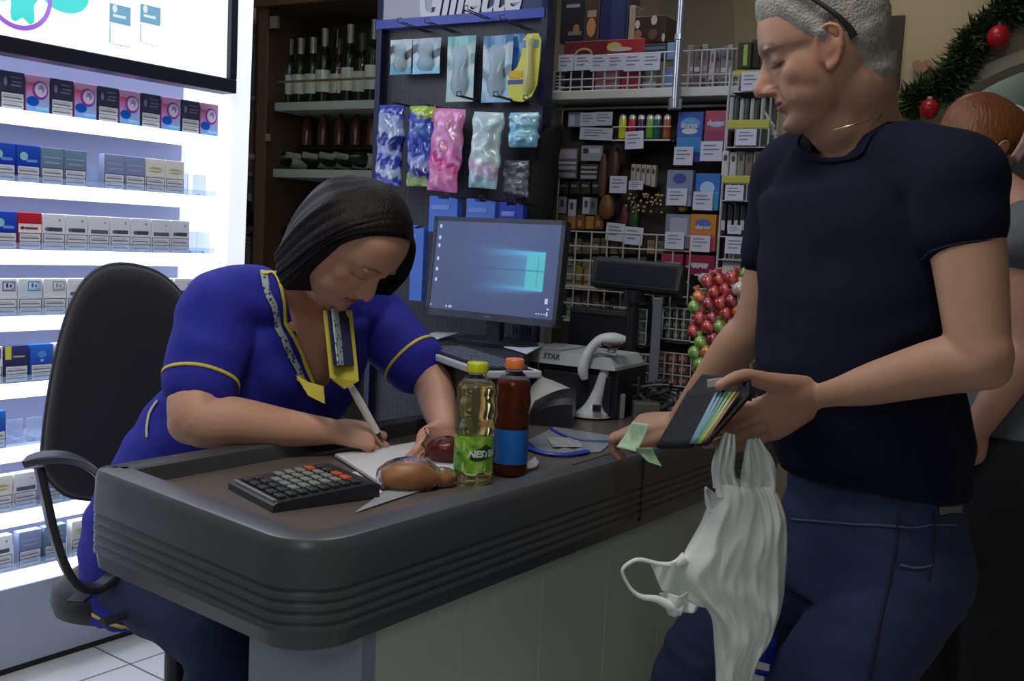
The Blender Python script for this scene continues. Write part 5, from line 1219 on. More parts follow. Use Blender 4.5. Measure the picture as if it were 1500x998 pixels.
# backrest outline (seen nearly face on): local frame facing the desk
Fc = frame(P(165, 560, cY), (.80, .60)); Fc.translation.z = 0
ol = [(62, 690), (72, 600), (90, 510), (112, 445), (140, 405), (175, 390), (215, 393), (248, 408), (275, 440), (292, 500), (288, 580), (265, 650), (235, 705), (200, 735), (150, 738), (100, 728)]
loc = [fuv(Fc, x, y) for x, y in ol]; loc = [(p.x, p.y) for p in curvept([(a, b, 0) for a, b in loc+[loc[0]]], 64)][:-1]
cx_ = sum(a for a, b in loc)/len(loc); cz_ = sum(b for a, b in loc)/len(loc)
q = MB(); rings = []
for s, y in ((.02, -.028), (.5, -.034), (.86, -.030), (.965, -.016), (1, .004), (1.0, .014), (.97, .028), (.88, .036), (.02, .04)):
    rings.append([(cx_+(a-cx_)*s, y, cz_+(b-cz_)*s) for a, b in loc])
q.loft(rings); q.v = [tuple(Fc @ V((x, y+.05*((x-cx_)/.25)**2*-1+.05, z))) for x, y, z in q.v]; q.build('backrest', m_chair, ch, smooth='all', world=True)
q = MB(); pts = [Fc @ V((cx_+(a-cx_)*1.004, .009+.05-.05*((a-cx_)/.25)**2, cz_+(b-cz_)*1.004)) for a, b in loc]; q.tube(pts, .006, 8, closed=True); q.build('edge_piping', mat('chair_piping', (.03, .03, .045), .5), ch, smooth=True, world=True)
sc0 = P(205, 856, 2.72); sz = sc0.z+.03
q = MB(); rings = []
for s, z in ((.5, -.04), (.95, -.035), (1, 0), (.97, .03), (.8, .045), (.02, .05)):
    rings.append([(sc0.x+.21*s*math.copysign(abs(math.cos(t))**.7, math.cos(t)), sc0.y+.21*s*math.copysign(abs(math.sin(t))**.7, math.sin(t)), sz-.04+z) for t in [2*PI*k/48 for k in range(48)]])
q.loft(rings); q.build('seat', m_chair, ch, smooth='all', world=True)
def band(pts, wd, th, nm, side=V((.6, -.8, 0)), m=None):
    p = curvept(pts, 40); w_ = curvev(wd, 40); rows = []
    for i, c in enumerate(p):
        t = (p[min(i+1, 40)]-p[max(i-1, 0)]).normalized(); s_ = (side-t*side.dot(t)).normalized(); n_ = t.cross(s_)
        rows.append([tuple(c+s_*w_[i]*a+n_*th*b) for a, b in ((-1, -.6), (-.9, -1), (.9, -1), (1, -.6), (1, .6), (.9, 1), (-.9, 1), (-1, .6))])
    q = MB(); q.loft(rows); q.build(nm, m or m_arm, ch, world=True, smooth=True)
aY = 2.36
band([P(38, 677, aY), P(62, 671, aY), P(95, 671, aY), P(125, 681, aY), P(150, 702, aY), P(175, 735, aY+.03)], [.018, .03, .034, .034, .034, .03], .009, 'armrest')
band([P(57, 684, aY), P(66, 725, aY), P(77, 775, aY), P(92, 822, aY), P(112, 855, aY+.02), P(140, 862, aY+.06), P(165, 846, aY+.1), P(185, 835, aY+.16)], [.02, .022, .023, .024, .024, .024, .024, .024], .009, 'arm_bracket', m=mat('chair_dark_plastic', (.022, .022, .03), .45))
band([P(360, 660, 2.85), P(380, 650, 2.85), P(420, 650, 2.87), P(450, 665, 2.9)], [.02, .03, .03, .02], .009, 'armrest')
q = MB(); q.box(P(96, 880, 2.42), P(170, 846, 2.62), bev=.01); q.tube([P(150, 868, 2.5), P(172, 880, 2.5)], .02, 12); q.build('tilt_mechanism', MATS['chair_dark_plastic'], ch, world=True)
q = MB(); q.tube([P(150, 912, 2.36), P(166, 908, 2.38), P(192, 899, 2.42), P(210, 885, 2.46)], [.014, .014, .012, .008], 8, flat=(1.3, .6)); q.build('lever', m_black, ch, world=True)
bx_, by_ = P(258, 940, 2.48).x, 2.48
q = MB(); q.tube([(bx_, by_, .08), (bx_, by_, sz-.06)], .028, 18); q.build('gas_column', mat('gas_black', (.02, .022, .03), .3), ch, world=True, smooth=True)
for k in range(5):
    a = 2*PI*k/5+.3; e = V((bx_+.3*math.cos(a), by_+.3*math.sin(a), .07)); q = MB(); q.tube([V((bx_, by_, .11)), V((bx_, by_, .11)).lerp(e, .5)+V((0, 0, .01)), e], [.03, .024, .016], 10); q.build('foot', m_black, ch, world=True)
    q = MB(); c0 = e-V((0, 0, .041)); q.tube([c0+V((-.02, 0, 0)), c0+V((.02, 0, 0))], .028, 16); q.build('castor', m_black, ch, world=True, smooth=True)
# ================================================================ people
from mathutils.bvhtree import BVHTree
def remesh(mb, vox, smooth=2, fac=.5):
    me = bpy.data.meshes.new('tmp'); me.from_pydata(mb.v, [], mb.f)
    b = bmesh.new(); b.from_mesh(me); bmesh.ops.recalc_face_normals(b, faces=b.faces[:]); b.to_mesh(me); b.free()
    o = bpy.data.objects.new('tmp', me); C.objects.link(o)
    md = o.modifiers.new('r', 'REMESH'); md.mode = 'VOXEL'; md.voxel_size = vox; md.adaptivity = 0
    dg = bpy.context.evaluated_depsgraph_get(); m2 = bpy.data.meshes.new_from_object(o.evaluated_get(dg))
    bpy.data.objects.remove(o); bpy.data.meshes.remove(me)
    b = bmesh.new(); b.from_mesh(m2); bpy.data.meshes.remove(m2)
    for _ in range(smooth): bmesh.ops.smooth_vert(b, verts=b.verts[:], factor=fac, use_axis_x=True, use_axis_y=True, use_axis_z=True)
    b.normal_update(); return b
def smooth_rim(b, it=10):
    b.verts.ensure_lookup_table(); bv_ = [(v, [e.other_vert(v) for e in v.link_edges if e.is_boundary]) for v in b.verts if v.is_boundary]
    for _ in range(it):
        new = [(v, (v.co*.4+sum((n.co for n in ns), V())*(.6/len(ns)))) for v, ns in bv_ if ns]
        for v, c in new: v.co = c
def surf_pt(bv, M, p, d):
    o = M @ V((0, 0, .02)); w = (M @ p)-o; L = w.length; hit = bv.ray_cast(o+w*.5, w.normalized(), L*.8)
    if hit[0] is None: return M @ p
    Ld = (hit[0]-o).length; return o+w.normalized()*min(Ld, L*1.05)
def finish(b, name, m, parent, colf=None, smooth=True):
    b.normal_update(); b.verts.ensure_lookup_table()
    me = bpy.data.meshes.new(name)
    if colf is not None: cols = [colf(v.co, v.normal) for v in b.verts]
    Mi = parent.matrix_world.inverted()
    for v in b.verts: v.co = Mi @ v.co
    b.to_mesh(me); b.free(); me.materials.append(m)
    if colf is not None:
        a = me.color_attributes.new('Col', 'FLOAT_COLOR', 'POINT')
        for i, c in enumerate(cols): a.data[i].color = (*c, 1)
    for p in me.polygons: p.use_smooth = True
    o = bpy.data.objects.new(name, me); C.objects.link(o); o.parent = parent; return o
def disp(b, fn):
    b.normal_update()
    for v in b.verts: v.co = v.co+v.normal*fn(v.co, v.normal)
def limb(q, pts, rad, n=20, k=24, flat=None):
    p = curvept(pts, k); r = curvev(rad, k)
    q.tube(p, r, n, flat=flat); q.ell(p[0], (r[0],)*3, 16, 10); q.ell(p[-1], (r[-1],)*3, 16, 10)
def bodyrings(q, secs, n=36, fwd=None, k=5, ex=2.3):
    """secs: (centre, half-width, half-depth front, half-depth back, up-vector or None, exponent)"""
    cen = curvept([s[0] for s in secs], (len(secs)-1)*k); ws = curvev([s[1] for s in secs], (len(secs)-1)*k); df = curvev([s[2] for s in secs], (len(secs)-1)*k); db = curvev([s[3] for s in secs], (len(secs)-1)*k)
    rings = []
    for i, c in enumerate(cen):
        t = (cen[min(i+1, len(cen)-1)]-cen[max(i-1, 0)]).normalized()
        f = (fwd-t*fwd.dot(t)).normalized(); l = t.cross(f)
        ring = []
        for j in range(n):
            a = 2*PI*j/n; ca, sa = math.cos(a), math.sin(a)
            cc = math.copysign(abs(ca)**(2/ex), ca); ss = math.copysign(abs(sa)**(2/ex), sa)
            ring.append(tuple(c+f*(cc*(df[i] if ca > 0 else db[i]))+l*(ss*ws[i])))
        rings.append(ring)
    q.loft(rings)
HEAD = [(.127, .012, -.03, .012), (.121, .045, -.066, .042), (.105, .070, -.088, .062), (.08, .0875, -.099, .0735), (.05, .0945, -.102, .078), (.03, .0965, -.100, .078), (.016, .0905, -.096, .0765),
        (.0, .0865, -.090, .0745), (-.02, .086, -.078, .071), (-.038, .0865, -.064, .067), (-.055, .086, -.045, .061), (-.070, .0805, -.028, .054), (-.085, .083, -.010, .045), (-.099, .080, .006, .036), (-.108, .066, .02, .022)]
def add_head(q, M, wide=1.0, jaw=1.0, nose=1.0, fat=0.0):
    rings = []; n = 48
    zz = curvev([h[0] for h in HEAD], 56); xf = curvev([h[1] for h in HEAD], 56); xb = curvev([h[2] for h in HEAD], 56); ww = curvev([h[3] for h in HEAD], 56)
    for z, a, b_, w in zip(zz, xf, xb, ww):
        w *= wide
        if z < -.01: w *= 1+(jaw-1)*min(1, (-.01-z)/.06)
        cx = (a+b_)/2*.35; ring = []
        if z < .02: cx = b_+(a-b_)*.42
        for j in range(n):
            t = 2*PI*j/n; ct, st = math.cos(t), math.sin(t); e = 2.15
            cc = math.copysign(abs(ct)**(2/e), ct); ss = math.copysign(abs(st)**(2/e), st)
            ring.append(tuple(M @ V((cx+cc*((a-cx) if ct > 0 else (cx-b_)), ss*w, z))))
        rings.append(ring)
    q.loft(rings)
    def E(c, r, R=None): q.ell(M @ V(c), r, 20, 14, R=(M.to_3x3() @ (R or Matrix.Identity(3))))
    def T(pts, r, **k): q.tube([M @ V(p) for p in curvept(pts, 12)], curvev([x*M.to_scale().x for x in r], 12), 12, **k)
    s = nose
    T([(.084, 0, .020), (.091, 0, .006), (.100, 0, -.010), (.1085*s, 0, -.025)], [.009, .0085, .0095, .0105]); E((.090, 0, -.014), (.014, .0135, .022))
    E((.106*s, 0, -.028), (.0105, .0095, .0085)); E((.0955, .0125, -.031), (.0105, .0065, .0075)); E((.0955, -.0125, -.031), (.0105, .0065, .0075)); E((.092, 0, -.034), (.010, .009, .006))
    E((.0835, 0, -.0505), (.0085, .0235, .0052)); E((.0822, 0, -.0605), (.0085, .0195, .0062)); E((.0745, 0, -.090), (.013, .020, .0125))
    for sd in (-1, 1):
        E((.0735, sd*.032, .010), (.0105, .0155, .0110)); E((.083, sd*.028, .030), (.009, .023, .0065)); E((.0460, sd*.040, -.014), (.0255, .027, .030)); E((.026, sd*.050, -.012), (.038, .021, .042)); E((.036, sd*.040, -.048), (.032, .022+fat, .032))
        # ear: bowl, rim and lobe
        ew = .077*wide
        T([(.012, sd*(ew-.002), -.016), (.016, sd*ew, .006), (.010, sd*(ew+.010), .028), (-.008, sd*(ew+.017), .033), (-.020, sd*(ew+.018), .018), (-.016, sd*(ew+.013), -.006), (-.002, sd*(ew+.005), -.026), (.008, sd*ew, -.026)], [.0045]*8)
        E((-.004, sd*(ew+.003), .004), (.016, .005, .026)); E((.004, sd*(ew+.003), -.026), (.009, .0045, .009))
        T([(.004, sd*(ew+.004), -.008), (-.006, sd*(ew+.010), .0), (-.008, sd*(ew+.011), .014), (.002, sd*(ew+.007), .022)], [.0032]*4)
def face_disp(M, amt=1.0):
    Mi = M.inverted(); sc_ = M.to_scale().x
    def f(co, no):
        p = Mi @ co; d = 0
        if abs(p.x) > .2 or abs(p.y) > .15 or abs(p.z) > .16: return 0
        for sd in (-1, 1):
            d -= .0065*math.exp(-((p.y-sd*.0225)/.009)**2-((p.z-.018)/.010)**2)*(p.x > .05)   # inner socket
            d -= .0045*math.exp(-((p.y-sd*.035)/.020)**2-((p.z-.0235)/.0035)**2)*(p.x > .05)  # fold above the lid
            d -= .003*math.exp(-((p.y-sd*.034)/.018)**2-((p.z+.001)/.004)**2)*(p.x > .05)
            d -= .0022*math.exp(-((p.y-sd*(.020+(-.03-p.z)*.35))/.0035)**2)*(-.055 < p.z < -.028)*(p.x > .05)
            d -= .004*math.exp(-((p.y-sd*.008)/.003)**2-((p.z+.037)/.003)**2)*(p.x > .09)
        d -= .0035*math.exp(-((p.z+.0552)/.0016)**2)*(abs(p.y) < .023)*(p.x > .06)
        d -= .003*math.exp(-((p.z+.0735)/.006)**2-(p.y/.02)**2)*(p.x > .05)
        return d*sc_*amt
    return f
def face_col(M, skin, lip, browc, stubble=0.0, cheek=(.0, .0, .0), lash=(.03, .02, .015)):
    Mi = M.inverted()
    def f(co, no):
        p = Mi @ co; c = V(skin); n = noise.noise(co*45)*.05+noise.noise(co*11)*.06
        c = c*(1+n)
        if abs(p.x) < .16 and abs(p.y) < .12 and -.14 < p.z < .15:
            k = math.exp(-((p.z+.056)/.0075)**2)*max(0, 1-(abs(p.y)/.0245)**4)*(p.x > .07); c = c.lerp(V(lip), min(1, k*1.1))
            k = math.exp(-((p.z+.0552)/.0012)**2)*(abs(p.y) < .023)*(p.x > .07); c = c.lerp(V(lip)*.3, k)
            for sd in (-1, 1):
                yy = p.y*sd
                k = math.exp(-((p.z-(.0355+.004*math.sin((yy-.012)/.035*PI)))/.0032)**2)*(.012 < yy < .052)*(p.x > .05)*(.8+.4*noise.noise(co*400)); c = c.lerp(V(browc), max(0, min(1, k)))
                k = math.exp(-((p.z-(.0045-.0035*math.cos((yy-.032)/.017*PI/2)))/.0016)**2)*(.017 < yy < .05)*(p.x > .05); c = c.lerp(V(lash), min(1, k))
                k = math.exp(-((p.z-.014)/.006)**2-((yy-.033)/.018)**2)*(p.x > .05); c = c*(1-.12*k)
                k = math.exp(-((p.z+.02)/.02)**2-((yy-.048)/.022)**2)*(p.x > .02); c = c+V(cheek)*k
            k = math.exp(-((p.z+.027)/.016)**2-(p.y/.02)**2)*(p.x > .09); c = c+V(cheek)*k
            if abs(p.y) > .07 and abs(p.z) < .04: c = c+V((.05, 0, 0))
            if stubble and p.z < -.035 and p.x > -.0: c = c*(1-stubble*min(1, (-.035-p.z)/.02)*(.75+.5*abs(noise.noise(co*500))))
        return tuple(max(.002, x) for x in c)
    return f
FL = [(.046, .027, .021), (.050, .031, .022), (.046, .029, .022), (.036, .022, .019)]
FB = [(.088, .030), (.092, .010), (.088, -.010), (.080, -.028)]
def hand(q, M, curls, thumb, side=1, splay=(6, 2, -2, -7), s=1.0, nails=None):
    """M: wrist frame, x to the fingers, y to the thumb (side flips), z out of the back of the hand"""
    def W_(p): return M @ (V((p[0], p[1]*side, p[2]))*s)
    rings = []
    for x, y, w, t in ((-.01, 0, .026, .020), (.01, .0, .0285, .0195), (.035, .003, .036, .0195), (.06, .002, .041, .0165), (.082, .001, .0415, .0135), (.094, .001, .037, .010)):
        rings.append([tuple(W_((x, y+w*math.copysign(abs(math.cos(a))**.8, math.cos(a)), t*math.copysign(abs(math.sin(a))**.8, math.sin(a))))) for a in [2*PI*j/24 for j in range(24)]])
    q.loft(rings)
    tips = []
    for i in range(4):
        bx_, by_ = FB[i]; a = 0; p = V((bx_-.012, by_, -.001)); pts = [p.copy()]; rr = [.0098 if i < 3 else .0088]; sp = math.radians(splay[i])
        for k in range(3):
            a += math.radians(curls[i][k]); L = FL[i][k]+(.012 if k == 0 else 0)
            d = V((math.cos(a)*math.cos(sp), math.sin(sp)*math.cos(a), -math.sin(a))); mid = p+d*L*.5; p = p+d*L
            pts += [mid, p.copy()]; r0 = [.0094, .0086, .0076][k]*(1 if i < 3 else .9); rr += [r0*.97, r0*(1.03 if k < 2 else .8)]
        q.tube([W_(x) for x in pts], [r*s for r in rr], 12); q.ell(W_(pts[-1]), (rr[-1]*s,)*3, 12, 8); q.ell(W_(pts[0]), (rr[0]*s,)*3, 12, 8)
        for j in (2, 4): q.ell(W_(pts[j]), (rr[j]*s*1.04,)*3, 12, 8)
        tips.append(W_(pts[-1]))
    pts = [V((.012, .018, -.006))]+[V(t) for t in thumb]; rr = [.016, .0145, .0105, .0085][:len(pts)]
    q.tube([W_(x) for x in curvept(pts, 12)], [r*s for r in curvev(rr, 12)], 12); q.ell(W_(pts[-1]), (rr[-1]*s,)*3, 12, 8)
    q.ell(W_((.030, .022, -.010)), (.026*s, .017*s, .015*s), 16, 10, R=M.to_3x3())
    return tips
def wristM(o, xdir, zdir):
    x = V(xdir).normalized(); z = (V(zdir)-x*V(zdir).dot(x)).normalized(); y = z.cross(x)
    m = Matrix((x, y, z)).transposed().to_4x4(); m.translation = V(o); return m
def headM(c, f, u, s=1.0):
    f = V(f).normalized(); u = (V(u)-f*V(u).dot(f)).normalized(); l = u.cross(f)
    m = Matrix((f*s, l*s, u*s)).transposed().to_4x4(); m.translation = V(c); return m
def bvh_of(o): 
    dg = bpy.context.evaluated_depsgraph_get(); me = o.data; Mw = o.matrix_world if o.parent is None else o.parent.matrix_world @ o.matrix_basis
    vs = [Mw @ v.co for v in me.vertices]; return BVHTree.FromPolygons(vs, [tuple(p.vertices) for p in me.polygons])
def ribbon_on(bv, pts, width, off=.002, n=60, m=None, name='trim_band', parent=None, mats=None, cols=None, nv=4):
    """a band following the garment surface"""
    P_ = curvept(pts, n); rows = []; prev = None
    pr = []
    for p in P_:
        loc, nor, i, d = bv.find_nearest(p); pr.append((loc, nor))
    for i, (loc, nor) in enumerate(pr):
        t = (pr[min(i+1, n)][0]-pr[max(i-1, 0)][0]).normalized(); sd = t.cross(nor).normalized(); row = []
        for j in range(nv+1):
            e = loc+sd*width*(j/nv-.5)+nor*.01
            l2, n2, k, d = bv.find_nearest(e)
            if n2.dot(nor) < .2: l2, n2 = loc+sd*width*(j/nv-.5), nor
            row.append(tuple(l2+nor*off))
        rows.append(row)
    q = MB(); q.loft(rows, closed_u=False)
    return q.build(name, m, parent, smooth='all', world=True, norm=False, solid=.0012)
def ring_on(bv, c, axis, w, rmax, m, parent, name='cuff_stripe', off=.0015, n=48, half=None):
    ax = V(axis).normalized(); u = ax.orthogonal().normalized(); v = ax.cross(u); rows = []
    for k in range(n+1):
        a = 2*PI*k/n; d = u*math.cos(a)+v*math.sin(a); row = []
        for j in (-.5, .5):
            o = V(c)+ax*w*j; hit = bv.ray_cast(o, d, rmax)
            row.append(tuple((hit[0] if hit[0] is not None else o+d*rmax*.6)+d*off))
        rows.append(row)
    q = MB(); q.loft(rows, closed_u=False); return q.build(name, m, parent, smooth='all', world=True, norm=False, solid=.001)
m_skin = attr_mat('skin', .5, sss=.12, bump=.12, bscale=900, spec=.35)
m_cloth = mat('blue_uniform', (.012, .014, .30), .8, sheen=0, bump=.15, bump_scale=500)
m_jean = mat('dark_denim', (.012, .022, .075), .8, noise_amt=.3, noise_scale=25, bump=.3, bump_scale=700)
m_yel = mat('yellow_trim', (.6, .52, .06), .6); m_patt = None
def eyeballs(M, parent, which=(-1, 1)):
    pass
# ---------------------------------------------------------------- the cashier
WF = V((.74, -.67, 0)); WL = V((.67, .74, 0)); Z = V((0, 0, 1))
def w_px(x, y, Y): return P(x, y, Y)
R_sh = w_px(328, 452, 2.40); L_sh = w_px(545, 465, 2.76); nb = w_px(434, 405, 2.52)
R_el = w_px(288, 618, 2.23); R_wr = w_px(482, 632, 2.33); L_el = w_px(633, 560, 2.66); L_wr = w_px(650, 628, 2.42)
hips = w_px(238, 815, 2.68); woman = thing('person', 'seated woman with a black bob writing, in a blue and yellow trimmed uniform', 'person', V((hips.x, hips.y, 0)))
wf = V((.56, -.36, -.74)); wu = V((.66, -.36, .66)); WM0 = headM((0, 0, 0), wf, wu, 1.08)
eye_t = w_px(533, 408, 2.22); WM = headM(eye_t-(WM0 @ V((.09, -.033, .010))), wf, wu, 1.13)
hc = WM.translation.copy()
q = MB()
add_head(q, WM, wide=1.04, jaw=1.18, nose=.97, fat=.008)
# neck, torso core
neck_top = WM @ V((-.03, 0, -.05)); chin_u = WM @ V((.045, 0, -.085))
limb(q, [nb+V((-.0, .0, -.06)), nb.lerp(neck_top, .5)+WF*.005, neck_top], [.078, .068, .064])
limb(q, [chin_u, chin_u.lerp(nb+WF*.08, .7)], [.042, .05])   # soft under-chin
chest = w_px(418, 520, 2.56); waist = w_px(310, 665, 2.64)
bodyrings(q, [(hips, .19, .15, .15), (waist, .18, .16, .13), (chest, .165, .150, .11), (nb+V((0, 0, -.05)), .11, .07, .065), (nb+V((0, 0, .0)), .06, .05, .055)], fwd=WF, k=6)
limb(q, [R_sh, R_sh.lerp(R_el, .5)+V((-.012, 0, 0)), R_el+V((.0, 0, .012)), R_el.lerp(R_wr, .3)+V((0, 0, .006)), R_el.lerp(R_wr, .7), R_wr], [.075, .066, .060, .056, .043, .031], k=40)
q.ell(R_el+V((-.012, 0, -.002)), (.052, .05, .05), 18, 12)
limb(q, [L_sh, L_sh.lerp(L_el, .5), L_el, L_el.lerp(L_wr, .5), L_wr], [.07, .062, .054, .046, .031], k=40)
# writing hand
hx = (w_px(590, 650, 2.40)-R_wr); hx.z = -.026
RH_ = wristM(R_wr, hx, V((-.25, -.55, .8)))
tR = hand(q, RH_, [(22, 62, 38), (30, 66, 40), (38, 68, 42), (44, 70, 42)], [(.045, .036, -.020), (.075, .032, -.036), (.098, .018, -.046)], side=1, s=1.12)
LHd = w_px(640, 668, 2.27)-L_wr
LH_ = wristM(L_wr, LHd, V((.5, .3, .6)))
hand(q, LH_, [(40, 45, 30), (45, 50, 30), (50, 55, 30), (50, 55, 30)], [(.04, .032, -.03), (.062, .026, -.045), (.08, .016, -.058)], side=-1)
for sd in (-1, 1): q.ell(chest+WF*.088+WL*.085*sd+V((0, 0, -.02)), (.068, .078, .078), 20, 14)
for sd in (-1, 1):   # legs inside the trousers
    hp = hips+WL*.1*sd+V((0, 0, -.05)); kn = hp+WF*.40+V((0, 0, -.03)); ft = kn+WF*.03+V((0, 0, -.44)); limb(q, [hp, kn, ft], [.06, .045, .035])
b = remesh(q, .0038, 3)
disp(b, face_disp(WM))
WSK = (.56, .31, .22)
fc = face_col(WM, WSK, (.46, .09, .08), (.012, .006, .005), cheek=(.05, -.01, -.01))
def wcol(co, no):
    c = V(fc(co, no)); d = (co-(nb+WF*.1+V((0, 0, -.05)))).length
    return tuple(c+V((.04, -.015, -.012))*math.exp(-(d/.08)**2))
wbody = finish(b, 'body', m_skin, woman, wcol)
# uniform tunic
q = MB()
bodyrings(q, [(hips+V((-.0, 0, -.06)), .21, .20, .15), (hips+V((0, 0, .07)), .21, .205, .15), (waist, .215, .20, .155), (waist.lerp(chest, .5), .205, .195, .145), (chest, .205, .178, .14), (chest.lerp(nb, .55), .205, .12, .12), (nb+V((0, 0, -.045)), .15, .085, .095), (nb+V((0, 0, -.005)), .082, .075, .078)], fwd=WF, k=6)
for sd in (-1, 1): q.ell(chest+WF*.09+WL*.085*sd+V((0, 0, -.03)), (.075, .085, .085), 20, 14)
r1 = R_sh.lerp(R_el, .50); limb(q, [nb.lerp(R_sh, .45)+V((0, 0, -.03)), R_sh+V((0, 0, .0)), R_sh.lerp(R_el, .3)+V((-.01, 0, 0)), R_sh.lerp(R_el, .66)+V((-.012, 0, .0))], [.09, .098, .092, .088], k=36)
limb(q, [nb.lerp(L_sh, .45)+V((0, 0, -.03)), L_sh, L_sh.lerp(L_el, .35), L_sh.lerp(L_el, .70)], [.09, .092, .088, .084], k=36)
b = remesh(q, .006, 6)
def wfold(co, no):
    p = co; s = math.sin((p.x*.5+p.z*1.0)*60+noise.noise(p*6)*5)
    return .0035*s*max(0, noise.noise(p*5+V((3, 1, 2)))+.25)+.006*noise.noise(V((p.x*9, p.y*9, p.z*14)))
disp(b, wfold)
# neckline: open where the V is and round the neck
Fw3 = Matrix((WF, WL, Z)).transposed().to_4x4(); Fw3.translation = nb; Fw3i = Fw3.inverted()
va = w_px(468, 575, 2.2)
vdepth = (Fw3i @ va).z
def inpoly(p, poly):
    x, y = p; c = False; j = len(poly)-1
    for i in range(len(poly)):
        if (poly[i][1] > y) != (poly[j][1] > y) and x < (poly[j][0]-poly[i][0])*(y-poly[i][1])/(poly[j][1]-poly[i][1])+poly[i][0]: c = not c
        j = i
    return c
VP = [(398, 352), (419, 440), (438, 505), (465, 576), (484, 560), (482, 500), (484, 440), (470, 400), (440, 370)]
kill = []
for f in b.faces:
    p = Fw3i @ f.calc_center_median()
    r = math.hypot(p.x-.01, p.y)
    if p.z > -.03 and r < .088+.2*max(0, p.z): kill.append(f); continue
    if p.x > -.02 and inpoly(proj(f.calc_center_median()), VP) and f.normal.dot(f.calc_center_median()-V((0, 0, CAMH))) < 0: kill.append(f)
bmesh.ops.delete(b, geom=kill, context='FACES'); smooth_rim(b, 14)
tunic = finish(b, 'tunic', m_cloth, woman)
tb = bvh_of(tunic)
# sleeve ends: fold band + yellow stripes
rax = (R_el-R_sh); rc_ = R_sh.lerp(R_el, .66)+V((-.012, 0, 0))
ring_on(tb, rc_-rax.normalized()*.0, rax, .008, .2, m_yel, tunic)
lax = (L_el-L_sh); ring_on(tb, L_sh.lerp(L_el, .66), lax, .008, .2, m_yel, tunic)
# collar placket: patterned bands edged in yellow, down both sides of the V
def patt_mat():
    m = bpy.data.materials.new('ornament_band'); m.use_nodes = True; nt = m.node_tree; bb = nt.nodes['Principled BSDF']
    tc = nt.nodes.new('ShaderNodeTexCoord'); ck = nt.nodes.new('ShaderNodeTexVoronoi'); ck.inputs['Scale'].default_value = 95
    r = nt.nodes.new('ShaderNodeValToRGB'); r.color_ramp.interpolation = 'CONSTANT'; r.color_ramp.elements[0].color = (.03, .06, .16, 1); r.color_ramp.elements[1].color = (.35, .42, .45, 1); r.color_ramp.elements[1].position = .38
    nt.links.new(tc.outputs['Object'], ck.inputs['Vector']); nt.links.new(ck.outputs['Distance'], r.inputs[0]); nt.links.new(r.outputs[0], bb.inputs['Base Color']); bb.inputs['Roughness'].default_value = .7; return m
m_patt = patt_mat(); m_navyc = mat('navy_collar', (.015, .02, .06), .75)
def pxs(l, Y):
    out = []; o = V((0, 0, CAMH)); y_ = None
    for x, y in l:
        r = ray(x, y).normalized(); hit = tb.ray_cast(o, r)
        if hit[0] is not None and (y_ is None or abs(hit[0].y-y_) < .12) and hit[0].y < 2.75: y_ = hit[0].y; out.append(hit[0])
        else: out.append(P(x, y, y_ or Y))
    return out
Lp = pxs([(396, 370), (401, 402), (415, 452), (432, 500), (450, 545), (464, 578)], 2.36)
Lp2 = pxs([(384, 398), (391, 430), (405, 470), (423, 518), (442, 562)], 2.36)
ribbon_on(tb, Lp, .010, .006, m=m_yel, name='collar_edge', parent=tunic, n=22)
ribbon_on(tb, pxs([(484, 556), (481, 520), (480, 480), (480, 450)], 2.36), .014, .004, m=m_cloth, name='placket_edge', parent=tunic, n=16)
ribbon_on(tb, Lp2, .017, .005, m=m_patt, name='collar_band', parent=tunic, n=22)
ribbon_on(tb, pxs([(434, 552), (450, 568), (466, 580)], 2.33), .018, .007, m=m_yel, name='collar_tip', parent=tunic, n=20)
a5 = [w_px(434, 550, 2.30), w_px(452, 560, 2.29), w_px(474, 566, 2.28), w_px(476, 592, 2.27), w_px(452, 580, 2.28)]
q = MB(); q.add([tuple(p) for p in a5], [(0, 1, 2, 3, 4)]); q.build('collar_tip', m_yel, tunic, world=True, norm=False, solid=.004)
Rp = pxs([(492, 462), (494, 500), (499, 545)], 2.3)
q = MB()
def lapel(x0, x1, y0, y1, dy, m, nm, sk=8, bot=0):
    a = [w_px(x0, y0, 2.27-dy), w_px(x1, y0, 2.33-dy), w_px(x1+sk, y1-bot*.4, 2.26-dy), w_px((x0+x1)/2+sk, y1+bot, 2.235-dy), w_px(x0+sk, y1-bot, 2.21-dy)]
    q = MB(); q.add([tuple(p) for p in a], [(0, 1, 2, 3, 4)]); return q.build(nm, m, tunic, world=True, norm=False, solid=.004)
lapel(474, 515, 455, 562, 0, m_yel, 'lapel_edge', 10, 8); lapel(480, 509, 455, 535, .006, m_navyc, 'lapel_band', 9); lapel(486, 500, 452, 535, .010, m_patt, 'lapel_ornament', 9)
ribbon_on(tb, pxs([(478, 562), (490, 575), (496, 590), (494, 604)], 2.2), .006, .004, m=m_yel, name='placket_piping', parent=tunic, n=24)
ribbon_on(tb, pxs([(472, 568), (484, 582), (488, 594), (486, 606)], 2.2), .006, .004, m=m_yel, name='placket_piping', parent=tunic, n=24)
ribbon_on(tb, [w_px(x, y, 2.45) for x, y in ((196, 575), (194, 600), (199, 622), (209, 640))], .010, .003, m=mat('pale_piping', (.55, .55, .3), .6), name='pocket_piping', parent=tunic, n=24)
# hem below the desk with yellow piping
q = MB(); hemc = [hips+V((0, 0, -.02)), hips+V((0, 0, -.10)), hips+WF*.0+V((0, 0, -.165))]
bodyrings(q, [(hips+V((0, 0, .03)), .20, .19, .14), (hips+V((0, 0, -.05)), .205, .225, .155), (hips+V((.01, 0, -.115)), .215, .28, .165)], fwd=WF, k=5)
b = remesh(q, .008, 3); disp(b, wfold); skirt = finish(b, 'tunic_skirt', m_cloth, woman)
sb_ = bvh_of(skirt); ring_on(sb_, hips+V((.01, 0, -.105)), Z, .009, .5, m_yel, skirt, 'hem_piping')
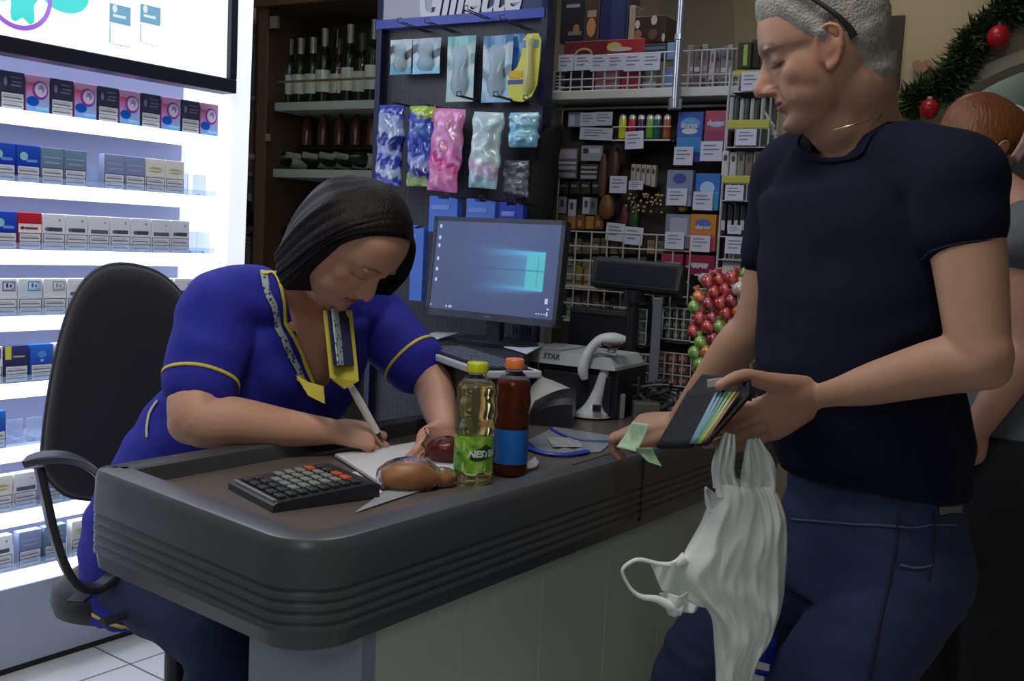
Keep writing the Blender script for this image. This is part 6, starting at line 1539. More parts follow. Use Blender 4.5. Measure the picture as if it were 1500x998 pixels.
# trousers and shoes
q = MB()
for sd in (-1, 1):
    hp = hips+WL*.1*sd+V((0, 0, -.03)); kn = hp+WF*.42+V((0, 0, -.05)); ft = kn+WF*.02+V((0, 0, -.40)); limb(q, [hp, kn, kn.lerp(ft, .4), ft], [.11, .088, .078, .065], k=30)
b = remesh(q, .008, 3); disp(b, lambda co, no: .006*noise.noise(co*14)); finish(b, 'trousers', m_jean, woman)
for sd in (-1, 1):
    ft = hips+WL*.1*sd+WF*.44; ft.z = .05; q = MB(); limb(q, [ft-WF*.06, ft+WF*.06, ft+WF*.15], [.045, .042, .032]); q.v = [(x, y, max(z, .004)) for x, y, z in q.v]; q.build('shoe', m_black, woman, world=True, smooth=True)
# bob hair: shell round the skull with hanging sides, then strands
m_hairb = mat('black_hair', (.006, .004, .0045), .5, spec=.22, bump=.35, bump_scale=260, stretch=(1, 1, .12))
HK = [0, .3, .6, .8, 1.0]
def hk(tab, u):
    for i in range(4):
        if u <= HK[i+1]: t = (u-HK[i])/(HK[i+1]-HK[i]); t = t*t*(3-2*t)*.4+t*.6; return V(tab[i]).lerp(V(tab[i+1]), t)
    return V(tab[4])
BOB = [[(.068, 0, .114), (.03, 0, .136), (-.03, 0, .140), (-.055, 0, .130), (-.06, 0, .125)],
       [(.044, .073, .080), (.02, .082, .088), (-.05, .080, .088), (-.10, .052, .078), (-.117, 0, .073)],
       [(.018, .094, .014), (.0, .103, .01), (-.06, .099, .005), (-.108, .064, .0), (-.130, 0, -.005)],
       [(.002, .090, -.108), (-.028, .094, -.104), (-.066, .090, -.088), (-.097, .055, -.072), (-.112, 0, -.066)]]
def bob_pt(u, t, far=0.0, jit=0.0):
    sg = 1 if u >= 0 else -1; a = abs(u)
    pts = [hk(tb_, a) for tb_ in BOB]; g = WDOWN*(.016+.012*far*(u > 0)*(1-a))
    pts[3] = pts[3]+g; pts[2] = pts[2]+g*.25
    if u > 0 and far: e_ = (1-a)**2; pts[1] = pts[1]+V((.018, .004, 0))*e_; pts[2] = pts[2]+V((.058, .012, .012))*e_; pts[3] = pts[3]+V((.064, .010, .092))*e_
    k = min(int(t*3), 2); w = t*3-k
    p0 = pts[max(k-1, 0)]; p1 = pts[k]; p2 = pts[k+1]; p3 = pts[min(k+2, 3)]
    p = .5*((2*p1)+(p2-p0)*w+(2*p0-5*p1+4*p2-p3)*w*w+(3*p1-p0-3*p2+p3)*w**3)
    e = math.sqrt(((p.x+.005)/.112)**2+(p.y/.092)**2+((p.z-.02)/.125)**2)
    if p.z > -.01 and e < 1: p = V(((p.x+.005)/e-.005, p.y/e, (p.z-.02)/e+.02))
    p = V((p.x, p.y*sg, p.z)); return p
WDOWN = (WM.to_3x3().inverted() @ V((0, 0, -1))).normalized()
q = MB(); NU, NT = 90, 30
for sg in (1,):
    vs = []
    for j in range(NT+1):
        for i in range(NU+1):
            u = -1+2*i/NU; p = bob_pt(u, j/NT, 1.0); n_ = 1+.012*math.sin(u*70+j*.2)+.01*math.sin(u*31); vs.append(WM @ V((p.x*n_, p.y*n_, p.z)))
    q.add([tuple(v) for v in vs], [(j*(NU+1)+i, j*(NU+1)+i+1, (j+1)*(NU+1)+i+1, (j+1)*(NU+1)+i) for j in range(NT) for i in range(NU)])
hair = q.build('hair', m_hairb, woman, smooth='all', world=True, solid=.008)
rnd = random.Random(11); q = MB()
for i in range(1500):
    u = rnd.uniform(-1, 1); u2 = u+rnd.uniform(-.05, .05); te = rnd.uniform(.86, 1.03); off = rnd.uniform(.0, .006); t0 = rnd.choice([0, 0, rnd.uniform(0, .4)])
    pts = []
    for k in range(13):
        t = t0+(te-t0)*k/12; uu = max(-1, min(1, u+(u2-u)*t)); p = bob_pt(uu, min(t, 1), 1.0); r = V((p.x+.01, p.y, p.z*.6)).normalized(); p = p+r*(.004+off*math.sin(t*PI*.9)); pts.append(WM @ p)
    q.tube(pts, [.0022]*9+[.0019, .0015, .001, .0005], 4, cap=False)
q.build('hair_strands', m_hairb, hair, smooth='all', world=True, norm=False, weld=False)
# pen, pouch
pA_ = w_px(514, 566, 2.30); pB_ = w_px(556, 640, 2.37)
t = thing('pen', 'thick pale pen held upright in the writing hand of the cashier', 'pen', pB_)
q = MB(); q.tube([pA_, pA_.lerp(pB_, .3), pA_.lerp(pB_, .9)], [.0075, .0095, .0085], 14); q.build('barrel', m_white, t, world=True, smooth=True)
q = MB(); q.tube([pA_.lerp(pB_, .9), pB_+(pB_-pA_)*.12], [.007, .0015], 12); q.build('tip', m_dark, t, world=True)
# dark red pouch of clear wrap in the left hand
pc = onz(652, 680, TZ); 
t = thing('maroon_packet', 'clear wrapped packet with dark red contents under the cashier left hand', 'packet', pc)
q = MB(); q.ell((0, 0, .032), (.042, .036, .034), 24, 16); q.v = [tuple(V(v)*(1+.08*noise.noise(V(v)*60))) for v in q.v]; q.v = [(x, y, max(z, .001)) for x, y, z in q.v]; q.build('contents', mat('maroon_goods', (.10, .012, .014), .25), t, smooth='all')
q = MB(); rings = []
for k in range(14):
    z = .004+k*.006; r = .052-.0005*k+.004*math.sin(k*1.1); rings.append([(r*(1+.07*math.sin(j*1.9+k)+.04*math.sin(j*3.3-k*.7))*math.cos(2*PI*j/32), r*.85*(1+.07*math.sin(j*2.3+k))*math.sin(2*PI*j/32), z) for j in range(32)])
q.loft(rings, cap=True); q.build('clear_wrap', mat('wrap_film', (.95, .92, .92), .1, trans=1, ior=1.08), t, smooth='all')
# ---------------------------------------------------------------- the customer
m_px = P
MF = V((-.80, -.60, 0)).normalized(); ML = V((.60, -.80, 0)).normalized()
mL_sh = P(1398, 256, 1.58); mR_sh = P(1163, 256, 1.93); mnb = P(1262, 190, 1.77)
L_e = P(1437, 528, 1.50); L_w = P(1196, 580, 1.66); R_e = P(1108, 468, 2.0); R_w = P(994, 620, 2.15)
mhip = P(1280, 735, 1.78); man = thing('person', 'grey-haired man in a navy t-shirt standing with an open wallet at the desk', 'person', V((mhip.x, mhip.y, 0)))
hf = V((-.93, .20, -.30)); hu = V((-.25, .02, .95))
MM0 = headM((0, 0, 0), hf, hu, 1.05); nose_t = P(1106, 139, 1.76); MM = headM(nose_t-(MM0 @ V((.117, 0, -.028))), hf, hu, 1.05)
q = MB(); add_head(q, MM, wide=.98, jaw=1.05, nose=1.03)
nt_ = MM @ V((-.035, 0, -.055)); ct_ = MM @ V((.03, 0, -.08))
limb(q, [mnb+V((0, 0, -.05)), mnb.lerp(nt_, .5), nt_], [.072, .062, .064]); limb(q, [ct_, ct_.lerp(mnb+MF*.04, .75)], [.042, .055])
limb(q, [MM @ V((-.050, 0, -.03)), mnb.lerp(nt_, .4)-MF*.012, mnb-MF*.025], [.044, .052, .056])
mch = P(1270, 370, 1.77); mwa = P(1262, 560, 1.77)
bodyrings(q, [(mhip, .13, .10, .09), (mwa, .15, .12, .10), (mch, .16, .11, .10), (mnb+V((0, 0, -.06)), .12, .06, .07), (mnb, .055, .05, .05)], fwd=MF, k=6)
limb(q, [mL_sh, mL_sh.lerp(L_e, .45)+V((.004, 0, 0)), L_e.lerp(mL_sh, .12), L_e, L_e.lerp(L_w, .22)+V((0, 0, .004)), L_e.lerp(L_w, .65), L_w], [.060, .054, .046, .043, .044, .034, .027], k=44)
q.ell(L_e+V((.012, 0, -.010)), (.034, .034, .034), 18, 12)
limb(q, [mR_sh, mR_sh.lerp(R_e, .5), R_e, R_e.lerp(R_w, .25), R_e.lerp(R_w, .7), R_w], [.056, .050, .042, .044, .034, .027], k=40)
# left hand: palm under the wallet, thumb over it
lx = P(1018, 668, 1.61)-L_w
LH = wristM(L_w+lx.normalized()*-.005, lx, V((.25, -.80, -.25)))
_th = []
for w_ in (P(1128, 560, 1.615), P(1088, 551, 1.585), P(1054, 566, 1.56)):
    l_ = LH.inverted() @ w_; _th.append((l_.x/1.12, -l_.y/1.12, l_.z/1.12))
hand(q, LH, [(10, 22, 10), (8, 18, 8), (6, 14, 6), (4, 10, 6)], _th, side=-1, s=1.12, splay=(3, 1, -1, -2))
rx = P(925, 622, 2.20)-R_w
RHm = wristM(R_w, rx, V((.0, -.35, .93)))
hand(q, RHm, [(14, 66, 40), (18, 68, 42), (24, 70, 42), (30, 70, 42)], [(.045, .036, -.016), (.078, .034, -.030), (.10, .022, -.040)], side=1, s=1.08)
for sd in (-1, 1):
    hp = mhip+ML*.09*sd+V((0, 0, -.08)); kn = V((hp.x+(-.19 if sd < 0 else -.175), hp.y+(.16 if sd < 0 else .02), .50)); ft = V((kn.x+(-.02 if sd < 0 else .02), kn.y+.02, .09)); limb(q, [hp, kn, ft], [.07, .05, .04])
b = remesh(q, .0038, 4); disp(b, face_disp(MM))
MSK = (.38, .215, .148)
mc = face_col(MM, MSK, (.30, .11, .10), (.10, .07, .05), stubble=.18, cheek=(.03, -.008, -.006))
mbody = finish(b, 'body', m_skin, man, mc); mbb = bvh_of(mbody)
# t-shirt
m_tee = mat('navy_tshirt', (.0045, .0055, .019), .9, bump=.12, bump_scale=600, spec=.2)
q = MB()
bodyrings(q, [(mhip+V((0, 0, .035)), .165, .145, .115), (mhip+V((0, 0, .10)), .165, .16, .11), (mwa, .168, .172, .115), (mwa.lerp(mch, .5), .185, .16, .125), (mch, .195, .14, .13), (mch.lerp(mnb, .55), .20, .115, .125), (mnb+V((0, 0, -.045)), .145, .08, .09), (mnb+V((0, 0, -.003)), .080, .072, .074)], fwd=MF, k=6)
limb(q, [mnb.lerp(mL_sh, .5)+V((0, 0, -.02)), mL_sh+V((0, 0, -.006)), mL_sh.lerp(L_e, .12), mL_sh.lerp(L_e, .27)], [.070, .073, .071, .070], k=36)
limb(q, [mnb.lerp(mR_sh, .5)+V((0, 0, -.02)), mR_sh+V((0, 0, -.006)), mR_sh.lerp(R_e, .25), mR_sh.lerp(R_e, .52)], [.075, .078, .070, .064], k=36)
b = remesh(q, .006, 6)
def mfold(co, no):
    s = math.sin((co.z*1.0-co.x*.35)*55+noise.noise(co*5)*6); return .0035*s*max(0, noise.noise(co*4.5+V((7, 2, 5)))+.2)+.006*noise.noise(V((co.x*8, co.y*8, co.z*12)))
disp(b, mfold)
Fm3 = Matrix((MF, ML, Z)).transposed().to_4x4(); Fm3.translation = mnb; Fm3i = Fm3.inverted(); kill = []
for f in b.faces:
    p = Fm3i @ f.calc_center_median()
    if p.z > -.035-.25*max(0, p.x) and math.hypot(p.x-.012, p.y) < .076: kill.append(f)
bmesh.ops.delete(b, geom=kill, context='FACES'); smooth_rim(b, 14)
tee = finish(b, 't_shirt', m_tee, man); tbm = bvh_of(tee)
ring = []
for k in range(41):
    a = 2*PI*k/40; p = V((.012+.078*math.cos(a), .078*math.sin(a), 0)); p.z = -.035-.25*max(0, p.x)+.004; ring.append(Fm3 @ p)
ribbon_on(tbm, ring, .016, .0035, m=m_tee, name='neck_rib', parent=tee, n=48)
for c, ax_ in ((mL_sh.lerp(L_e, .42), L_e-mL_sh),): ring_on(tbm, c, ax_, .003, .2, mat('hem_stitch', (.008, .010, .03), .9), tee, 'sleeve_stitch')
# fine chain at the nape
q = MB(); cp = [P(1222, 190, 1.66), P(1245, 184, 1.645), P(1266, 178, 1.65), P(1288, 168, 1.68), P(1300, 160, 1.72)]; q.tube(curvept(cp, 30), .0012, 6); q.build('neck_chain', mat('gold_chain', (.6, .5, .3), .2, metal=.9), man, world=True)
# jeans
q = MB()
bodyrings(q, [(mhip+V((0, 0, .06)), .150, .128, .105), (mhip+V((0, 0, -.05)), .165, .13, .12), (mhip+V((0, 0, -.17)), .17, .125, .13)], fwd=MF, k=5)
for sd in (-1, 1):
    hp = mhip+ML*.088*sd+V((0, 0, -.10)); kn = V((hp.x+(-.19 if sd < 0 else -.18), hp.y+(.16 if sd < 0 else .02), .50)); ft = V((kn.x+(-.02 if sd < 0 else .02), kn.y+.02, .07)); limb(q, [hp, hp.lerp(kn, .5), kn, kn.lerp(ft, .5), ft], [.103, .105, .09, .072, .064], k=36)
b = remesh(q, .006, 4)
disp(b, lambda co, no: .005*noise.noise(V((co.x*14, co.y*14, co.z*22)))+.0025*math.sin(co.z*120+co.x*60)*max(0, noise.noise(co*6)))
jeans = finish(b, 'jeans', m_jean, man); jb = bvh_of(jeans)
m_st = mat('jean_stitch', (.07, .08, .16), .8); m_jd = mat('jean_seam', (.006, .008, .03), .8)
def snap(bv, l):
    out = []; y_ = 1.6
    for x, y in l:
        h = bv.ray_cast(V((0, 0, CAMH)), ray(x, y).normalized())
        if h[0] is not None: y_ = h[0].y; out.append(h[0])
        else: out.append(P(x, y, y_))
    return out
ribbon_on(jb, snap(jb, [(1160, 760), (1230, 766), (1310, 770), (1400, 768)]), .003, .002, m=m_st, name='waistband_stitch', parent=jeans, n=16)
ribbon_on(jb, snap(jb, [(1316, 752), (1312, 800), (1300, 860), (1285, 930), (1272, 996)]), .006, .002, m=m_jd, name='side_seam', parent=jeans, n=16)
ribbon_on(jb, snap(jb, [(1368, 748), (1366, 800), (1360, 850)]), .004, .002, m=m_jd, name='pocket_seam', parent=jeans, n=10)
ribbon_on(jb, snap(jb, [(1318, 828), (1345, 832), (1366, 828)]), .003, .002, m=m_st, name='pocket_stitch', parent=jeans, n=10)
ribbon_on(jb, snap(jb, [(1374, 748), (1392, 746), (1406, 745)]), .014, .004, m=mat('leather_patch', (.13, .12, .11), .6), name='leather_patch', parent=jeans, n=20)
for sd in (-1, 1):
    hp = mhip+ML*.09*sd; x = hp.x+(-.30 if sd < 0 else 0); y = hp.y+(.18 if sd < 0 else .04); q = MB(); limb(q, [V((x+.05, y+.03, .05)), V((x-.05, y-.03, .05)), V((x-.14, y-.09, .035))], [.045, .045, .034]); q.v = [(a, b_, max(c, .003)) for a, b_, c in q.v]; q.build('shoe', m_black, man, world=True, smooth=True)
# short grey hair: cap and strands
m_gh = mat('grey_hair', (.30, .285, .26), .6, noise_amt=.45, noise_scale=70, bump=.5, bump_scale=240)
def scalp_ok(p):
    az = math.atan2(abs(p.y), p.x)   # 0 front .. pi back
    if az < .75: lim = .088-.012*(az/.75)
    elif az < 1.25: lim = .076-.045*((az-.75)/.5)
    elif az < 1.55: lim = .031-.022*((az-1.25)/.3)
    elif az < 1.95: lim = .012+.030*math.sin((az-1.55)/.4*PI)
    elif az < 2.3: lim = .012-.05*((az-1.95)/.35)
    else: lim = -.038-.045*min(1, (az-2.3)/.4)
    return p.z-lim
def skull(a, t):   # a azimuth, t polar; head-shaped
    d = V((math.sin(t)*math.cos(a), math.sin(t)*math.sin(a), math.cos(t)))
    rx_ = .100 if d.x > 0 else .108; zz = .106 if d.z > 0 else .13
    p = V((d.x*rx_, d.y*.0795, d.z*zz+.025)); 
    if p.z < 0: p = V((p.x*(1+.9*p.z) if p.x < 0 else p.x, p.y*(1+.6*p.z), p.z))
    return p, d
q = MB(); NA, NT_ = 96, 60; vs = []; ok = []
for j in range(NT_+1):
    for i in range(NA):
        a = 2*PI*i/NA; t = .02+(PI*.80)*j/NT_; p, d = skull(a, t); h = scalp_ok(p); 
        th = .0075*min(1, max(-.8, h/.014)) + .003*noise.noise(V((a*9, t*14, 0)))*(h > .01)
        if p.z > .06: th += .007*min(1, (p.z-.06)/.04)
        w = surf_pt(mbb, MM, p, d); ok.append(h > -.02); vs.append(w+(MM.to_3x3() @ d).normalized()*th)
q.add([tuple(v) for v in vs], [(j*NA+i, j*NA+(i+1) % NA, (j+1)*NA+(i+1) % NA, (j+1)*NA+i) for j in range(NT_) for i in range(NA) if ok[j*NA+i] and ok[(j+1)*NA+i]])
mhair = q.build('hair', m_gh, man, smooth='all', world=True, solid=.002)
rnd = random.Random(5); q = MB()
for k in range(6500):
    a = rnd.uniform(0, 2*PI); t = math.acos(1-rnd.random()*1.75); p, d = skull(a, t); h = scalp_ok(p)
    if h < -.002: continue
    up = max(0, min(1, (p.z-.05)/.06)); L = (.010+.016*up)*rnd.uniform(.7, 1.2)
    flow = V((.35 if p.x > .03 else -.5, 0, -.55-.2*(1-up))); base = (MM.inverted() @ surf_pt(mbb, MM, p, d))+d*(.003+.010*up*rnd.random())
    dr = (d*.35+flow*.75+V((rnd.gauss(0, .22), rnd.gauss(0, .22), rnd.gauss(0, .2)))).normalized(); dr = (dr-d*min(0, dr.dot(d))*.9).normalized()
    tip = base+dr*L; mid = (base+tip)/2+d*.002; w_ = .0015; sd_ = dr.cross(d).normalized()*w_
    A_, B_, C_, D2_ = base-sd_, base+sd_, mid+sd_*.8, mid-sd_*.8
    q.add([tuple(MM @ x) for x in (A_, B_, C_, tip, D2_)], [(0, 1, 2, 4), (4, 2, 3)])
q.build('hair_strands', mat('grey_strand', (.46, .45, .43), .5, noise_amt=.6, noise_scale=160), mhair, world=True, norm=False, weld=False)
# glasses pushed up on the head
t = thing('glasses', 'black glasses pushed up on the head of the customer, arm behind his ear', 'glasses', MM.copy() if False else Matrix.Translation(MM.translation))
for sd in (-1, 1):
    q = MB(); q.tube([MM @ V(p) for p in curvept([(.052, sd*.075, .118), (.02, sd*.088, .088), (-.012, sd*.0945, .050), (-.030, sd*.092, .022), (-.036, sd*.089, .004)], 24)], curvev([.0025, .0028, .003, .004, .0048], 24), 8, flat=(.8, 1.3)); q.build('temple_arm', m_black, t, world=True, smooth=True)
    q = MB(); q.tube([MM @ V((.058+.016*math.sin(a)*.3+.01*math.cos(a)*0, sd*(.036+.026*math.cos(a)), .135+.019*math.sin(a)-.010*abs(math.cos(a)))) for a in [2*PI*k/28 for k in range(28)]], .002, 6, closed=True); q.build('lens_rim', m_black, t, world=True)
q = MB(); q.tube([MM @ V(p) for p in ((.062, -.010, .136), (.064, 0, .139), (.062, .010, .136))], .002, 6); q.build('bridge', m_black, t, world=True)
# ---------------------------------------------------------------- wallet, cards, banknotes
wl = thing('wallet', 'open black leather wallet held in the left hand of the customer', 'wallet', P(1040, 610, 1.66))
m_lea = mat('black_leather', (.005, .005, .006), .6, spec=.3, bump=.3, bump_scale=300)
def plate(pts, nm, m, par, th=.004, n=8, bulge=0.0, parent_world=True, dy=.10):
    a, b_, c, d = [P(p[0], p[1], p[2]-dy) for p in pts]; nn = (b_-a).cross(d-a).normalized()
    q = MB(); q.grid(lambda u, v: a.lerp(b_, u).lerp(d.lerp(c, u), v)+nn*bulge*math.sin(u*PI)*math.sin(v*PI), n, n); return q.build(nm, m, par, world=True, smooth='all', solid=th, norm=False)
plate([(1010, 574, 1.76), (1062, 566, 1.70), (1012, 655, 1.66), (963, 656, 1.74)], 'front_cover', m_lea, wl, .008, bulge=.004)
plate([(1030, 550, 1.80), (1098, 556, 1.68), (1100, 586, 1.64), (1008, 578, 1.77)], 'upper_cover', m_lea, wl, .006, bulge=.006)
plate([(1088, 566, 1.66), (1100, 578, 1.63), (1034, 652, 1.60), (1020, 652, 1.63)], 'back_cover', m_lea, wl, .006)
cds = [((.08, .22, .30), 'pale blue'), ((.13, .18, .25), 'slate'), ((.02, .16, .14), 'teal'), ((.13, .25, .04), 'green'), ((.28, .30, .06), 'yellow'), ((.16, .06, .02), 'russet')]
for i, (c, nm) in enumerate(cds):
    o_ = i*6.0
    t = thing('bank_card', nm+' card standing in the open wallet', 'card', P(1050+o_, 610, 1.66-.006*i))
    plate([(1048+o_*1.05, 576, 1.67-.007*i), (1053+o_*1.05, 574, 1.665-.007*i), (1016+o_*.55, 650, 1.635-.006*i), (1010+o_*.55, 650, 1.64-.006*i)], 'card_body', mat('card_'+nm.replace(' ', '_'), c, .3), t, .0015)
plate([(1036, 556, 1.735), (1058, 553, 1.725), (1054, 578, 1.72), (1036, 580, 1.73)], 'banknote_edge', mat('note_grey', (.24, .24, .22), .7), wl, .001)
def note(nm, lab, pts, c):
    t = thing('banknote', lab, 'banknote', P(pts[0][0], pts[0][1], pts[0][2])); a, b_, c_, d = [P(*p) for p in pts]; nn = (b_-a).cross(d-a).normalized()
    q = MB(); NXn = 20; NYn = 12
    q.grid(lambda u, v: a.lerp(b_, u).lerp(d.lerp(c_, u), v)+nn*.008*math.sin(v*PI), NXn, NYn)
    for i, p in enumerate(q.v):
        u = (i % (NXn+1))/NXn; v = (i//(NXn+1))/NYn; k = noise.noise(V((u*5, v*5, 3))); cc = V(c)*(1+.25*k); 
        if .12 < u < .88 and .12 < v < .88: cc = cc*.93
        if (u-.5)**2+(v-.5)**2 < .035: cc = cc*.82
        q.cols[i] = tuple(cc)
    q.build('paper', attr_mat('note_paper', .7), t, world=True, smooth='all', norm=False, solid=.0008)
note('a', 'pale green folded banknote standing between the fingers over the desk rim', [(926, 618, 2.09), (952, 622, 2.08), (932, 662, 2.07), (903, 655, 2.08)], (.42, .62, .45))
note('b', 'green banknote drooping over the desk edge below the fingers', [(930, 656, 2.07), (956, 656, 2.07), (970, 684, 2.06), (950, 677, 2.06)], (.24, .38, .22))
# ---------------------------------------------------------------- plastic carrier bag
BY_ = 1.62
bg = thing('plastic_bag', 'white translucent plastic carrier bag hanging from the customer hand', 'plastic bag', P(1075, 650, BY_))
m_bag = mat('bag_film', (.80, .86, .83), .33, trans=.25, ior=1.15, spec=.6, noise_amt=.1, noise_scale=10)
def zp_(x, y): return 880+.3789*x, 620+.3789*y
sl = [(232, 450, 660, .03), (262, 448, 680, .04), (300, 436, 696, .045), (350, 408, 712, .05), (400, 388, 716, .055), (460, 355, 716, .06), (520, 322, 714, .06), (580, 310, 710, .06), (640, 330, 706, .06), (700, 390, 694, .06), (760, 428, 676, .055), (820, 438, 655, .05), (870, 440, 625, .045), (930, 444, 598, .04), (998, 446, 590, .035), (1040, 448, 588, .03), (1120, 452, 586, .03)]
q = MB(); rings = []
ls = curvev([s[1] for s in sl], 90); rs_ = curvev([s[2] for s in sl], 90); ys = curvev([s[0] for s in sl], 90); ds = curvev([s[3] for s in sl], 90)
N_ = 120
for a, b_, y, d in zip(ls, rs_, ys, ds):
    x0, py = zp_(a, y); x1, _ = zp_(b_, y); A_ = P(x0, py, BY_); B_ = P(x1, py, BY_); c = (A_+B_)/2; hw = (B_-A_).length/2; ring = []
    for j in range(N_):
        t = 2*PI*j/N_; u = math.cos(t); fold = .0022*math.sin(u*9+math.sin(py*.015)*2.2+noise.noise(V((u*3, py*.012, 1)))*6)+.0005*math.sin(u*23+py*.03)+.022*noise.noise(V((u*5, py*.02, math.sin(t)*2)))
        e = abs(math.sin(t))
        ring.append(tuple(c+V((hw*u, math.sin(t)*d+(fold if math.sin(t) < 0 else -fold)*e, 0))))
    rings.append(ring)
q.loft(rings, cap=False); q.build('bag_body', m_bag, bg, world=True, smooth='all', norm=False)
def strap(pts, wd, nm, dep=.006, Y=None, cr=3):
    p = curvept([P(*zp_(a, b_), y) for a, b_, y in pts], 36); w_ = curvev(wd, 36); rows = []
    for i, c in enumerate(p):
        t = (p[min(i+1, 36)]-p[max(i-1, 0)]).normalized(); s_ = V((0, 1, 0)).cross(t).normalized(); row = []
        for j in range(17): u = j/8-1; row.append(tuple(c+s_*w_[i]*u+V((0, -.006*math.cos(u*cr*PI)-.004*math.sin(u*7+i*.2), 0))))
        rows.append(row)
    q = MB(); q.loft(rows, closed_u=False); return q.build(nm, m_bag, bg, world=True, smooth='all', norm=False, solid=.0012)
strap([(500, 40, BY_-.01), (492, 90, BY_-.015), (482, 150, BY_-.015), (482, 210, BY_-.01), (500, 280, BY_-.02)], [.008, .013, .016, .018, .02], 'handle')
strap([(470, 100, BY_+.02), (462, 170, BY_+.02), (468, 250, BY_+.01)], [.010, .012, .014], 'handle')
strap([(592, 60, BY_-.01), (600, 110, BY_-.015), (612, 170, BY_-.012), (615, 230, BY_-.01), (610, 290, BY_-.02)], [.010, .018, .026, .030, .03], 'handle')
strap([(405, 252, BY_), (425, 285, BY_), (450, 330, BY_-.01)], [.002, .009, .016], 'torn_corner')
# the free handle looping out to the left
q = MB(); lp = curvept([P(*zp_(a, b_), BY_-.01) for a, b_ in ((330, 520), (285, 545), (230, 545), (150, 528), (105, 545), (84, 572), (98, 612), (125, 650), (160, 672), (215, 680), (262, 700), (310, 715))], 60); q.tube(lp, curvev([.014, .008, .005, .0048, .0045, .0042, .0042, .0045, .006, .008, .012, .018], 60), 10, flat=(1.0, .7)); q.build('loose_handle', m_bag, bg, world=True, smooth='all')
def flangef(u, v):
    a = V((205+20*v, 548+100*v)).lerp(V((335, 520)), u) if False else None
q = MB(); A4 = [P(*zp_(a, b_), BY_) for a, b_ in ((195, 550), (345, 500), (400, 700), (232, 640))]
q.grid(lambda u, v: A4[0].lerp(A4[1], u).lerp(A4[3].lerp(A4[2], u), v)+V((0, .008*math.sin(u*9+v*4)-.02*u, 0)), 20, 20); q.build('side_gusset', m_bag, bg, world=True, smooth='all', norm=False, solid=.001)
q = MB(); rings = []
for k in range(16):
    a = k/15; x0, y0 = zp_(232+30*a, 690+55*math.sin(a*PI/2)); 
q = MB(); A4 = [P(*zp_(a, b_), BY_-.008) for a, b_ in ((225, 660), (400, 640), (385, 712), (262, 742))]
q.grid(lambda u, v: A4[0].lerp(A4[1], u).lerp(A4[3].lerp(A4[2], u), v)+V((0, .008*math.sin(u*11+v*3)-.012*math.sin(u*PI), 0)), 20, 10); q.build('side_fold', m_bag, bg, world=True, smooth='all', norm=False, solid=.001)
# blue and white bag behind it
b2 = thing('blue_bag', 'blue and white printed bag showing below the white carrier bag', 'bag', P(1115, 960, 1.72))
q = MB(); rings = []
for k in range(14):
    y = 932+14*k; c = P(1112, y, 1.76); rings.append([tuple(c+V((.028*math.cos(2*PI*j/28)*(1+.08*math.sin(j+k)), .03*math.sin(2*PI*j/28), 0))) for j in range(28)])
q.loft(rings); q.build('bag_body', mat('bag_blue', (.012, .03, .36), .35), b2, world=True, smooth='all')
for (a, b_, c, d) in (((1103, 967), (1128, 974), (1127, 984), (1108, 980)), ((1104, 988), (1120, 992), (1118, 1004), (1102, 1002))): plate([(*a, 1.722), (*b_, 1.722), (*c, 1.722), (*d, 1.722)], 'white_print', m_paper, b2, .0008, dy=0)
# goods low down between the legs, little parcel behind the elbow
o = MB().box((0, 0, 0), (.09, .06, .16), bev=.01).build('carton', mat('brown_carton', (.06, .035, .025), .6)); p = P(1143, 998, 2.5); o.location = (p.x, 2.5, p.z-.02); tag(o, 'dim brown carton standing low beyond the customer legs', 'carton')
st_ = MB().box((p.x-.15, 2.42, 0), (p.x+.55, 2.7, p.z-.021)).build('low_crate', mat('dark_crate', (.02, .016, .014), .7)); tag(st_, 'dark crate under the dim brown carton', 'crate')
t = thing('white_parcel', 'small white parcel with black lettering seen behind the customer elbow', 'parcel', P(1405, 610, 2.75))
MB().box(P(1391, 592, 2.75), P(1419, 551, 2.79), bev=.004).build('packet', m_paper, t, world=True); text_mesh('a', .06, Matrix.Translation(P(1405, 566, 2.745)), m_black, parent=None, name='tmp_letter')
lt_ = bpy.data.objects['tmp_letter']; lt_.name = 'lettering'; lt_.data.transform(Matrix.Translation(-t.location)); lt_.parent = t
MB().box(P(1388, 640, 2.74), P(1412, 594, 2.80), bev=.01).build('grey_base', mat('grey_parcel', (.12, .12, .13), .6), t, world=True)
# ---------------------------------------------------------------- the third shopper
Wf = V((.93, .36, 0)).normalized(); Wl = V((-.36, .93, 0))
w3 = thing('person', 'red-haired person with a pale hairband in a grey top at the right edge', 'person', V((P(1500, 700, 2.15).x, 2.15, 0)))
KM0 = headM((0, 0, 0), V((.83, .30, -.46)), V((.48, .04, .88)), .98); KM = headM(P(1464, 224, 2.42)-(KM0 @ V((-.002, -.085, .003))), V((.83, .30, -.46)), V((.48, .04, .88)), .98)
knb = P(1497, 305, 2.36); ksh = P(1512, 345, 2.02); ksh2 = ksh+V((-.02, .34, 0)); kel = P(1512, 500, 2.04); kwr = P(1432, 628, 2.08); khp = P(1480, 700, 2.16)
q = MB(); add_head(q, KM, wide=.98); ntk = KM @ V((-.03, 0, -.05)); limb(q, [knb, ntk], [.052, .055])
bodyrings(q, [(khp, .14, .10, .10), (khp.lerp(knb, .5), .12, .09, .09), (knb+V((0, 0, -.08)), .13, .07, .07), (knb, .05, .05, .05)], fwd=Wf)
limb(q, [ksh, ksh.lerp(kel, .5), kel, kel.lerp(kwr, .3), kwr], [.05, .046, .042, .042, .028], k=36)
limb(q, [ksh2, ksh2+V((.05, .05, -.28)), ksh2+V((.25, 0, -.4))], [.05, .042, .03])
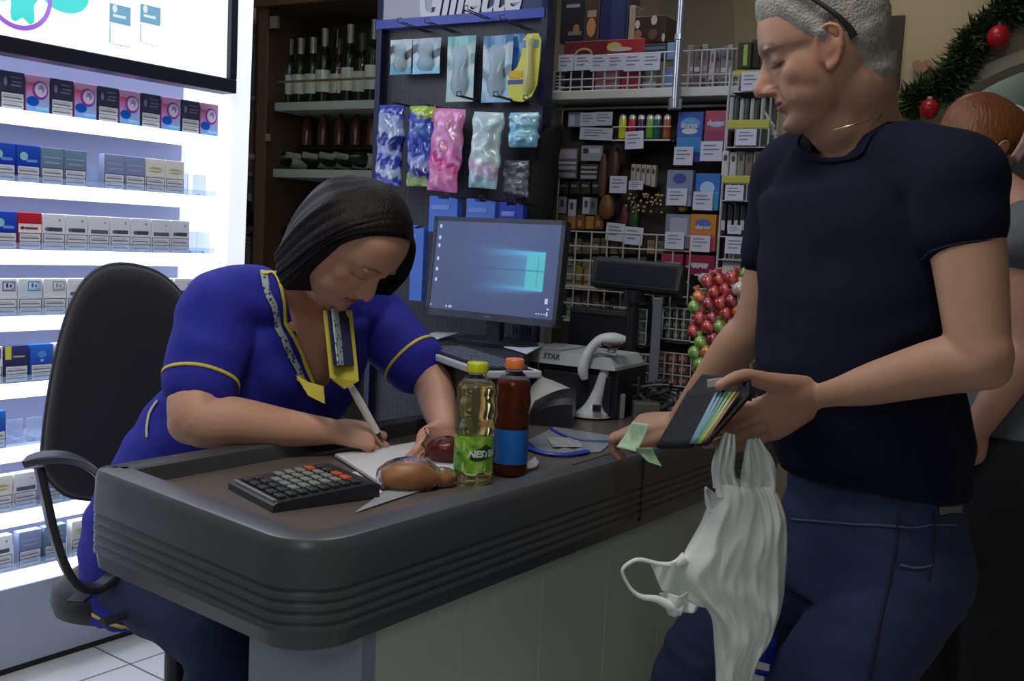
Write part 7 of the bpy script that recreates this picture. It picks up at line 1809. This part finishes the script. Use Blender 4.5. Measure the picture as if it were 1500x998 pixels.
kx = P(1402, 664, 2.10)-kwr; hand(q, wristM(kwr, kx, V((-.5, -.6, .2))), [(10, 20, 10), (12, 22, 12), (16, 24, 12), (20, 26, 12)], [(.045, .040, -.01), (.07, .045, -.02), (.09, .045, -.03)], side=1, s=.9)
hand(q, wristM(ksh2+V((.25, 0, -.4)), V((1, 0, 0)), V((0, 0, 1))), [(20, 20, 10)]*4, [(.045, .040, -.01), (.07, .045, -.02), (.09, .045, -.03)], side=1, s=.9)
for sd in (-1, 1): limb(q, [khp+Wl*.09*sd, khp+Wl*.09*sd+V((0, 0, -.4)), V((khp.x, khp.y, .08))+Wl*.1*sd], [.07, .05, .035])
b = remesh(q, .0045, 2); disp(b, face_disp(KM)); kbb = bvh_of(finish(b, 'body', m_skin, w3, face_col(KM, (.46, .25, .18), (.4, .12, .1), (.2, .1, .05), cheek=(.05, -.01, -.01))))
q = MB(); bodyrings(q, [(khp+V((0, 0, .02)), .17, .13, .12), (khp.lerp(knb, .45), .16, .125, .12), (knb+V((0, 0, -.14)), .18, .11, .11), (knb+V((0, 0, -.03)), .12, .07, .08), (knb+V((0, 0, .0)), .065, .06, .065)], fwd=Wf, k=6)
limb(q, [knb.lerp(ksh, .5)+V((0, 0, -.03)), ksh, ksh.lerp(kel, .10)], [.07, .07, .064]); limb(q, [knb.lerp(ksh2, .5)+V((0, 0, -.03)), ksh2, ksh2+V((.02, .02, -.12))], [.07, .07, .066])
b = remesh(q, .007, 5); disp(b, mfold); finish(b, 'grey_top', mat('grey_jersey', (.09, .10, .115), .9, bump=.1, bump_scale=500), w3)
q = MB(); bodyrings(q, [(khp+V((0, 0, .10)), .155, .125, .125), (khp, .175, .15, .15), (khp+V((0, 0, -.15)), .18, .16, .16)], fwd=Wf)
for sd in (-1, 1): limb(q, [khp+Wl*.09*sd+V((-.02, 0, -.12)), khp+Wl*.09*sd+V((-.03, 0, -.45)), V((khp.x, khp.y, .06))+Wl*.1*sd], [.115, .10, .085])
b = remesh(q, .008, 5); disp(b, mfold); finish(b, 'trousers', mat('black_trousers', (.006, .0055, .007), .85), w3)
for sd in (-1, 1): q = MB(); p = V((khp.x, khp.y, .045))+Wl*.1*sd; limb(q, [p-Wf*.05, p+Wf*.15], [.042, .034]); q.v = [(a, b_, max(c, .003)) for a, b_, c in q.v]; q.build('shoe', m_black, w3, world=True, smooth=True)
# red hair drawn back into a bun
m_rh = mat('auburn_hair', (.19, .062, .018), .45, noise_amt=.35, noise_scale=30, stretch=(1, 1, .3), bump=.4, bump_scale=160)
q = MB(); vs = []; ok = []
for j in range(51):
    for i in range(80):
        a = 2*PI*i/80; t = .02+PI*.80*j/50; p, d = skull(a, t); az = abs(math.atan2(p.y, p.x)); lim = .075 if az < .7 else (.075-.09*(az-.7)/.7 if az < 1.4 else -.015-.04*(az-1.4)/1.7)
        if 1.2 < az < 1.75: lim = .028
        h = p.z-lim; w = surf_pt(kbb, KM, p, d); vs.append(w+(KM.to_3x3() @ d).normalized()*(.011*min(1, max(-.7, h/.018))+.0015*math.sin(a*40+t*6))); ok.append(h > -.018)
q.add([tuple(v) for v in vs], [(j*80+i, j*80+(i+1) % 80, (j+1)*80+(i+1) % 80, (j+1)*80+i) for j in range(50) for i in range(80) if ok[j*80+i] and ok[(j+1)*80+i]])
hr = q.build('hair', m_rh, w3, smooth='all', world=True, solid=.002); rnd = random.Random(8); q = MB()
for k in range(900):
    a = rnd.uniform(-PI, PI); t0 = rnd.uniform(.15, 1.2); pts = []
    for s_ in range(8):
        t = t0+s_*.09; aa = a+(.05*s_)*(1 if a > 0 else -1); p, d = skull(aa, t); 
        if p.z < .03 and abs(aa) < 1.8: break
        if p.z < -.04: break
        pts.append(KM @ (p+d*(.0145+.002*rnd.random())))
    if len(pts) > 3: q.tube(pts, [.0011]*len(pts), 4)
q.build('hair_strands', m_rh, hr, world=True, norm=False, weld=False)
t = thing('hairband', 'pale pink patterned hairband on the red-haired person', 'hairband', Matrix.Translation(KM.translation)); rows = []
for k in range(49):
    a = -PI*.56+PI*1.12*k/48; rows.append([tuple(KM @ V((.035+w, .099*math.sin(a), .028+.119*math.cos(a)+dz))) for w, dz in ((-.014, .000), (-.007, .005), (.007, .005), (.014, .000))])
q = MB(); q.loft(rows, closed_u=False); q.build('band', mat('band_pink', (.5, .36, .38), .6, noise_amt=.4, noise_scale=90), t, world=True, smooth='all', solid=.004)
# ================================================================ lights
sc = bpy.context.scene
w = bpy.data.worlds.new('world'); sc.world = w; w.use_nodes = True
w.node_tree.nodes['Background'].inputs[0].default_value = (.5, .55, .75, 1); w.node_tree.nodes['Background'].inputs[1].default_value = .09
def area(name, loc, size, power, col, target=None, sy=None):
    l = bpy.data.lights.new(name, 'AREA'); l.energy = power; l.color = col; l.shape = 'RECTANGLE'; l.size = size; l.size_y = sy or size
    o = bpy.data.objects.new(name, l); C.objects.link(o); o.location = loc
    d = (V(target)-V(loc)) if target else V((0, 0, -1)); o.rotation_euler = d.to_track_quat('-Z', 'Y').to_euler(); return o
area('overhead_area_light', (-.3, 1.2, 3.0), .7, 30, (1, .95, .88))
area('overhead_area_light', (1.6, 4.6, 3.0), .6, 4.5, (1, .87, .68))
area('overhead_area_light', (3.2, 7.6, 3.0), .6, 14, (.9, 1, .95))
area('overhead_area_light', (-.2, 3.6, 3.0), .5, 9, (.85, .9, 1))
area('overhead_area_light', (-.6, -1.8, 2.9), 1.0, 22, (.93, .97, 1), target=(0, 2, .8))  # unseen fill added behind the camera to brighten desk front and people
sc.view_settings.view_transform = 'Standard'; sc.view_settings.look = 'None'; sc.view_settings.gamma = 1; sc.view_settings.exposure = -0.15
sc.view_settings.use_curve_mapping = False
